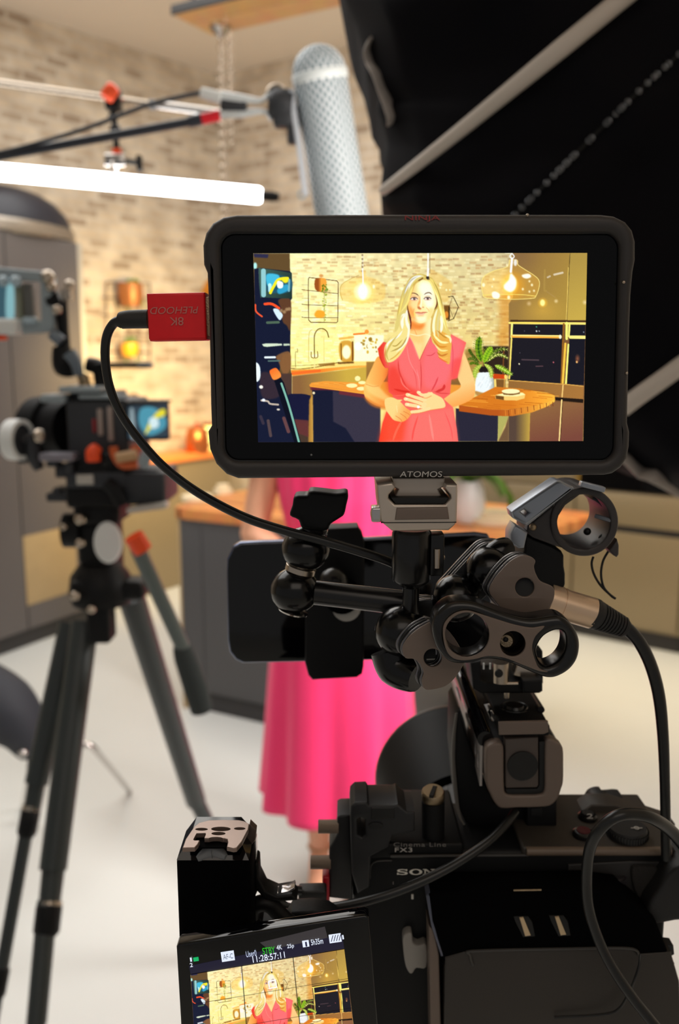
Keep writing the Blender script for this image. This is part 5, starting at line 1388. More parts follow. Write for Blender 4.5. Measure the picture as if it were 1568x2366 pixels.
# ------------------------------------------------------------------ the presenter
PY = 2.40
pr = thing('person', 'person in a hot pink midi dress standing with hands folded, long blonde hair', 'person', (0, PY, 0))
def P3(x, y, z): return Vector((x, PY + y, z))
flesh = []
flesh.append(g_ball(P3(0, .02, 1.60), 1, (.073, .092, .112)))
flesh.append(g_ball(P3(0, -.012, 1.545), 1, (.056, .066, .062)))          # jaw
flesh.append(g_tube([P3(0, -.066, 1.612), P3(0, -.082, 1.59), P3(0, -.090, 1.572), P3(0, -.074, 1.562)], [.008, .010, .013, .007], 10))
for s in (-1, 1):
    flesh.append(g_ball(P3(s * .073, .02, 1.59), 1, (.010, .018, .030)))
    flesh.append(g_ball(P3(s * .032, -.060, 1.575), 1, (.024, .016, .022)))
flesh.append(g_tube([P3(0, .03, 1.56), P3(0, .03, 1.48), P3(0, .03, 1.40)], [.050, .049, .07], 18))
flesh.append(g_tube([P3(0, .02, 1.42), P3(0, .02, 1.34), P3(0, .01, 1.22), P3(0, .01, 1.08), P3(0, .02, .95), P3(0, .02, .86)], [.08, .135, .135, .115, .15, .13], 24, flat=.72))
SK = 0
def arm_(s, el, wr, palm, tips, thumb):
    flesh.append(g_tube([P3(s * .10, .02, 1.385), P3(s * .165, .025, 1.375), P3(s * .205, .03, 1.27), P3(*el)], [.045, .052, .045, .038], 16))
    flesh.append(g_tube([P3(*el), P3(*[(a + b) / 2 + c for a, b, c in zip(el, wr, (0, .005, .0))]), P3(*wr)], [.039, .037, .026], 16))
    flesh.append(g_ball(P3(*el), .039))
    flesh.append(g_tube([P3(*wr), P3(*[(a * .4 + b * .6) for a, b in zip(wr, palm)]), P3(*palm)], [.026, .034, .033], 14, flat=.55))
    for k, (tx, ty, tz, l) in enumerate(tips):
        base = Vector(palm) + (Vector((tx, ty, tz)) - Vector(palm)).normalized() * .012 + Vector((0, 0, (1.5 - k) * .014))
        end = Vector((tx, ty, tz))
        mid = base.lerp(end, .5) + Vector((0, -.010, .004))
        flesh.append(g_tube([P3(*base), P3(*mid), P3(*end)], [.0092, .0085, .0068], 10))
    flesh.append(g_tube([P3(*thumb[0]), P3(*thumb[1]), P3(*thumb[2])], [.012, .0105, .008], 10))
arm_(-1, (-.245, .03, 1.09), (-.10, -.125, 1.005), (-.03, -.158, .985), [(.045, -.150, 1.0, 0), (.050, -.154, .982, 0), (.046, -.156, .964, 0), (.034, -.152, .948, 0)], ((-.06, -.15, 1.01), (-.03, -.165, 1.025), (.0, -.165, 1.028)))
arm_(1, (.25, .03, 1.09), (.11, -.13, 1.04), (.04, -.165, 1.045), [(-.036, -.166, 1.078, 0), (-.052, -.168, 1.058, 0), (-.050, -.17, 1.036, 0), (-.034, -.166, 1.016, 0)], ((.06, -.155, 1.065), (.03, -.165, 1.092), (.0, -.16, 1.10)))
for s in (-1, 1):
    flesh.append(g_tube([P3(s * .08, .02, .90), P3(s * .082, .01, .70), P3(s * .07, .0, .50), P3(s * .066, .022, .36), P3(s * .062, .03, .22), P3(s * .06, .03, .10)], [.085, .075, .052, .052, .040, .030], 18))
    flesh.append(g_tube([P3(s * .06, .035, .09), P3(s * .063, -.02, .06), P3(s * .066, -.085, .035), P3(s * .068, -.12, .028)], [.032, .030, .028, .014], 14))
vs, fs = [], []
for v, f in flesh:
    k = len(vs); vs += v; fs += [[i + k for i in q] for q in f]
bo = build('body', (vs, fs), M['skin'], pr, weld=False)
md = bo.modifiers.new('one_skin', 'REMESH'); md.mode = 'VOXEL'; md.voxel_size = .0042
md2 = bo.modifiers.new('soft', 'SMOOTH'); md2.iterations = 4; md2.factor = .5
dg = bpy.context.evaluated_depsgraph_get()
me2 = bpy.data.meshes.new_from_object(bo.evaluated_get(dg))
bo.modifiers.clear(); bo.data = me2
if not me2.materials: me2.materials.append(M['skin'])
me2.polygons.foreach_set('use_smooth', [True] * len(me2.polygons))
for s in (-1, 1):
    e = build('eye', g_ball(P3(s * .030, -.0585, 1.612), .0112), M['eyewhite'], pr)
    build('iris', g_ball(P3(s * .030, -.0675, 1.612), .0058, (1, .5, 1)), M['iris'], e)
    build('eyebrow', g_tube([P3(s * .014, -.073, 1.630), P3(s * .032, -.071, 1.637), P3(s * .048, -.058, 1.631)], [.0035, .004, .002], 8), M['brow'], pr)
build('lips', [g_tube([P3(-.022, -.066, 1.537), P3(-.008, -.0765, 1.540), P3(0, -.077, 1.538), P3(.008, -.0765, 1.540), P3(.022, -.066, 1.537)], [.002, .005, .005, .005, .002], 8), g_tube([P3(-.020, -.066, 1.535), P3(0, -.077, 1.530), P3(.020, -.066, 1.535)], [.002, .006, .002], 8)], M['lips'], pr)
# hair: a cap and long waves over both shoulders
hr = [g_ball(P3(0, .045, 1.622), 1, (.086, .088, .108))]
for s in (-1, 1):
    for k in range(9):
        a = k / 8
        x0 = s * (.012 + .05 * a); y0 = -.045 + .12 * a
        hr.append(g_tube([P3(s * .006, -.02 + .07 * a, 1.725), P3(s * .056, y0 * .9, 1.70 - .01 * a), P3(s * (.084 + .012 * a), y0 + .015, 1.60), P3(s * (.092 + .014 * math.sin(k)), y0 + .01, 1.49), P3(s * (.115 + .012 * math.cos(k * 2)), y0 - .03, 1.39), P3(s * (.10 + .02 * math.sin(k * 1.7)), -.07 + .05 * a, 1.29), P3(s * (.085 + .02 * math.cos(k)), -.08 + .04 * a, 1.23)], [.006, .016, .020, .020, .022, .018, .003], 8, 5, flat=.7))
hr.append(g_tube([P3(0, .09, 1.68), P3(0, .115, 1.58), P3(0, .11, 1.45), P3(0, .10, 1.32)], [.05, .075, .085, .05], 16, flat=.5))
build('hair', hr, M['hair'], pr)
# dress
rows = [(1.435, .095, .075), (1.41, .135, .085), (1.375, .168, .095), (1.30, .178, .122), (1.20, .168, .128), (1.12, .150, .112), (1.07, .138, .104), (1.03, .145, .110), (.95, .175, .130), (.80, .195, .150), (.65, .204, .162), (.50, .212, .174), (.38, .220, .186), (.285, .226, .194)]
SEGD = 96
zs = np.linspace(0, len(rows) - 1, 64)
vs, fs = [], []
for zi in zs:
    k = min(int(zi), len(rows) - 2); t = zi - k
    z, rx, ry = [rows[k][i] * (1 - t) + rows[k + 1][i] * t for i in range(3)]
    w = max(0, (1.0 - z) / .72)
    for j in range(SEGD):
        a = 2 * PI * j / SEGD
        f = 1 + (.085 * w) * math.sin(9 * a + .8 * math.sin(2 * a) + .6) + .02 * w * math.sin(17 * a + 2) + (.02 * math.sin(15 * a) if 1.04 < z < 1.3 else 0)
        front = max(0, -math.sin(a)) ** 5
        zz = z - (.17 * front * max(0, (z - 1.30) / .135) if z > 1.30 else 0)
        if zi > 62.5: zz += .014 * math.sin(3 * a + 1.0) + .01 * math.sin(9 * a + .6)
        vs.append(P3(rx * f * math.cos(a), .015 + ry * f * math.sin(a), zz))
for i in range(len(zs) - 1):
    for j in range(SEGD):
        fs.append([i * SEGD + j, i * SEGD + (j + 1) % SEGD, (i + 1) * SEGD + (j + 1) % SEGD, (i + 1) * SEGD + j])
dr = build('dress', (vs, fs), M['dress'], pr, angle=180)
so = dr.modifiers.new('cloth', 'SOLIDIFY'); so.thickness = .003; so.offset = 1
for s in (-1, 1):
    build('cap_sleeve', g_tube([P3(s * .13, .02, 1.405), P3(s * .185, .025, 1.385), P3(s * .222, .03, 1.31), P3(s * .228, .03, 1.285)], [.055, .066, .064, .066], 20, flat=.95), M['dress'], dr)
build('waist_tie', g_tube([P3(.145 * math.cos(a), .015 + .112 * math.sin(a), 1.052) for a in np.linspace(0, 2 * PI, 30)], .010, 8, 1, flat=1.6), M['dress'], dr)
for s in (-1, 1):
    build('shoe', [g_tube([P3(s * .06, .055, .085), P3(s * .063, -.01, .052), P3(s * .066, -.085, .026), P3(s * .068, -.135, .018)], [.030, .034, .034, .016], 14, flat=.8), g_rod(P3(s * .06, .06, .08), P3(s * .06, .062, .0), .017, 12, .007), g_box(P3(s * .067, -.085, .006), (.062, .10, .012), bevel=.004)], M['nude'], pr)
    build('ankle_strap', g_ring(P3(s * .06, .03, .115), .033, .006, seg=20, s2=8), M['nude'], pr)
# ------------------------------------------------------------------ the recording monitor
YM = .300
UP = Vector((0, 0, 1))
mo_ = thing('recording_monitor', 'large black recording monitor in a rubber bumper showing the presenter', 'monitor', at(965, 1106, YM + .012))
outer = [(546, 495), (780, 494), (1000, 494), (1200, 494), (1390, 494.5), (1420, 498), (1447, 511), (1463, 531), (1470, 557), (1470, 600), (1465, 626), (1460, 680), (1457, 760), (1454, 890), (1452, 978), (1457, 998), (1456, 1032), (1451, 1060), (1437, 1081), (1417, 1095), (1398, 1099), (1180, 1101), (960, 1103), (760, 1105), (549, 1107), (522, 1097), (498, 1073), (483, 1039), (479, 998), (487, 984), (485, 928), (482, 760), (480, 700), (477, 629), (469, 610), (467, 566), (474, 537), (490, 514), (515, 500)]
outer = [tuple(p) for p in outer]
def rrect(x0, y0, x1, y1, r, dx=0., n=6, dxr=0.):
    """rounded frame whose lower corners are shifted inwards by dx"""
    out = []
    for (cx, cy, a0) in ((x1 - r, y0 + r, -90), (x1 - r - dxr, y1 - r, 0), (x0 + r + dx, y1 - r, 90), (x0 + r, y0 + r, 180)):
        for k in range(n + 1):
            a = math.radians(a0 + 90 * k / n); out.append((cx + r * math.cos(a), cy + r * math.sin(a)))
    return out
glass_o = rrect(508, 538, 1433, 1065, 34, 10, 7, 11)
build('bumper', plate(outer, YM - .002, .0265, [glass_o], .0024, 4), M['bumper'], mo_, angle=30)
build('back_shell', plate(rrect(520, 545, 1424, 1058, 34, 10, 7, 11), YM + .004, .022, bevel=.001), M['black'], mo_)
build('glass_panel', plate(rrect(507, 537, 1434, 1066, 35, 10, 7, 11), YM + .0004, .003, bevel=.0002), material('screen_glass', (3, 4, 7), .06, .0, .22), mo_)
build('inner_lip', g_tube([at(x, y, YM - .0002) for x, y in glass_o + glass_o[:1]], .00042, 8, 1, cap=False), M['satin'], mo_)
def screen(name, quad_px, Y, parent, nx, ny, src, tint=(1, 1, 1), gain=1.0, over=None):
    """flat picture: a fine mesh whose points carry the picture's colours"""
    (x0, y0), (x1, y1), (x2, y2), (x3, y3) = quad_px   # tl tr br bl
    u, v = np.meshgrid(np.linspace(0, 1, nx), np.linspace(0, 1, ny))
    X = (x0 * (1 - u) + x1 * u) * (1 - v) + (x3 * (1 - u) + x2 * u) * v
    Z = (y0 * (1 - u) + y1 * u) * (1 - v) + (y3 * (1 - u) + y2 * u) * v
    (a0, b0), (a1, b1), (a2, b2), (a3, b3) = src
    SX = (a0 * (1 - u) + a1 * u) * (1 - v) + (a3 * (1 - u) + a2 * u) * v
    SY = (b0 * (1 - u) + b1 * u) * (1 - v) + (b3 * (1 - u) + b2 * u) * v
    col = sample_picture(SX, SY)
    if over is not None: col = over(col, u, v)
    col = srgb_lin(np.clip(col, 0, 255)) * np.array(tint, np.float32) * gain
    uu = (X - 784) / FPX; vv = (1183 - Z) / FPX
    dy = vv * _s + _c; dz = vv * _c - _s; t = Y / dy
    o = world_loc(parent)
    co = np.stack([uu * t - o.x, np.full_like(t, Y) - o.y, dz * t + EYE - o.z], -1).reshape(-1, 3).astype(np.float32)
    n = nx * ny
    idx = np.arange(n).reshape(ny, nx)
    q = np.stack([idx[:-1, :-1], idx[1:, :-1], idx[1:, 1:], idx[:-1, 1:]], -1).reshape(-1, 4)
    me = bpy.data.meshes.new(name)
    me.vertices.add(n); me.vertices.foreach_set('co', co.ravel())
    me.loops.add(q.size); me.loops.foreach_set('vertex_index', q.ravel().astype(np.int32))
    me.polygons.add(len(q)); me.polygons.foreach_set('loop_start', (np.arange(len(q)) * 4).astype(np.int32))
    me.update(calc_edges=True)
    ca = me.color_attributes.new('picture', 'FLOAT_COLOR', 'POINT')
    ca.data.foreach_set('color', np.concatenate([col.reshape(-1, 3), np.ones((n, 1))], 1).astype(np.float32).ravel())
    me.materials.append(M['screen'])
    ob = bpy.data.objects.new(name, me); ob.parent = parent; COL.objects.link(ob)
    return ob
sq = [(585, 585.5), (1356, 584.5), (1347, 1019), (596, 1022)]
sc_ = screen('screen_picture', sq, YM - .0001, mo_, 700, 396, sq)
sc_['label'] = 'lit picture of the presenter in a brick kitchen'
lettering('lettering', 'NINJA', 935, 498, 1016, 512, YM - .0023, M['letter_red'], mo_)
lettering('lettering', 'ATOMOS', 923, 1089, 1021, 1102, YM - .0023, M['letter_grey'], mo_, shear=.12)
build('edge_screw', [g_ball(at(1218, 497, YM - .002), .0005), g_ball(at(1440, 652, YM - .002), .0006), g_ball(at(1447, 862, YM - .002), .0005)], M['steel'], mo_)
build('sensor_dot', g_ball(at(719, 1051, YM), .0004), M['grey'], mo_)

# red adapter with the plug in the monitor's side
ad = thing('red_adapter', 'red metal adapter plugged into the left side of the monitor', 'adapter', at(407, 788, YM + .005))
build('adapter_shell', plate([(338, 678), (472, 675), (473, 681), (477, 784), (474, 786), (346, 788.5), (343, 782)], YM + .001, .0095, bevel=.0008, res=3), M['red'], ad)
build('plug_metal', plate([(470, 686), (486, 686), (487, 776), (475, 776)], YM + .003, .005, bevel=.0003), M['brass'], ad)
lettering('lettering', 'PLEHOOD', 347, 709, 458, 725, YM + .0008, material('faded_print', (206, 120, 112), .5), ad, turn=181, shear=.2)
lettering('lettering', '8K', 392, 733, 424, 752, YM + .0008, material('faded_print', (0, 0, 0)), ad, turn=181)
hd = thing('monitor_cable', 'thick black cable curving from the red adapter down behind the monitor post', 'cable', at(250, 900, YM + .006))
build('plug_boot', [g_tube([at(342, 737, YM + .005), at(300, 738, YM + .005), at(280, 740, YM + .005)], [.0034, .0033, .0031], 18, 4, flat=.9), g_tube([at(282, 740, YM + .005), at(272, 738, YM + .005)], [.0028, .0024], 16, 2)], M['rubber'], hd)
build('jacket', g_tube([at(x, y, YM + .005 + k * .0019) for k, (x, y) in enumerate(((284, 738), (262, 748), (246, 780), (243, 830), (252, 890), (276, 950), (318, 1012), (380, 1080), (460, 1140), (560, 1193), (650, 1224), (740, 1248), (830, 1274), (905, 1300), (960, 1335)))], [.00165, .0016, .0016, .00175, .00185, .0019], 16, 8), M['cable'], hd)

# quick release clamp below the monitor
YQ = .300
qc = thing('quick_release_clamp', 'bronze-grey metal quick release clamp directly under the monitor', 'clamp', at(960, 1226, YQ + .02))
build('foot_plate', plate([(906, 1104), (1027, 1104), (1027, 1124), (1012, 1131), (1022, 1152), (910, 1152), (920, 1131), (906, 1124)], YQ + .005, .022, bevel=.0006), M['gunmetal'], qc)
build('jaw', plate([(871, 1120), (906, 1115), (914, 1126), (898, 1144), (897, 1152), (912, 1166), (1028, 1166), (1042, 1152), (1041, 1144), (1027, 1128), (1030, 1119), (1056, 1120), (1057, 1136), (1055, 1205), (1050, 1214), (1036, 1226), (905, 1227), (888, 1213), (880, 1205), (876, 1180), (873, 1142)], YQ, .032, bevel=.0009, res=3), M['gunmetal'], qc, angle=30)
build('jaw_groove', plate([(903, 1150), (1036, 1150), (1026, 1164), (914, 1164)], YQ + .0005, .03, bevel=.0002), M['screwdark'], qc)
build('face_insert', plate([(916, 1174), (1034, 1172), (1038, 1200), (912, 1202)], YQ - .0008, .004, bevel=.0006), M['bronze'], qc)
build('seam', plate([(880, 1207), (1054, 1206), (1054, 1208), (880, 1209)], YQ - .0002, .002, bevel=.0001), M['screwdark'], qc)
build('release_lever', [g_rod(at(884, 1186, YQ + .008), at(862, 1186, YQ + .006), .0022, 16), g_box(at(868, 1186, YQ + .004), (.0034, .008, .0052), bevel=.0006)], M['chrome'], qc)

# round post under the clamp
YP = .318
pst = thing('mounting_post', 'black round post with a steel pin under the quick release clamp', 'post', at(957, 1425, YP))
pcen = at(951, 1226, YP); zz_ = lambda y: at(951, y, YP).z
build('barrel', g_lathe([(0, zz_(1222)), (.0066, zz_(1222)), (.0074, zz_(1230)), (.0074, zz_(1336)), (.0068, zz_(1342)), (.0038, zz_(1354)), (.0032, zz_(1357)), (.0032, zz_(1425)), (0, zz_(1425))], (pcen.x, YP, 0), (0, 0, 1), 32), M['satin'], pst)
build('side_block', g_box(at(1007, 1278, YP), (.0052, .008, .016), bevel=.0006), M['satin'], pst)
build('steel_pin', [g_rod(at(1009, 1268, YP - .0045), at(1009, 1312, YP - .0045), .0013, 14), g_ball(at(1021, 1288, YP - .002), .0012)], M['steel'], pst)
build('ball', g_ball(at(945, 1462, YP + .006), .0095), M['satin'], pst)

# double clamp: upper right round cheeks
def cheeks(parent, px, Y, holes, dxy, n=4, step=.0014, gap=.0007, face=None):
    """a cheek made of thin layers, each a little offset, the foremost with a bronze face"""
    for k in range(n):
        q = [(x + dxy[0] * k, y + dxy[1] * k) for x, y in px]
        h = [[(x + dxy[0] * k, y + dxy[1] * k) for x, y in r] for r in holes]
        build('cheek_layer', plate(q, Y + k * (step + gap), step, h, .00035), face if (k == 0 and face) else M['edge' if k % 2 else 'satin'], parent)
YK = .302
dc = thing('ball_clamp', 'black round-cheeked ball clamp right of the mounting post', 'clamp', at(1190, 1425, YK + .02))
cc_ = lambda *p: [(860 + x / 2.613, 1080 + y / 2.613) for x, y in p]
front = round_poly(cc_((905, 533), (955, 540), (984, 565), (976, 600), (988, 645), (1018, 690), (1088, 722), (1100, 765), (1085, 820), (1045, 872), (960, 914), (880, 914), (800, 870), (745, 810), (706, 748), (740, 672), (800, 600), (850, 556)), 4)
hole = [circle(860 + 920 / 2.613, 1080 + 725 / 2.613, 22)]
cheeks(dc, front, YK, hole, (-5.5, -3.0), 4, face=M['bronze'])
rear = round_poly(cc_((450, 640), (560, 520), (640, 445), (730, 432), (795, 455), (810, 500), (760, 520), (720, 600), (700, 700), (600, 800), (470, 830), (400, 800), (380, 725)), 4)
for k in range(4):
    q = [(x - 1.5 + 4 * k, y - 1.0 + 3.4 * k) for x, y in rear]
    build('cheek_layer', plate(q, YK + .030 - .0020 * k, .0014, bevel=.00035), M['satin' if k % 2 else 'edge'], dc)
build('ball', g_ball(at(1128, 1316, YK + .021), .0088), M['ball'], dc)
build('ball', g_ball(at(1052, 1382, YK + .021), .0092), M['ball'], dc)
build('centre_bolt', g_rod(at(1212, 1357, YK + .002), at(1200, 1350, YK + .034), .0034, 18), M['screwdark'], dc)
build('bolt_slot', g_rod(at(1198, 1366, YK + .003), at(1218, 1364, YK + .003), .0003, 8), M['lightgrey'], dc)
build('ball_stem', g_tube([at(1128, 1300, YK + .024), at(1150, 1276, YK + .024), at(1170, 1270, YK + .026)], [.006, .005, .005], 16), M['ball'], dc)

lc = thing('ball_clamp', 'black ball clamp with a claw-shaped cheek hanging left below the mounting post', 'clamp', at(960, 1590, YK + .01))
lf = round_poly(cc_((182, 1105), (195, 1060), (240, 1005), (310, 955), (372, 935), (470, 1000), (560, 1150), (545, 1200), (500, 1270), (440, 1322), (350, 1344), (312, 1335), (298, 1290), (310, 1240), (285, 1185), (250, 1158), (200, 1152)), 4)
cheeks(lc, lf, YK - .004, [circle(860 + 365 / 2.613, 1080 + 1150 / 2.613, 21)], (-5.2, -4.2), 4, face=M['bronze'])
lr = round_poly(cc_((18, 985), (40, 930), (100, 860), (205, 792), (360, 780), (330, 900), (240, 960), (160, 1020), (60, 1040)), 4)
for k in range(4):
    q = [(x - 1.5 + 4 * k, y - 1.0 + 3.4 * k) for x, y in lr]
    build('cheek_layer', plate(q, YK + .026 - .0020 * k, .0014, bevel=.00035), M['satin' if k % 2 else 'edge'], lc)
build('ball', [g_ball(at(925, 1458, YK + .016), .0098), g_tube([at(905, 1500, YK + .02), at(920, 1540, YK + .018), at(965, 1565, YK + .012)], [.0085, .0085, .006], 18)], M['ball'], lc)
build('centre_bolt', g_rod(at(999, 1521, YK + .002), at(992, 1514, YK + .03), .0033, 18), M['screwdark'], lc)
build('bolt_slot', g_rod(at(985, 1524, YK + .002), at(1006, 1523, YK + .002), .0003, 8), M['lightgrey'], lc)

wv = thing('clamp_lever', 'large dumbbell-shaped clamp lever with two round holes in front of the ball clamps', 'clamp lever', at(1170, 1568, YK - .015))
lo_ = round_poly(cc_((362, 970), (378, 900), (420, 850), (480, 818), (560, 812), (640, 826), (760, 870), (860, 904), (960, 922), (1080, 905), (1140, 906), (1200, 945), (1242, 1010), (1256, 1080), (1242, 1160), (1200, 1222), (1140, 1262), (1080, 1278), (1010, 1264), (900, 1216), (800, 1178), (700, 1164), (620, 1180), (540, 1192), (470, 1180), (415, 1130), (376, 1060)), 4)
h1 = circle(860 + 572 / 2.613, 1080 + 1012 / 2.613, 50)
h2 = circle(860 + 848 / 2.613, 1080 + 1066 / 2.613, 28)
h3 = round_poly(cc_((998, 1090), (1040, 1025), (1110, 990), (1158, 1002), (1172, 1060), (1160, 1125), (1120, 1180), (1060, 1208), (1020, 1190), (998, 1140)), 4)
build('lever_body', plate(lo_, YK - .016, .0115, [h1, h2, h3], .0022, 4), M['satin'], wv, angle=30)
inner = round_poly(cc_((425, 985), (445, 925), (500, 880), (570, 865), (650, 885), (760, 920), (860, 950), (960, 968), (1040, 960), (985, 1020), (965, 1090), (985, 1170), (1010, 1215), (1060, 1235), (1010, 1232), (900, 1190), (800, 1152), (700, 1140), (620, 1158), (545, 1166), (480, 1148), (440, 1090)), 4)
build('bronze_face', plate(inner, YK - .0164, .0012, [circle(860 + 572 / 2.613, 1080 + 1012 / 2.613, 51.5), circle(860 + 848 / 2.613, 1080 + 1066 / 2.613, 29.5)], .0003), M['bronze'], wv)
build('recess_floor', plate(circle(860 + 848 / 2.613, 1080 + 1066 / 2.613, 30), YK - .0065, .002, bevel=.0001), M['screwdark'], wv)
build('lever_screw', [g_lathe([(0, 0), (.0030, 0), (.0030, .0012), (.0022, .002), (0, .002)], at(1169, 1478, YK - .0085), (-.15, -1, .05), 20)], M['brass'], wv)
build('screw_socket', g_ball(at(1168, 1478, YK - .0108), .0009, (1, .5, 1)), M['screwdark'], wv)

# articulating arm to the phone
YA = .336
ma = thing('articulating_arm', 'black articulating arm with two ball joints holding the phone clamp', 'arm', at(690, 1415, YA))
build('arm_tube', g_rod(at(700, 1366, YA), at(960, 1396, YA - .008), .0049, 24), M['satin'], ma)
build('lower_joint', g_ball(at(681, 1364, YA), .0098, (1.0, 1, .94)), M['ball'], ma)
build('upper_joint', g_ball(at(707, 1268, YA), .0097, (1.0, 1, .92)), M['ball'], ma)
cax = (at(707, 1268, YA) - at(681, 1364, YA)).normalized()
build('bronze_collar', g_lathe([(.0058, -.0014), (.0062, -.001), (.0062, .001), (.0058, .0014)], at(694, 1315, YA), cax, 28), M['steel'], ma)
build('steel_ring', [g_lathe([(.0052, 0), (.0064, .0005), (.006, .0012), (.0048, .001)], at(678, 1408, YA), -cax, 28), g_ring(at(678, 1409, YA), .0028, .0004, axis=cax, seg=24, s2=6)], M['chrome'], ma)
kq = [(x / 3.0154 + 500, y / 3.0154 + 1080) for x, y in ((545, 202), (628, 195), (652, 166), (742, 172), (830, 182), (900, 176), (918, 202), (905, 265), (888, 332), (850, 362), (795, 398), (770, 440), (690, 445), (598, 430), (570, 370), (510, 338), (528, 270))]
build('tightening_knob', plate(round_poly(kq, 3), YA - .006, .013, bevel=.0016, res=3), M['black'], ma)
build('knob_neck', [g_rod(at(733, 1205, YA), at(724, 1238, YA), .0046, 22), g_rod(at(728, 1222, YA), at(727, 1227, YA), .0052, 22)], M['satin'], ma)
YH = .45
phn = thing('smartphone', 'dark smartphone lying sideways in the black phone clamp', 'smartphone', at(830, 1533, YH))
po = [(521.5, 1320), (523, 1290), (536, 1264), (553, 1254), (600, 1252), (840, 1245), (1100, 1233), (1128, 1237), (1136, 1250), (1138, 1500), (1128, 1518), (1100, 1524), (838, 1528), (700, 1531), (560, 1534), (543, 1526), (529, 1508), (525, 1480)]
build('body', plate(po, YH, .0078, bevel=.0022, res=4), material('blue_steel_frame', (104, 112, 136), .2, .9), phn)
def shrink(p, k):
    cx = sum(x for x, y in p) / len(p); cy = sum(y for x, y in p) / len(p)
    return [(x + (1 if x < cx else -1) * k, y + (1 if y < cy else -1) * k) for x, y in p]
build('screen_glass', plate(shrink(po, 4), YH - .0004, .001, bevel=.0002), M['gloss'], phn)
pcmp = thing('phone_clamp', 'black phone clamp gripping the smartphone behind the articulating arm', 'phone clamp', at(771, 1571, YH - .01))
build('clamp_bar', plate([(704, 1240), (755, 1236), (756, 1222), (826, 1219), (836, 1232), (842, 1255), (840, 1540), (836, 1558), (824, 1566), (722, 1572), (712, 1561), (704, 1530)], YH - .011, .009, bevel=.0012), M['black'], pcmp)
build('clamp_jaw', plate([(756, 1222), (826, 1219), (840, 1250), (756, 1252)], YH - .004, .016, bevel=.001), M['rubber'], pcmp)
build('clamp_jaw', plate([(704, 1531), (838, 1527), (836, 1558), (824, 1566), (722, 1571), (712, 1561)], YH - .004, .016, bevel=.001), M['rubber'], pcmp)
build('clamp_knob', g_rod(at(790, 1376, YH - .024), at(790, 1376, YH - .010), .0095, 26), M['hoodblack'], pcmp)
build('grey_ball', g_ball(at(770, 1345, YH - .030), .0075), M['satin'], pcmp)
build('pale_washer', g_rod(at(800, 1402, YH - .020), at(800, 1402, YH - .016), .0075, 24), M['lightgrey'], pcmp)
build('brass_screw', g_ball(at(791, 1340, YH - .026), .0026), M['brass'], pcmp)

# microphone holder and XLR connector
YX = .345
mh = thing('microphone_holder', 'empty black hinged microphone holder ring right of the ball clamp', 'microphone holder', at(1300, 1290, YX))
xc = lambda *p: [(1100 + x / 3.35, 1040 + y / 3.35) for x, y in p]
ro = circle(1350, 1206, 79, 48, 80); ri = circle(1349, 1206, 61, 48, 63)
build('ring', plate(ro, YX, .031, [ri], .0009), material('dark_brown_ring', (58, 53, 52), .45), mh, angle=30)
build('foam_pad', [plate([(1349 + 60 * math.cos(a), 1206 + 62 * math.sin(a)) for a in np.linspace(a0, a1, 14)] + [(1349 + 53 * math.cos(a), 1206 + 55 * math.sin(a)) for a in np.linspace(a1, a0, 14)], YX + .008, .022, bevel=.0004) for a0, a1 in ((.1, 1.7), (-1.2, -.15))], M['padlining'], mh)
build('pad_dot', [g_ball(at(1356, 1228, YX + .010), .0016), g_ball(at(1392, 1243, YX + .006), .0018)], M['screwdark'], mh)
build('latch_plate', plate(xc((272, 478), (285, 465), (620, 240), (650, 238), (752, 286), (760, 300), (400, 580), (380, 584), (285, 530)), YX - .006, .012, [xc((345, 480), (372, 462), (408, 488), (380, 510))], .0012), M['silverclip'], mh)
build('latch_arm', plate(xc((396, 588), (752, 300), (830, 280), (800, 350), (690, 430), (640, 510), (622, 580), (630, 680), (700, 770), (600, 740), (440, 680), (390, 640)), YX + .001, .022, bevel=.001), material('dark_brown_ring', (0, 0, 0)), mh)
build('hinge_screw', g_ball(at(1100 + 438 / 3.35, 1040 + 595 / 3.35, YX), .0015), M['brass'], mh)
build('lower_latch', plate(xc((300, 580), (400, 640), (372, 762), (330, 765), (262, 720), (264, 650)), YX - .003, .012, bevel=.001), M['silverclip'], mh)['label'] = 'pale grey lower latch'
build('bracket', plate(xc((385, 660), (450, 690), (560, 730), (660, 782), (680, 820), (680, 900), (690, 960), (690, 1040), (672, 1090), (640, 1180), (612, 1290), (440, 1310), (300, 1300), (250, 1100), (300, 900), (372, 780)), YX + .003, .024, bevel=.0012), M['black'], mh)
build('hinge_clip', [g_box(at(1367, 1124, YX - .001), (.010, .004, .0022), Matrix.Rotation(.25, 3, 'Y'), bevel=.0004), g_rod(at(1375, 1192, YX + .006), at(1412, 1203, YX + .001), .0009, 8)], M['silverclip'], mh)
build('ear_tab', plate(xc((1092, 690), (1106, 740), (1104, 810), (1088, 832), (1060, 815), (1030, 775)), YX + .004, .010, bevel=.0008), material('dark_brown_ring', (0, 0, 0)), mh)
build('band', [g_tube([at(x, y, YX + .012) for x, y in xc(*c)], .00052, 8) for c in (((905, 825), (892, 880), (910, 960), (960, 1045), (1030, 1115), (1076, 1150)), ((1020, 785), (980, 860), (965, 960), (985, 1060), (1040, 1125), (1076, 1150)))], M['rubber'], mh)
xl_ = thing('audio_cable', 'black audio cable with a brass-coloured round plug running down at the right', 'cable', at(1540, 1900, .33))
q0, q1, q2 = at(1288, 1393, YX + .004), at(1368, 1417, YX + .004), at(1446, 1452, YX + .006)
build('plug_shell', [g_rod(q0, q1, .0066, 30), g_rod(q0.lerp(q1, .1), q0.lerp(q1, .16), .0069, 30), g_rod(q0.lerp(q1, -.3), q0.lerp(q1, .04), .0072, 30)], material('champagne_plug', (232, 200, 168), .3, .55), xl_)
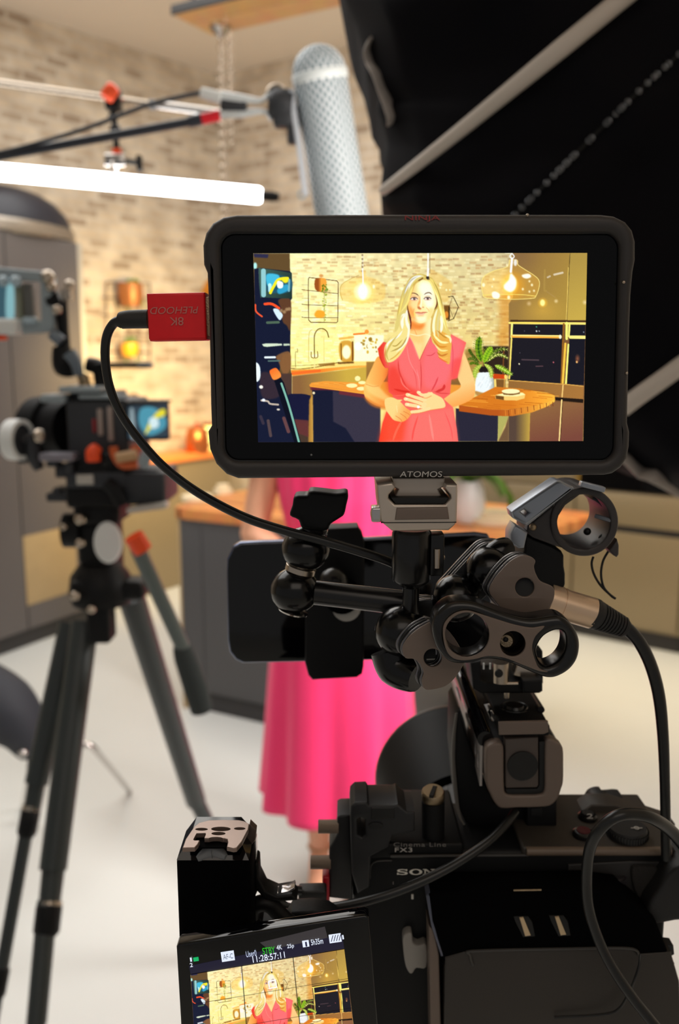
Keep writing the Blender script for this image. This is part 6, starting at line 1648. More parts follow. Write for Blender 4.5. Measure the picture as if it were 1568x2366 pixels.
bx_ = (q2 - q1).normalized(); Lq = (q2 - q1).length
pf = [(0, -.001), (.0066, -.001), (.0066, .001)]
for k in range(9):
    h = .002 + k * (Lq - .003) / 9; r = .0062 - .0019 * k / 9
    pf += [(r, h), (r, h + .0009), (r - .0008, h + .001), (r - .0008, h + .0014)]
pf += [(.0034, Lq), (0, Lq)]
build('ribbed_boot', g_lathe(pf, q1, bx_, 28), M['rubber'], xl_, angle=25)
build('jacket', g_tube([q1.lerp(q2, .9)] + [at(x, y, YX + .006) for x, y in ((1452, 1456), (1478, 1486), (1504, 1540), (1522, 1610), (1531, 1700), (1535, 1800), (1537, 1900), (1538, 1985))], [.0030, .0027, .0026, .0022, .0022], 18), M['cable'], xl_)

# ------------------------------------------------------------------ the filming camera
YF = .36
fx = thing('filming_camera', 'black cinema camera body with top handle and lens in the foreground, seen from behind', 'cinema camera', at(1180, 2366, YF + .03))
ztop = at(1300, 1966, YF).z
bl_, br_ = at(815, 2000, YF).x, at(1548, 2000, YF).x
zbot = ztop - .115
def box3(x0, x1, y0, y1, z0, z1, bev=.001): return g_box(((x0 + x1) / 2, (y0 + y1) / 2, (z0 + z1) / 2), (abs(x1 - x0), abs(y1 - y0), abs(z1 - z0)), bevel=bev)
warmtop = material('brown_black_top_plate', (58, 52, 46), .5, bump=.05, bscale=1500)
build('body_shell', box3(bl_, br_, YF, YF + .045, zbot, ztop, .003), M['black'], fx)
xs = lambda x: at(x, 1966, YF).x
build('top_plate', box3(xs(1205), br_ + .001, YF - .001, YF + .048, ztop - .002, ztop + .0025, .0012), warmtop, fx)
build('front_lip', g_rod((xs(1214), YF - .0012, ztop + .0006), (xs(1546), YF - .0012, ztop + .0006), .0020, 14), material('brown_edge_and_highlight', (112, 96, 82), .4), fx)
build('left_deck', box3(bl_, xs(1070), YF - .0005, YF + .05, ztop - .004, ztop + .004, .0015), M['black'], fx)
build('upper_ridge', g_rod(at(902, 1978, YF - .0012), at(1220, 1976, YF - .0012), .0007, 8), material('dim_edge', (60, 57, 54), .4), fx)
for (px, py, r, m, nm) in ((1357, 1886, 24, 'satin', 'record_button'), (1347, 1926, 27, 'satin', 'top_button')):
    c = on(px, py, ztop + .0035)
    rr = px2m(r, c.y)
    b_ = build(nm, g_lathe([(0, 0), (rr, 0), (rr, .0016), (rr * .8, .0024), (0, .0024)], c - Vector((0, 0, .001)), (0, 0, 1), 28), M[m], fx)
    build('button_face', g_lathe([(0, .0024), (rr * .62, .0024), (rr * .62, .0030), (0, .0032)], c - Vector((0, 0, .001)), (0, 0, 1), 24), material('dim_red_button', (86, 34, 38), .4) if r > 25 else M['screwdark'], b_)
lettering('lettering', '2', 1355, 1880, 1369, 1891, on(1357, 1886, ztop + .0065).y, M['letter_grey'], fx)
dc_ = on(1448, 1926, ztop + .0035)
pr_ = []
for k in range(48):
    a = 2 * PI * k / 48; pr_.append((.0088 + (.0004 if k % 2 else 0)))
dl = build('mode_dial', [g_lathe([(0, 0), (.0092, 0), (.0092, .003), (.0084, .0045), (0, .0045)], dc_ - Vector((0, 0, .001)), seg=48)], M['rubber'], fx)
build('dial_knurl', [g_box(dc_ + Vector((.0092 * math.cos(a), .0092 * math.sin(a), .001)), (.0006, .0006, .003)) for a in np.linspace(0, 2 * PI, 44, endpoint=False)], M['satin'], dl)
c9 = on(1470, 1913, ztop + .0075)
build('dial_symbol', [g_ring(c9, .0011, .0002, seg=20, s2=6), g_rod(c9 + Vector((-.0026, 0, 0)), c9 + Vector((.0026, 0, 0)), .0002, 6)], M['letter_grey'], fx)
build('front_dial', [plate(round_poly([(1363, 1876), (1366, 1856), (1378, 1845), (1398, 1842), (1404, 1850), (1442, 1849), (1450, 1873), (1440, 1884), (1380, 1888)], 3), YF + .040, .012, bevel=.0012)], M['rubber'], fx)
build('top_slope', plate([(1290, 1888), (1330, 1888), (1366, 1860), (1420, 1860), (1560, 1905), (1560, 1960), (1290, 1960)], YF + .030, .012, bevel=.0008), warmtop, fx)
# rear controls
build('thumb_rest', plate(round_poly([(1461, 2008), (1480, 2003), (1515, 2006), (1532, 2030), (1540, 2052), (1528, 2075), (1490, 2096), (1472, 2070), (1462, 2040)], 4), YF - .003, .006, bevel=.001), material('grained_rubber', (52, 48, 45), .7, bump=.8, bscale=2600), fx)
build('rear_panel', plate([(1312, 1998), (1455, 1990), (1540, 1992), (1552, 2090), (1440, 2120), (1312, 2060)], YF - .001, .004, bevel=.0008), material('dim_brown_panel', (40, 37, 35), .5), fx)
zd = at(1408, 2035, YF)
build('rear_dial', [g_lathe([(0, -.0032), (.0076, -.0032), (.0082, -.0024), (.0082, .0024), (.0076, .0032), (0, .0032)], (zd.x, YF + .003, zd.z), seg=40)] + [g_box((zd.x + .0083 * math.cos(a), YF + .003 + .0083 * math.sin(a), zd.z), (.0005, .0005, .0052)) for a in np.linspace(0, 2 * PI, 40, endpoint=False)], material('dial_grey', (58, 54, 56), .35, .4), fx)
for body_, x0, y0, x1, y1, m, sh in (('Cinema Line', 909, 1946.5, 1030, 1956, 'letter_dim', 0), ('FX3', 912, 1958.5, 952, 1968.5, 'letter_grey', 0)):
    lettering('lettering', body_, x0, y0, x1, y1, YF - .0012, M[m], fx, space=1.1)
# serif capitals of the maker's mark
def serif_word(x0, y0, x1, y1, Y, mat, parent):
    out_v, out_f = [], []
    cell = (x1 - x0) / 4.12
    def add(pts, holes, ox, wd):
        g = plate([(x0 + (ox + px * wd) * cell, y1 - py * (y1 - y0)) for px, py in pts], Y, .0002, [[(x0 + (ox + px * wd) * cell, y1 - py * (y1 - y0)) for px, py in h] for h in holes], .00001, 0)
        k = len(out_v); out_v.extend(g[0]); out_f.extend([[i + k for i in f] for f in g[1]])
    S = [(.04, .02), (.12, .02), (.16, .08), (.5, -.01), (.85, .06), (.98, .24), (.9, .46), (.6, .56), (.3, .64), (.24, .74), (.36, .86), (.6, .88), (.78, .8), (.84, .68), (.92, .68), (.92, .99), (.84, .99), (.8, .93), (.5, 1.01), (.16, .94), (.03, .76), (.1, .54), (.4, .44), (.7, .36), (.76, .24), (.62, .12), (.36, .12), (.18, .22), (.12, .36), (.04, .36)]
    add(S, [], 0, .92)
    O_ = [(.5 + .5 * math.cos(a), .5 + .51 * math.sin(a)) for a in np.linspace(0, 2 * PI, 30, endpoint=False)]
    Oi = [(.5 + .28 * math.cos(a), .5 + .39 * math.sin(a)) for a in np.linspace(0, 2 * PI, 30, endpoint=False)]
    add(O_, [Oi], 1.02, 1.05)
    N = [(0, 0), (.34, 0), (.34, .09), (.24, .11), (.24, .78), (.74, 0), (.86, 0), (.86, .89), (1, .91), (1, 1), (.64, 1), (.64, .91), (.75, .89), (.75, .30), (.30, 1), (0, 1), (0, .91), (.12, .89), (.12, .11), (0, .09)]
    add(N, [], 2.12, .98)
    Yg = [(.3, 0), (.7, 0), (.7, .09), (.59, .11), (.59, .42), (.9, .9), (1, .91), (1, 1), (.68, 1), (.68, .91), (.76, .89), (.55, .54), (.34, .89), (.42, .91), (.42, 1), (0, 1), (0, .91), (.1, .89), (.41, .42), (.41, .11), (.3, .09)]
    add(Yg, [], 3.14, .98)
    return build('lettering', (out_v, out_f), mat, parent, smooth_all=False, weld=False)
serif_word(916, 2008.5, 1034, 2021.5, YF - .0004, M['letter_white'], fx)
pc_ = at(1004, 2043.5, YF - .0004)
build('power_symbol', [g_tube([pc_ + Vector((.00125 * math.sin(a), 0, .00125 * math.cos(a))) for a in np.linspace(.6, 2 * PI - .6, 20)], .00016, 6, 1), g_rod(pc_ + Vector((0, 0, .0004)), pc_ + Vector((0, 0, .0016)), .00016, 6)], M['letter_grey'], fx)
build('switch_mark', plate([(950, 2067), (955, 2067), (955, 2078), (950, 2078)], YF - .0006, .0006, bevel=.0001), M['letter_white'], fx)
build('switch_tick', plate([(907, 2038), (909, 2038), (909, 2044), (907, 2044)], YF - .0006, .0006, bevel=.0001), M['letter_dim'], fx)
build('hump_outline', g_tube([at(854, 2030, YF - .0005), at(856, 2002, YF - .0005), at(870, 1990, YF - .0005), at(905, 1988, YF - .0005)], .0004, 8), material('dim_edge', (0, 0, 0)), fx)
# top handle
YHd = .365
hc = lambda *p: [(840 + x / 2.8, 1500 + y / 2.8) for x, y in p]
u_out = round_poly(hc((788, 690), (792, 650), (806, 628), (842, 612), (884, 612), (905, 640), (907, 760), (910, 900), (930, 944), (1040, 948), (1135, 944), (1170, 915), (1172, 760), (1176, 605), (1200, 582), (1232, 592), (1262, 612), (1290, 645), (1294, 750), (1292, 860), (1278, 910), (1256, 968), (1205, 1018), (1100, 1028), (990, 1030), (890, 1034), (845, 995), (818, 940), (796, 890), (788, 800)), 3)
handle = build('top_handle', plate(hc((800, 640), (830, 622), (1180, 590), (1240, 600), (1285, 650), (1287, 860), (1250, 970), (1200, 1012), (895, 1026), (850, 990), (800, 885)), YHd + .003, .115, bevel=.0015), M['black'], fx)
build('handle_end_frame', plate(u_out, YHd - .002, .007, bevel=.0012, res=3), M['bronze'], handle)
build('end_block', plate(hc((915, 582), (1130, 570), (1132, 880), (1120, 898), (922, 902), (915, 890)), YHd - .001, .006, bevel=.0008), material('dim_bronze', (80, 70, 64), .5), handle)
build('end_socket', g_lathe([(0, -.001), (.0064, -.001), (.0069, -.0004), (.0069, .0008), (0, .0008)], at(840 + 1026 / 2.8, 1500 + 752 / 2.8, YHd - .0012), (0, -1, 0), 40), M['gloss'], handle)
build('socket_gap', plate(hc((1135, 600), (1170, 596), (1168, 915), (1135, 940), (930, 940), (914, 905), (1120, 905), (1135, 880)), YHd - .0006, .006, bevel=.0003), M['screwdark'], handle)
# pierced left cheek of the handle
lx = at(1118, 1720, YHd).x
zt, zb2 = at(1118, 1732, YHd).z, at(1118, 1826, YHd).z
cheek_o = [(YHd + .004, zt), (YHd + .112, zt), (YHd + .112, zt - .0085), (YHd + .055, zt - .0100), (YHd + .004, zb2)]
slots = [[(YHd + a + w * math.cos(t), zt - b + h * math.sin(t)) for t in np.linspace(0, 2 * PI, 18, endpoint=False)] for a, b, w, h in ((.010, .0095, .0022, .0042), (.0185, .0085, .0022, .0040), (.044, .005, .009, .0022), (.078, .005, .010, .0022))]
vs_, fs_ = flat_plate(cheek_o, slots, .0012, .0002)
build('side_cheek', ([Vector((lx - .0002 + v.z, v.x, v.y)) for v in vs_], fs_), material('pale_reflection_metal', (190, 184, 180), .35, .5), handle)  # pale colour paints the grey reflection along this side
build('side_rod', [g_rod(at(1121, 1708, YHd + .004), at(1121, 1708, YHd + .004) + Vector((0, .108, .000)), .0037, 22), g_rod(at(1121, 1708, YHd + .004) + Vector((0, .028, 0)), at(1121, 1708, YHd + .004) + Vector((0, .030, 0)), .0040, 22)], M['gloss'], handle)
# shoe plate and its fittings on the handle
shz = at(1200, 1669, YHd).z
x0_, x1_ = at(1152, 1669, YHd).x, at(1267, 1669, YHd).x
build('shoe_plate', box3(x0_, x1_, YHd - .003, YHd + .075, shz - .0052, shz, .001), M['black'], handle)
build('shoe_front', plate([(1152, 1670), (1266, 1667), (1267, 1692), (1256, 1697), (1153, 1699)], YHd - .0042, .002, bevel=.0005), M['bronze'], handle)
shc = on(1188, 1634, shz)
build('shoe_screw', [g_ring((shc.x, shc.y, shz), .0062, .0006, seg=32, s2=8), g_lathe([(0, 0), (.0046, 0), (.004, .0012), (0, .0012)], (shc.x, shc.y, shz), seg=28)], M['satin'], handle)
build('silver_clip', plate([(1117, 1627), (1130, 1625), (1134, 1636), (1130, 1642), (1136, 1641), (1148, 1662), (1142, 1668), (1134, 1668)], YHd + .010, .004, bevel=.0004), M['chrome'], handle)
brk = build('shoe_bracket', [plate([(1086, 1532), (1112, 1528), (1112, 1572), (1122, 1577), (1254, 1575), (1254, 1598), (1246, 1603), (1110, 1603), (1092, 1592)], YHd + .008, .02, bevel=.0012), plate([(1209, 1574), (1254, 1572), (1254, 1597), (1246, 1603), (1209, 1602)], YHd + .004, .02, bevel=.0012), plate([(1236, 1500), (1254, 1506), (1255, 1580), (1240, 1582)], YHd + .02, .01, bevel=.001)], M['black'], handle)
build('bracket_bolt', [g_rod(at(1156, 1530, YHd + .004), at(1156, 1575, YHd + .004), .0036, 20), g_rod(at(1156, 1579, YHd + .002), at(1196, 1579, YHd + .002), .0006, 8), g_rod(at(1170, 1582, YHd + .012), at(1170, 1612, YHd + .012), .0012, 12), g_box(at(1210, 1550, YHd + .014), (.010, .006, .006), Matrix.Rotation(.3, 3, 'Y'), bevel=.0008)], M['steel'], brk)
build('bolt_hole', g_ball(at(1152, 1556, YHd + .0005), .0019, (1, .6, 1)), M['screwdark'], brk)
build('steel_spring', [g_rod(at(1117, 1532, YHd + .006), at(1117, 1546, YHd + .006), .0004, 8), g_rod(at(1132, 1532, YHd + .006), at(1132, 1546, YHd + .006), .0004, 8)], M['white'], brk)
build('shoe_rail', g_rod(at(1228, 1604, YHd + .05), at(1250, 1640, YHd + .012), .0016, 10), M['black'], handle)
# handle foot
build('handle_foot', plate([(1053, 1652), (1061, 1640), (1078, 1700), (1102, 1765), (1130, 1830), (1140, 1856), (1170, 1866), (1170, 1866), (1222, 1866), (1223, 1898), (1210, 1907), (1090, 1908), (1075, 1900), (1060, 1868), (1050, 1760)], YHd + .018, .03, bevel=.001), M['black'], handle)
build('handle_post', plate([(1216, 1850), (1287, 1852), (1287, 1945), (1216, 1945)], YHd + .012, .03, bevel=.0015), M['black'], handle)
build('foot_edge', g_tube([at(1054, 1648, YHd + .0175), at(1046, 1740, YHd + .0175), at(1056, 1860, YHd + .0175), at(1070, 1902, YHd + .0175), at(1090, 1909, YHd + .0175), at(1205, 1908, YHd + .0175), at(1222, 1897, YHd + .0175)], [.0008, .0013, .0005, .0005, .0004], 8, 6, flat=.6), material('pale_grey_edge', (112, 108, 102), .4), handle)  # paler grey line along the foot's outline
build('foot_post', g_rod(at(1210, 1912, YHd + .012), at(1206, 1972, YHd + .012), .0016, 10), material('brown_edge_and_highlight', (0, 0, 0)), handle)
build('foot_window', plate([(1226, 1868), (1252, 1867), (1252, 1886), (1226, 1887)], YHd + .0115, .002, bevel=.0003), M['screwdark'], handle)
# lens
lens_x = 784 + 0
LA = at(1046, 1800, .53); lxw, lzw = LA.x, LA.z
ln = build('lens', g_lathe([(0, .0), (.034, .0), (.034, .02), (.037, .022), (.037, .05), (.035, .052), (.035, .075), (.039, .078), (.039, .1), (.036, .102), (0, .102)], (lxw, .405, lzw), (0, 1, 0), 56), M['lensblack'], fx, angle=30)
build('lens_hood', g_lathe([(.036, .055), (.040, .055), (.046, .085), (.0495, .118), (.0505, .124), (.0495, .130), (.047, .130), (.044, .09), (.038, .058)], (lxw, .405, lzw), (0, 1, 0), 72, close=True), M['lensblack'], ln, angle=30)
build('focus_ring', [g_lathe([(.0372, .024), (.0382, .024), (.0382, .048), (.0372, .048)], (lxw, .405, lzw), (0, 1, 0), 56)] + [g_box((lxw + .0383 * math.cos(a), .405 + .036, lzw + .0383 * math.sin(a)), (.0012, .022, .0012), Matrix.Rotation(-a, 3, 'Y')) for a in np.linspace(0, 2 * PI, 80, endpoint=False)], M['rubber'], ln)
build('hood_rim', g_ring((lxw, .405 + .126, lzw), .0497, .0015, axis=(0, 1, 0), seg=72, s2=8), material('brown_edge_and_highlight', (0, 0, 0)), ln)  # brown ring paints the highlight on the hood rim
build('bronze_band', g_lathe([(.0392, .082), (.0400, .082), (.0400, .092), (.0392, .092)], (lxw, .405, lzw), (0, 1, 0), 56), M['brass'], ln)
# cage around the body
cg = thing('camera_cage', 'black metal cage on the left side of the filming camera with brass studs', 'camera cage', at(840, 2080, YF))
gx = lambda *p: [(560 + x / 3.267, 1500 + y / 3.267) for x, y in p]
cagem = material('matte_black_cage', (34, 34, 36), .5, .2)
build('cage_side', plate(gx((810, 1250), (816, 1192), (850, 1160), (940, 1156), (956, 1182), (1150, 1182), (1172, 1170), (1240, 1230), (1300, 1230), (1300, 1380), (1130, 1410), (1100, 1500), (970, 1570), (960, 1800), (870, 1850), (822, 1700)), YF - .010, .02, [gx((866, 1290), (892, 1272), (925, 1290), (928, 1400), (900, 1422), (868, 1405))], .0012), cagem, cg)
build('cage_slot', plate(gx((972, 1200), (1146, 1200), (1148, 1280), (972, 1285)), YF - .0106, .003, bevel=.0004), M['screwdark'], cg)
build('cage_hole', plate([(868 + 17 * math.cos(a), 1909 + 8 * math.sin(a)) for a in np.linspace(0, 2 * PI, 24, endpoint=False)], YF - .0106, .003, bevel=.0002), M['screwdark'], cg)
build('cage_back', plate(gx((715, 1268), (740, 1255), (815, 1252), (830, 1500), (830, 1900), (650, 1880), (652, 1700), (655, 1500), (690, 1450), (712, 1400)), YF - .002, .016, bevel=.0012), cagem, cg)
for k, (y, x0, x1) in enumerate(((1909.5, 735, 782), (1992, 717, 764))):
    build('brass_stud', g_rod(at(x0, y, YF), at(x1, y, YF), .0030, 24), material('dull_brass_stud', (128, 112, 98), .45, .5, bump=.3, bscale=3000), cg)
build('red_cover', g_box(at(753, 2044, YF), (.0032, .008, .0125), bevel=.0006), material('deep_red', (170, 12, 34), .35), cg)
sc1 = build('thumb_screw', g_rod(at(1000, 1850, YF + .006), at(1000, 1950, YF + .006), .0052, 28), M['black'], cg)
build('brass_cap', g_lathe([(0, -.002), (.0050, -.002), (.0053, -.001), (.0053, .0018), (.0046, .0028), (0, .0028)], at(1000, 1838, YF + .006), (0, -.25, 1), 32), M['brass'], cg)
build('cap_slot', g_box(at(1000, 1832, YF + .004) + Vector((0, 0, .0005)), (.0018, .009, .0014), Matrix.Rotation(-.3, 3, 'Z')), M['screwdark'], cg)
# loose right-hand grip beneath the frame's edge
build('grip', plate(round_poly([(1520, 2060), (1560, 2010), (1620, 2000), (1640, 2110), (1560, 2130), (1500, 2136), (1495, 2100)], 3), YF - .012, .03, bevel=.002), M['rubber'], fx)

# flip screen of the filming camera
YL = .276
fs2 = build('flip_screen', plate([(407, 2189), (413, 2182), (600, 2152), (800, 2122), (842, 2116), (852, 2120), (862, 2240), (880, 2460), (878, 2520), (440, 2560), (428, 2550)], YL, .006, bevel=.0008), M['gloss'], fx)
fs2['label'] = 'fold-out screen showing the presenter and white shooting data'
LQ = [(440, 2252), (795, 2193), (820, 2396), (452, 2456)]
def grid_lines(col, u, v):
    for k in (1, 2):
        col = np.where((np.abs(u - k / 3) < .0022)[..., None], col * .35, col)
        col = np.where((np.abs(v - k / 3) < .0042)[..., None], col * .35, col)
    return col * np.array((.99, .96, .95)) + 4
ps = screen('screen_picture', LQ, YL - .0002, fs2, 330, 190, [(585, 590), (1356, 590), (1348, 1014), (594, 1014)], over=grid_lines)
build('data_bar', plate([(436, 2232), (790, 2160), (795, 2192), (440, 2251)], YL - .0001, .0004, bevel=.00005), lit('bar_navy', (24, 22, 44)), fs2)
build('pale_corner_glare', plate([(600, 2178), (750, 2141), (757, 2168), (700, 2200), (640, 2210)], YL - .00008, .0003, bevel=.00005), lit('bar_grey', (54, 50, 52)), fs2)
LW, LG, LT = lit('data_white', (232, 240, 255)), lit('data_green', (44, 190, 36)), lit('data_teal', (16, 176, 100))
def dt(s, x0, y0, x1, y1, m, tl=-8.5): 
    return lettering('lettering', s, x0, y0, x1, y1, YL - .0004, m, fs2, turn=-tl, depth=.0001)
dt('1', 439, 2212.5, 443, 2221.5, LW); dt('2', 438.5, 2225, 445, 2234, LW)
def tilted(name, cx, cy, w, h, m, ang=-8.5, y=-.0003):
    ca, sa = math.cos(math.radians(ang)), math.sin(math.radians(ang))
    return build(name, plate([(cx + dx * w / 2 * ca - dy * h / 2 * sa, cy + dx * w / 2 * sa + dy * h / 2 * ca) for dx, dy in ((-1, -1), (1, -1), (1, 1), (-1, 1))], YL + y, .0003, bevel=.00004), m, fs2)
tilted('battery_icon', 452.5, 2217, 12, 8.5, LT)
tilted('focus_mode_box', 526, 2210, 30, 22, LW)
dt('AF-C', 515, 2204, 538, 2215.5, lit('data_grey', (110, 120, 140)))
dt('User0', 568, 2196.5, 592, 2210, lit('data_pale', (190, 200, 226)))
dt('STBY', 606, 2188.5, 635, 2203, LG); dt('4K', 638.5, 2183.5, 651, 2194, LW); dt('25p', 663, 2181, 679, 2192.5, LW)
tilted('card_icon', 706, 2181, 15, 14.5, LW); dt('1', 705, 2176, 709, 2187, lit('data_navy', (24, 26, 60)), -8.5)
for ch in list(fs2.children)[-1:]:
    for v in ch.data.vertices: v.co.y -= .0001
dt('5h35m', 718, 2169, 746, 2182, LW); dt('11:28:57:11', 583, 2204, 658, 2218.5, LW, -8.8)
tilted('power_icon', 774, 2168.5, 28, 19, LW)
for k in range(4):
    x = 765 + k * 6
    build('power_bar', plate([(x + 3, 2162 - k * .8), (x + 4.6, 2162 - k * .8), (x + .8, 2176 - k * .8), (x - .8, 2176 - k * .8)], YL - .0005, .0003, bevel=.00003), lit('data_navy', (24, 26, 60)), fs2)
tilted('icon_end', 792, 2166, 3.5, 9, LW)
fc = at(628, 2268, YL)
bxq = [(620, 2268), (636, 2264), (639, 2281), (622, 2284)]
build('focus_box', g_tube([at(x, y, YL - .0005) for x, y in bxq + bxq[:1]], .00024, 6, 1), lit('focus_white', (255, 250, 255)), fs2)

# side handle with the pierced top
YS2 = .300
sh = thing('side_grip', 'black side grip with a pierced bronze top left of the filming camera', 'camera handle', at(490, 2200, YS2 + .02))
hz = at(490, 1962, YS2).z
ex0, ex1 = at(405, 2000, YS2).x, at(577, 2000, YS2).x
build('handle_body', box3(ex0, ex1, YS2, YS2 + .0215, at(405, 2300, YS2).z, at(405, 1984, YS2).z, .003), M['hoodblack'], sh)
zt2 = at(405, 1984, YS2).z
# bevelled crown
def ring_xy(k, z): return [Vector((x, y, z)) for x, y in ((ex0 + k, YS2 + k * 1.3), (ex1 - k, YS2 + k * 1.3), (ex1 - k, YS2 + .0215 - k * .4), (ex0 + k, YS2 + .0215 - k * .4))]
r1, r2 = ring_xy(.0004, zt2 - .001), ring_xy(.0052, zt2 + .0062)
build('crown', (r1 + r2, [[0, 1, 5, 4], [1, 2, 6, 5], [2, 3, 7, 6], [3, 0, 4, 7], [4, 5, 6, 7], [3, 2, 1, 0]]), M['gloss'], sh, smooth_all=False)
kc = lambda *p: [(380 + x / 3.267, 1840 + y / 3.267) for x, y in p]
tz = zt2 + .0085
tp_o = kc((135, 388), (160, 320), (225, 225), (262, 198), (335, 180), (440, 176), (560, 178), (600, 186), (640, 206), (632, 250), (585, 340), (545, 388), (520, 392), (470, 380), (478, 345), (474, 322), (450, 316), (300, 316), (272, 322), (252, 360), (228, 386))
holes_ = [kc(*circle(278, 212, 48, 22, 11)), kc(*circle(424, 210, 74, 24, 17)), kc(*circle(566, 207, 44, 22, 11)), kc(*circle(406, 244, 54, 22, 13)), kc(*circle(386, 281, 54, 22, 12)), kc((235, 250), (240, 242), (308, 240), (312, 248), (296, 290), (288, 296), (220, 296), (215, 288))]
build('added_dark_backing', deck(kc((150, 385), (170, 320), (228, 235), (262, 200), (335, 184), (560, 182), (632, 208), (625, 252), (580, 340), (540, 384)), tz - .0020, .0006, bevel=.0001), M['hoodblack'], sh)  # matte black sheet added so the holes show no reflections
build('pierced_top', deck(tp_o, tz, .0018, (), .0003), material('bronze_top_metal', (150, 130, 120), .35, .6), sh)
pt_ = [c for c in sh.children if c.name.startswith('pierced_top')][0]
for hq in holes_:                                    # pierce it
    cut = build('cutter', deck(hq, tz + .002, .006, (), .00002), None, sh)
    bo_ = pt_.modifiers.new('hole', 'BOOLEAN'); bo_.object = cut; bo_.solver = 'EXACT'
    me_ = bpy.data.meshes.new_from_object(pt_.evaluated_get(bpy.context.evaluated_depsgraph_get()))
    pt_.modifiers.clear(); pt_.data = me_
    me_.polygons.foreach_set('use_smooth', [False] * len(me_.polygons))
    bpy.data.objects.remove(cut)
pt_.name = 'pierced_top'
build('grey_reflection_bump', g_tube([at(455, 1985, YS2 + .001), at(492, 1966, YS2 + .004), at(522, 1980, YS2 + .001)], [.001, .0035, .001], 14), M['grey'], sh)  # grey shape standing for the white reflection on the front chamfer
build('right_chamfer', plate(kc((642, 208), (692, 256), (686, 330), (604, 440), (548, 392), (590, 338), (634, 250)), YS2 + .012, .004, bevel=.0005), material('brown_chamfer', (90, 74, 66), .4, .4), sh)
build('side_strip', plate(kc((604, 442), (688, 332), (694, 520), (720, 640), (770, 720), (860, 738), (930, 720), (980, 690), (985, 702), (940, 742), (860, 770), (760, 770), (700, 720), (655, 830), (645, 600)), YS2 + .020, .006, bevel=.0006), material('pale_polished_metal', (170, 164, 162), .15, .9), sh)
build('side_arm', plate(kc((668, 520), (690, 500), (706, 516), (712, 620), (760, 720), (850, 760), (960, 742), (1000, 790), (870, 800), (760, 790), (680, 700), (664, 600)), YS2 + .018, .010, bevel=.001), M['black'], sh)
build('lower_bracket', [g_tube([at(x, y, YS2 + .02) for x, y in kc((655, 900), (680, 830), (740, 805), (800, 820), (860, 880), (910, 930), (960, 960))], .0034, 12), plate(kc((640, 1000), (700, 900), (740, 950), (920, 950), (960, 880), (1110, 870), (1240, 890), (1300, 930), (1280, 960), (640, 1080)), YS2 + .022, .01, bevel=.001)], M['black'], sh)

# short cable on the camera
sc2 = thing('short_cable', 'short black cable looping from the camera side up to the top handle', 'cable', at(800, 2100, .335))
build('angle_plug', g_box(at(722, 2062, YF - .008), (.0125, .007, .0056), Matrix.Rotation(-.03, 3, 'Y'), bevel=.001), M['rubber'], sc2)
build('jacket', g_tube([at(x, y, YY) for x, y, YY in ((696, 2058, .350), (672, 2058, .349), (652, 2074, .345), (654, 2092, .342), (690, 2101, .340), (760, 2098, .338), (840, 2083, .337), (920, 2058, .338), (1000, 2024, .341), (1070, 1985, .346), (1130, 1943, .352), (1172, 1900, .360), (1190, 1876, .366))], [.0020, .0021, .0021, .0021, .0020, .0020], 16), M['cable'], sc2)
# battery block
YB2 = .343
bt = thing('battery_block', 'black battery block with two slots at the bottom right, behind the filming camera', 'battery', at(1270, 2366, YB2 + .008))
build('upper_case', plate([(990, 2068), (1000, 2061), (1360, 2056), (1440, 2066), (1516, 2130), (1545, 2204), (1560, 2230), (1030, 2250), (1020, 2200), (998, 2130)], YB2, .0155, bevel=.0012), M['hoodblack'], bt)
build('left_chamfer', plate([(984, 2072), (992, 2063), (1000, 2066), (1010, 2140), (1028, 2215), (1018, 2212), (996, 2142)], YB2 + .0005, .0145, bevel=.0012), material('blue_grey_chamfer', (90, 94, 112), .3, .3), bt)
build('side_wall', plate([(990, 2140), (1004, 2150), (1014, 2210), (1024, 2560), (998, 2560)], YB2 + .002, .013, bevel=.0008), M['bronze'], bt)
build('lower_panel', plate([(1028, 2212), (1090, 2195), (1460, 2192), (1475, 2205), (1550, 2200), (1570, 2270), (1580, 2560), (1024, 2560)], YB2 - .0005, .014, bevel=.001), material('brown_black_panel', (50, 45, 40), .5, bump=.05, bscale=1200), bt)
build('ridge', g_tube([at(1092, 2230, YB2 - .001), at(1086, 2206, YB2 - .001), at(1096, 2197, YB2 - .001), at(1300, 2192, YB2 - .001), at(1450, 2191, YB2 - .001), at(1476, 2206, YB2 - .001)], .0006, 8), material('dim_edge', (0, 0, 0)), bt)
for (x, y) in ((1210, 2118), (1292, 2116)):
    s1 = build('slot', plate([(x - 24, y), (x + 10, y), (x + 20, y + 14), (x + 26, y + 46), (x - 2, y + 48), (x - 20, y + 12)], YB2 - .0008, .002, bevel=.0003), M['screwdark'], bt)
    build('pale_tab', plate([(x - 10, y + 4), (x - 1, y + 3), (x + 16, y + 44), (x + 3, y + 46)], YB2 - .0016, .0016, bevel=.0003), material('cream_tab', (216, 190, 150), .5), s1)
build('grey_lever', plate(round_poly([(930, 2172), (938, 2158), (951, 2158), (954, 2178), (966, 2186), (985, 2184), (985, 2236), (962, 2238), (953, 2250), (944, 2248), (935, 2225)], 3), YB2 + .012, .006, bevel=.0008), material('warm_grey_lever', (150, 145, 138), .45), bt)
build('inner_rail', g_rod(at(1186, 2057, YB2 - .0004), at(1250, 2056, YB2 - .0004), .0004, 8), M['brass'], bt)
build('base_clip', [plate([(1540, 2184), (1556, 2186), (1558, 2206), (1548, 2212), (1541, 2204)], YB2 + .004, .006, bevel=.0006)], M['rubber'], bt)
lp = thing('looped_cable', 'thick dark cable looping over the right end of the filming camera', 'cable', at(1400, 2366, .27))
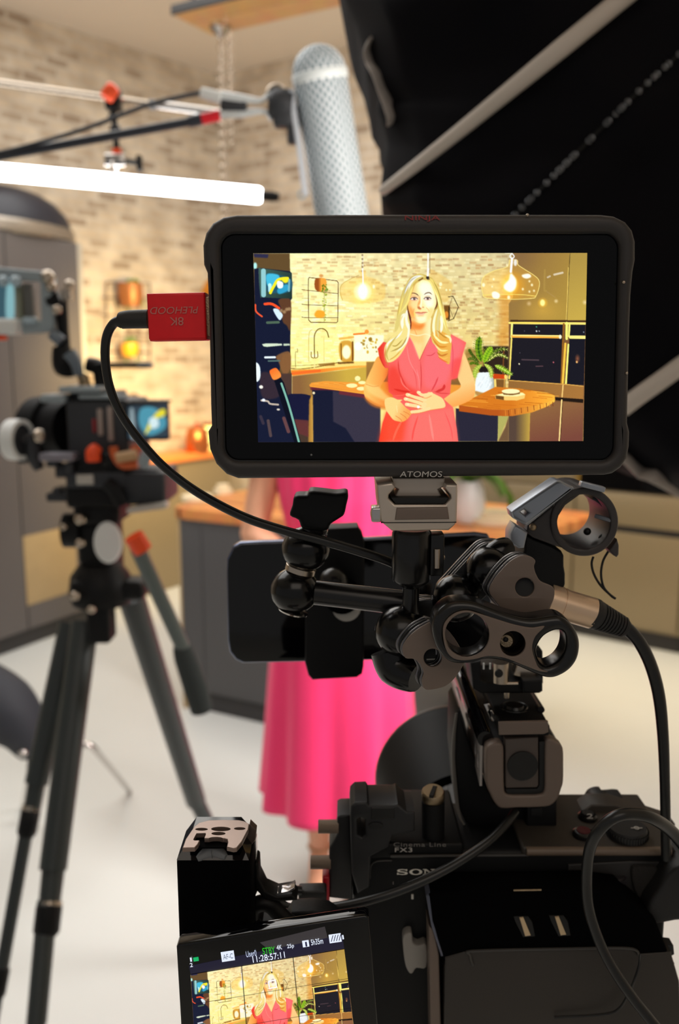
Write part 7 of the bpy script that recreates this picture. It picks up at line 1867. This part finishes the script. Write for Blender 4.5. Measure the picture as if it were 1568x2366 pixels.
build('jacket', g_tube([at(x, y, YY) for x, y, YY in ((1640, 2080, .34), (1600, 1985, .335), (1555, 1925, .33), (1508, 1891, .322), (1466, 1881, .319), (1424, 1886, .317), (1388, 1913, .318), (1363, 1958, .322), (1355, 2020, .325), (1358, 2090, .326), (1378, 2160, .326), (1408, 2225, .325), (1450, 2290, .323), (1500, 2355, .321), (1560, 2430, .318), (1600, 2500, .315))], [.0028, .0024, .0022, .0023], 18), M['cable'], lp)
tw = thing('thin_wire', 'thin dark wire hanging across the battery block at the right', 'wire', at(1470, 2290, .275))
build('wire', g_tube([at(1479, 2205, YB2 - .004), at(1476, 2230, YB2 - .006), at(1466, 2262, YB2 - .007), at(1455, 2288, YB2 - .006), at(1430, 2330, YB2 - .004), at(1390, 2344, YB2 - .003), at(1280, 2350, YB2 - .002)], [.0006, .0006, .0005], 8), M['cable'], tw)
# what carries the filming camera, below the picture
st = thing('camera_support', 'black tripod under the filming camera below the frame', 'tripod', (.09, .40, 0))
build('head', [g_box((.09, .39, zbot - .02), (.10, .09, .04), bevel=.006), g_rod((.09, .40, zbot - .04), (.09, .40, .75), .03)], M['black'], st)
for k in range(3):
    a = k * 2.094 - 1.57
    build('leg', g_rod((.09, .40, .9), (.09 + .38 * math.cos(a), .40 + .38 * math.sin(a), .01), .018, 14, .013), M['tripodgrey'], st)
# ------------------------------------------------------------------ light and camera
def area(name, loc, target, size, power, col, sy=None, spread=180):
    l = bpy.data.lights.new(name, 'AREA'); l.energy = power; l.color = col; l.size = size
    if sy: l.shape = 'RECTANGLE'; l.size_y = sy
    l.spread = math.radians(spread)
    o = bpy.data.objects.new(name, l); o.location = loc
    o.rotation_euler = (Vector(target) - Vector(loc)).to_track_quat('-Z', 'Y').to_euler()
    COL.objects.link(o); return o
area('overhead_area_light', (.2, 4.0, 3.5), (.2, 4.0, 0), 3.2, 80, (1, 1, .97), 2.6)
area('overhead_area_light', (-1.6, 2.2, 3.5), (-1.4, 2.4, 0), 2.4, 42, (1, 1, .99), 2.0)
area('overhead_area_light', (.4, -1.6, 3.3), (.3, .2, 1.4), 2.2, 13, (1, .88, .78), 1.6)  # unseen warm fill added behind the camera for sheen on the rig
area('wall_washer', (-.55, 4.7, 1.75), (-1.45, 5.9, 1.15), .5, 21, (1, .74, .34), .3, 105)
area('wall_fill', (-2.7, 2.4, 1.7), (-1.0, 5.8, 3.0), 1.2, 13, (1, .97, .93), 1.2, 120)
area('wall_fill', (2.15, 2.4, 2.7), (-.6, 6.0, 3.3), 1.0, 12, (1, .97, .93), 1.0, 110)
area('dress_fill', (1.35, 1.45, 1.7), (.0, 2.4, .75), .5, 11, (1, .97, .94), .5, 75)  # unseen extra light added to brighten the pink dress
area('floor_washer', (1.6, 3.2, 2.4), (1.3, 4.2, 0), .5, 6, (1, .78, .42), .4, 70)
w = bpy.data.worlds.new('studio'); SC.world = w; w.use_nodes = True
w.node_tree.nodes['Background'].inputs['Color'].default_value = (1, .97, .94, 1)
w.node_tree.nodes['Background'].inputs['Strength'].default_value = .22
cd = bpy.data.cameras.new('photo_camera'); cam = bpy.data.objects.new('photo_camera', cd); COL.objects.link(cam)
cam.location = (0, 0, EYE); cam.rotation_euler = (PI / 2 - THETA, 0, 0)
cd.sensor_fit = 'VERTICAL'; cd.sensor_height = 24; cd.sensor_width = 24
cd.lens = FPX / 2366 * 24
cd.clip_start = .01
cd.dof.use_dof = True; cd.dof.focus_distance = .315; cd.dof.aperture_fstop = cd.lens / 2.8
SC.camera = cam
SC.view_settings.view_transform = 'Standard'; SC.view_settings.look = 'None'; SC.view_settings.exposure = 0; SC.view_settings.gamma = 1; SC.view_settings.use_curve_mapping = False
SC.cycles.use_denoising = True
SC.cycles.max_bounces = 8
SC.cycles.sample_clamp_indirect = 6
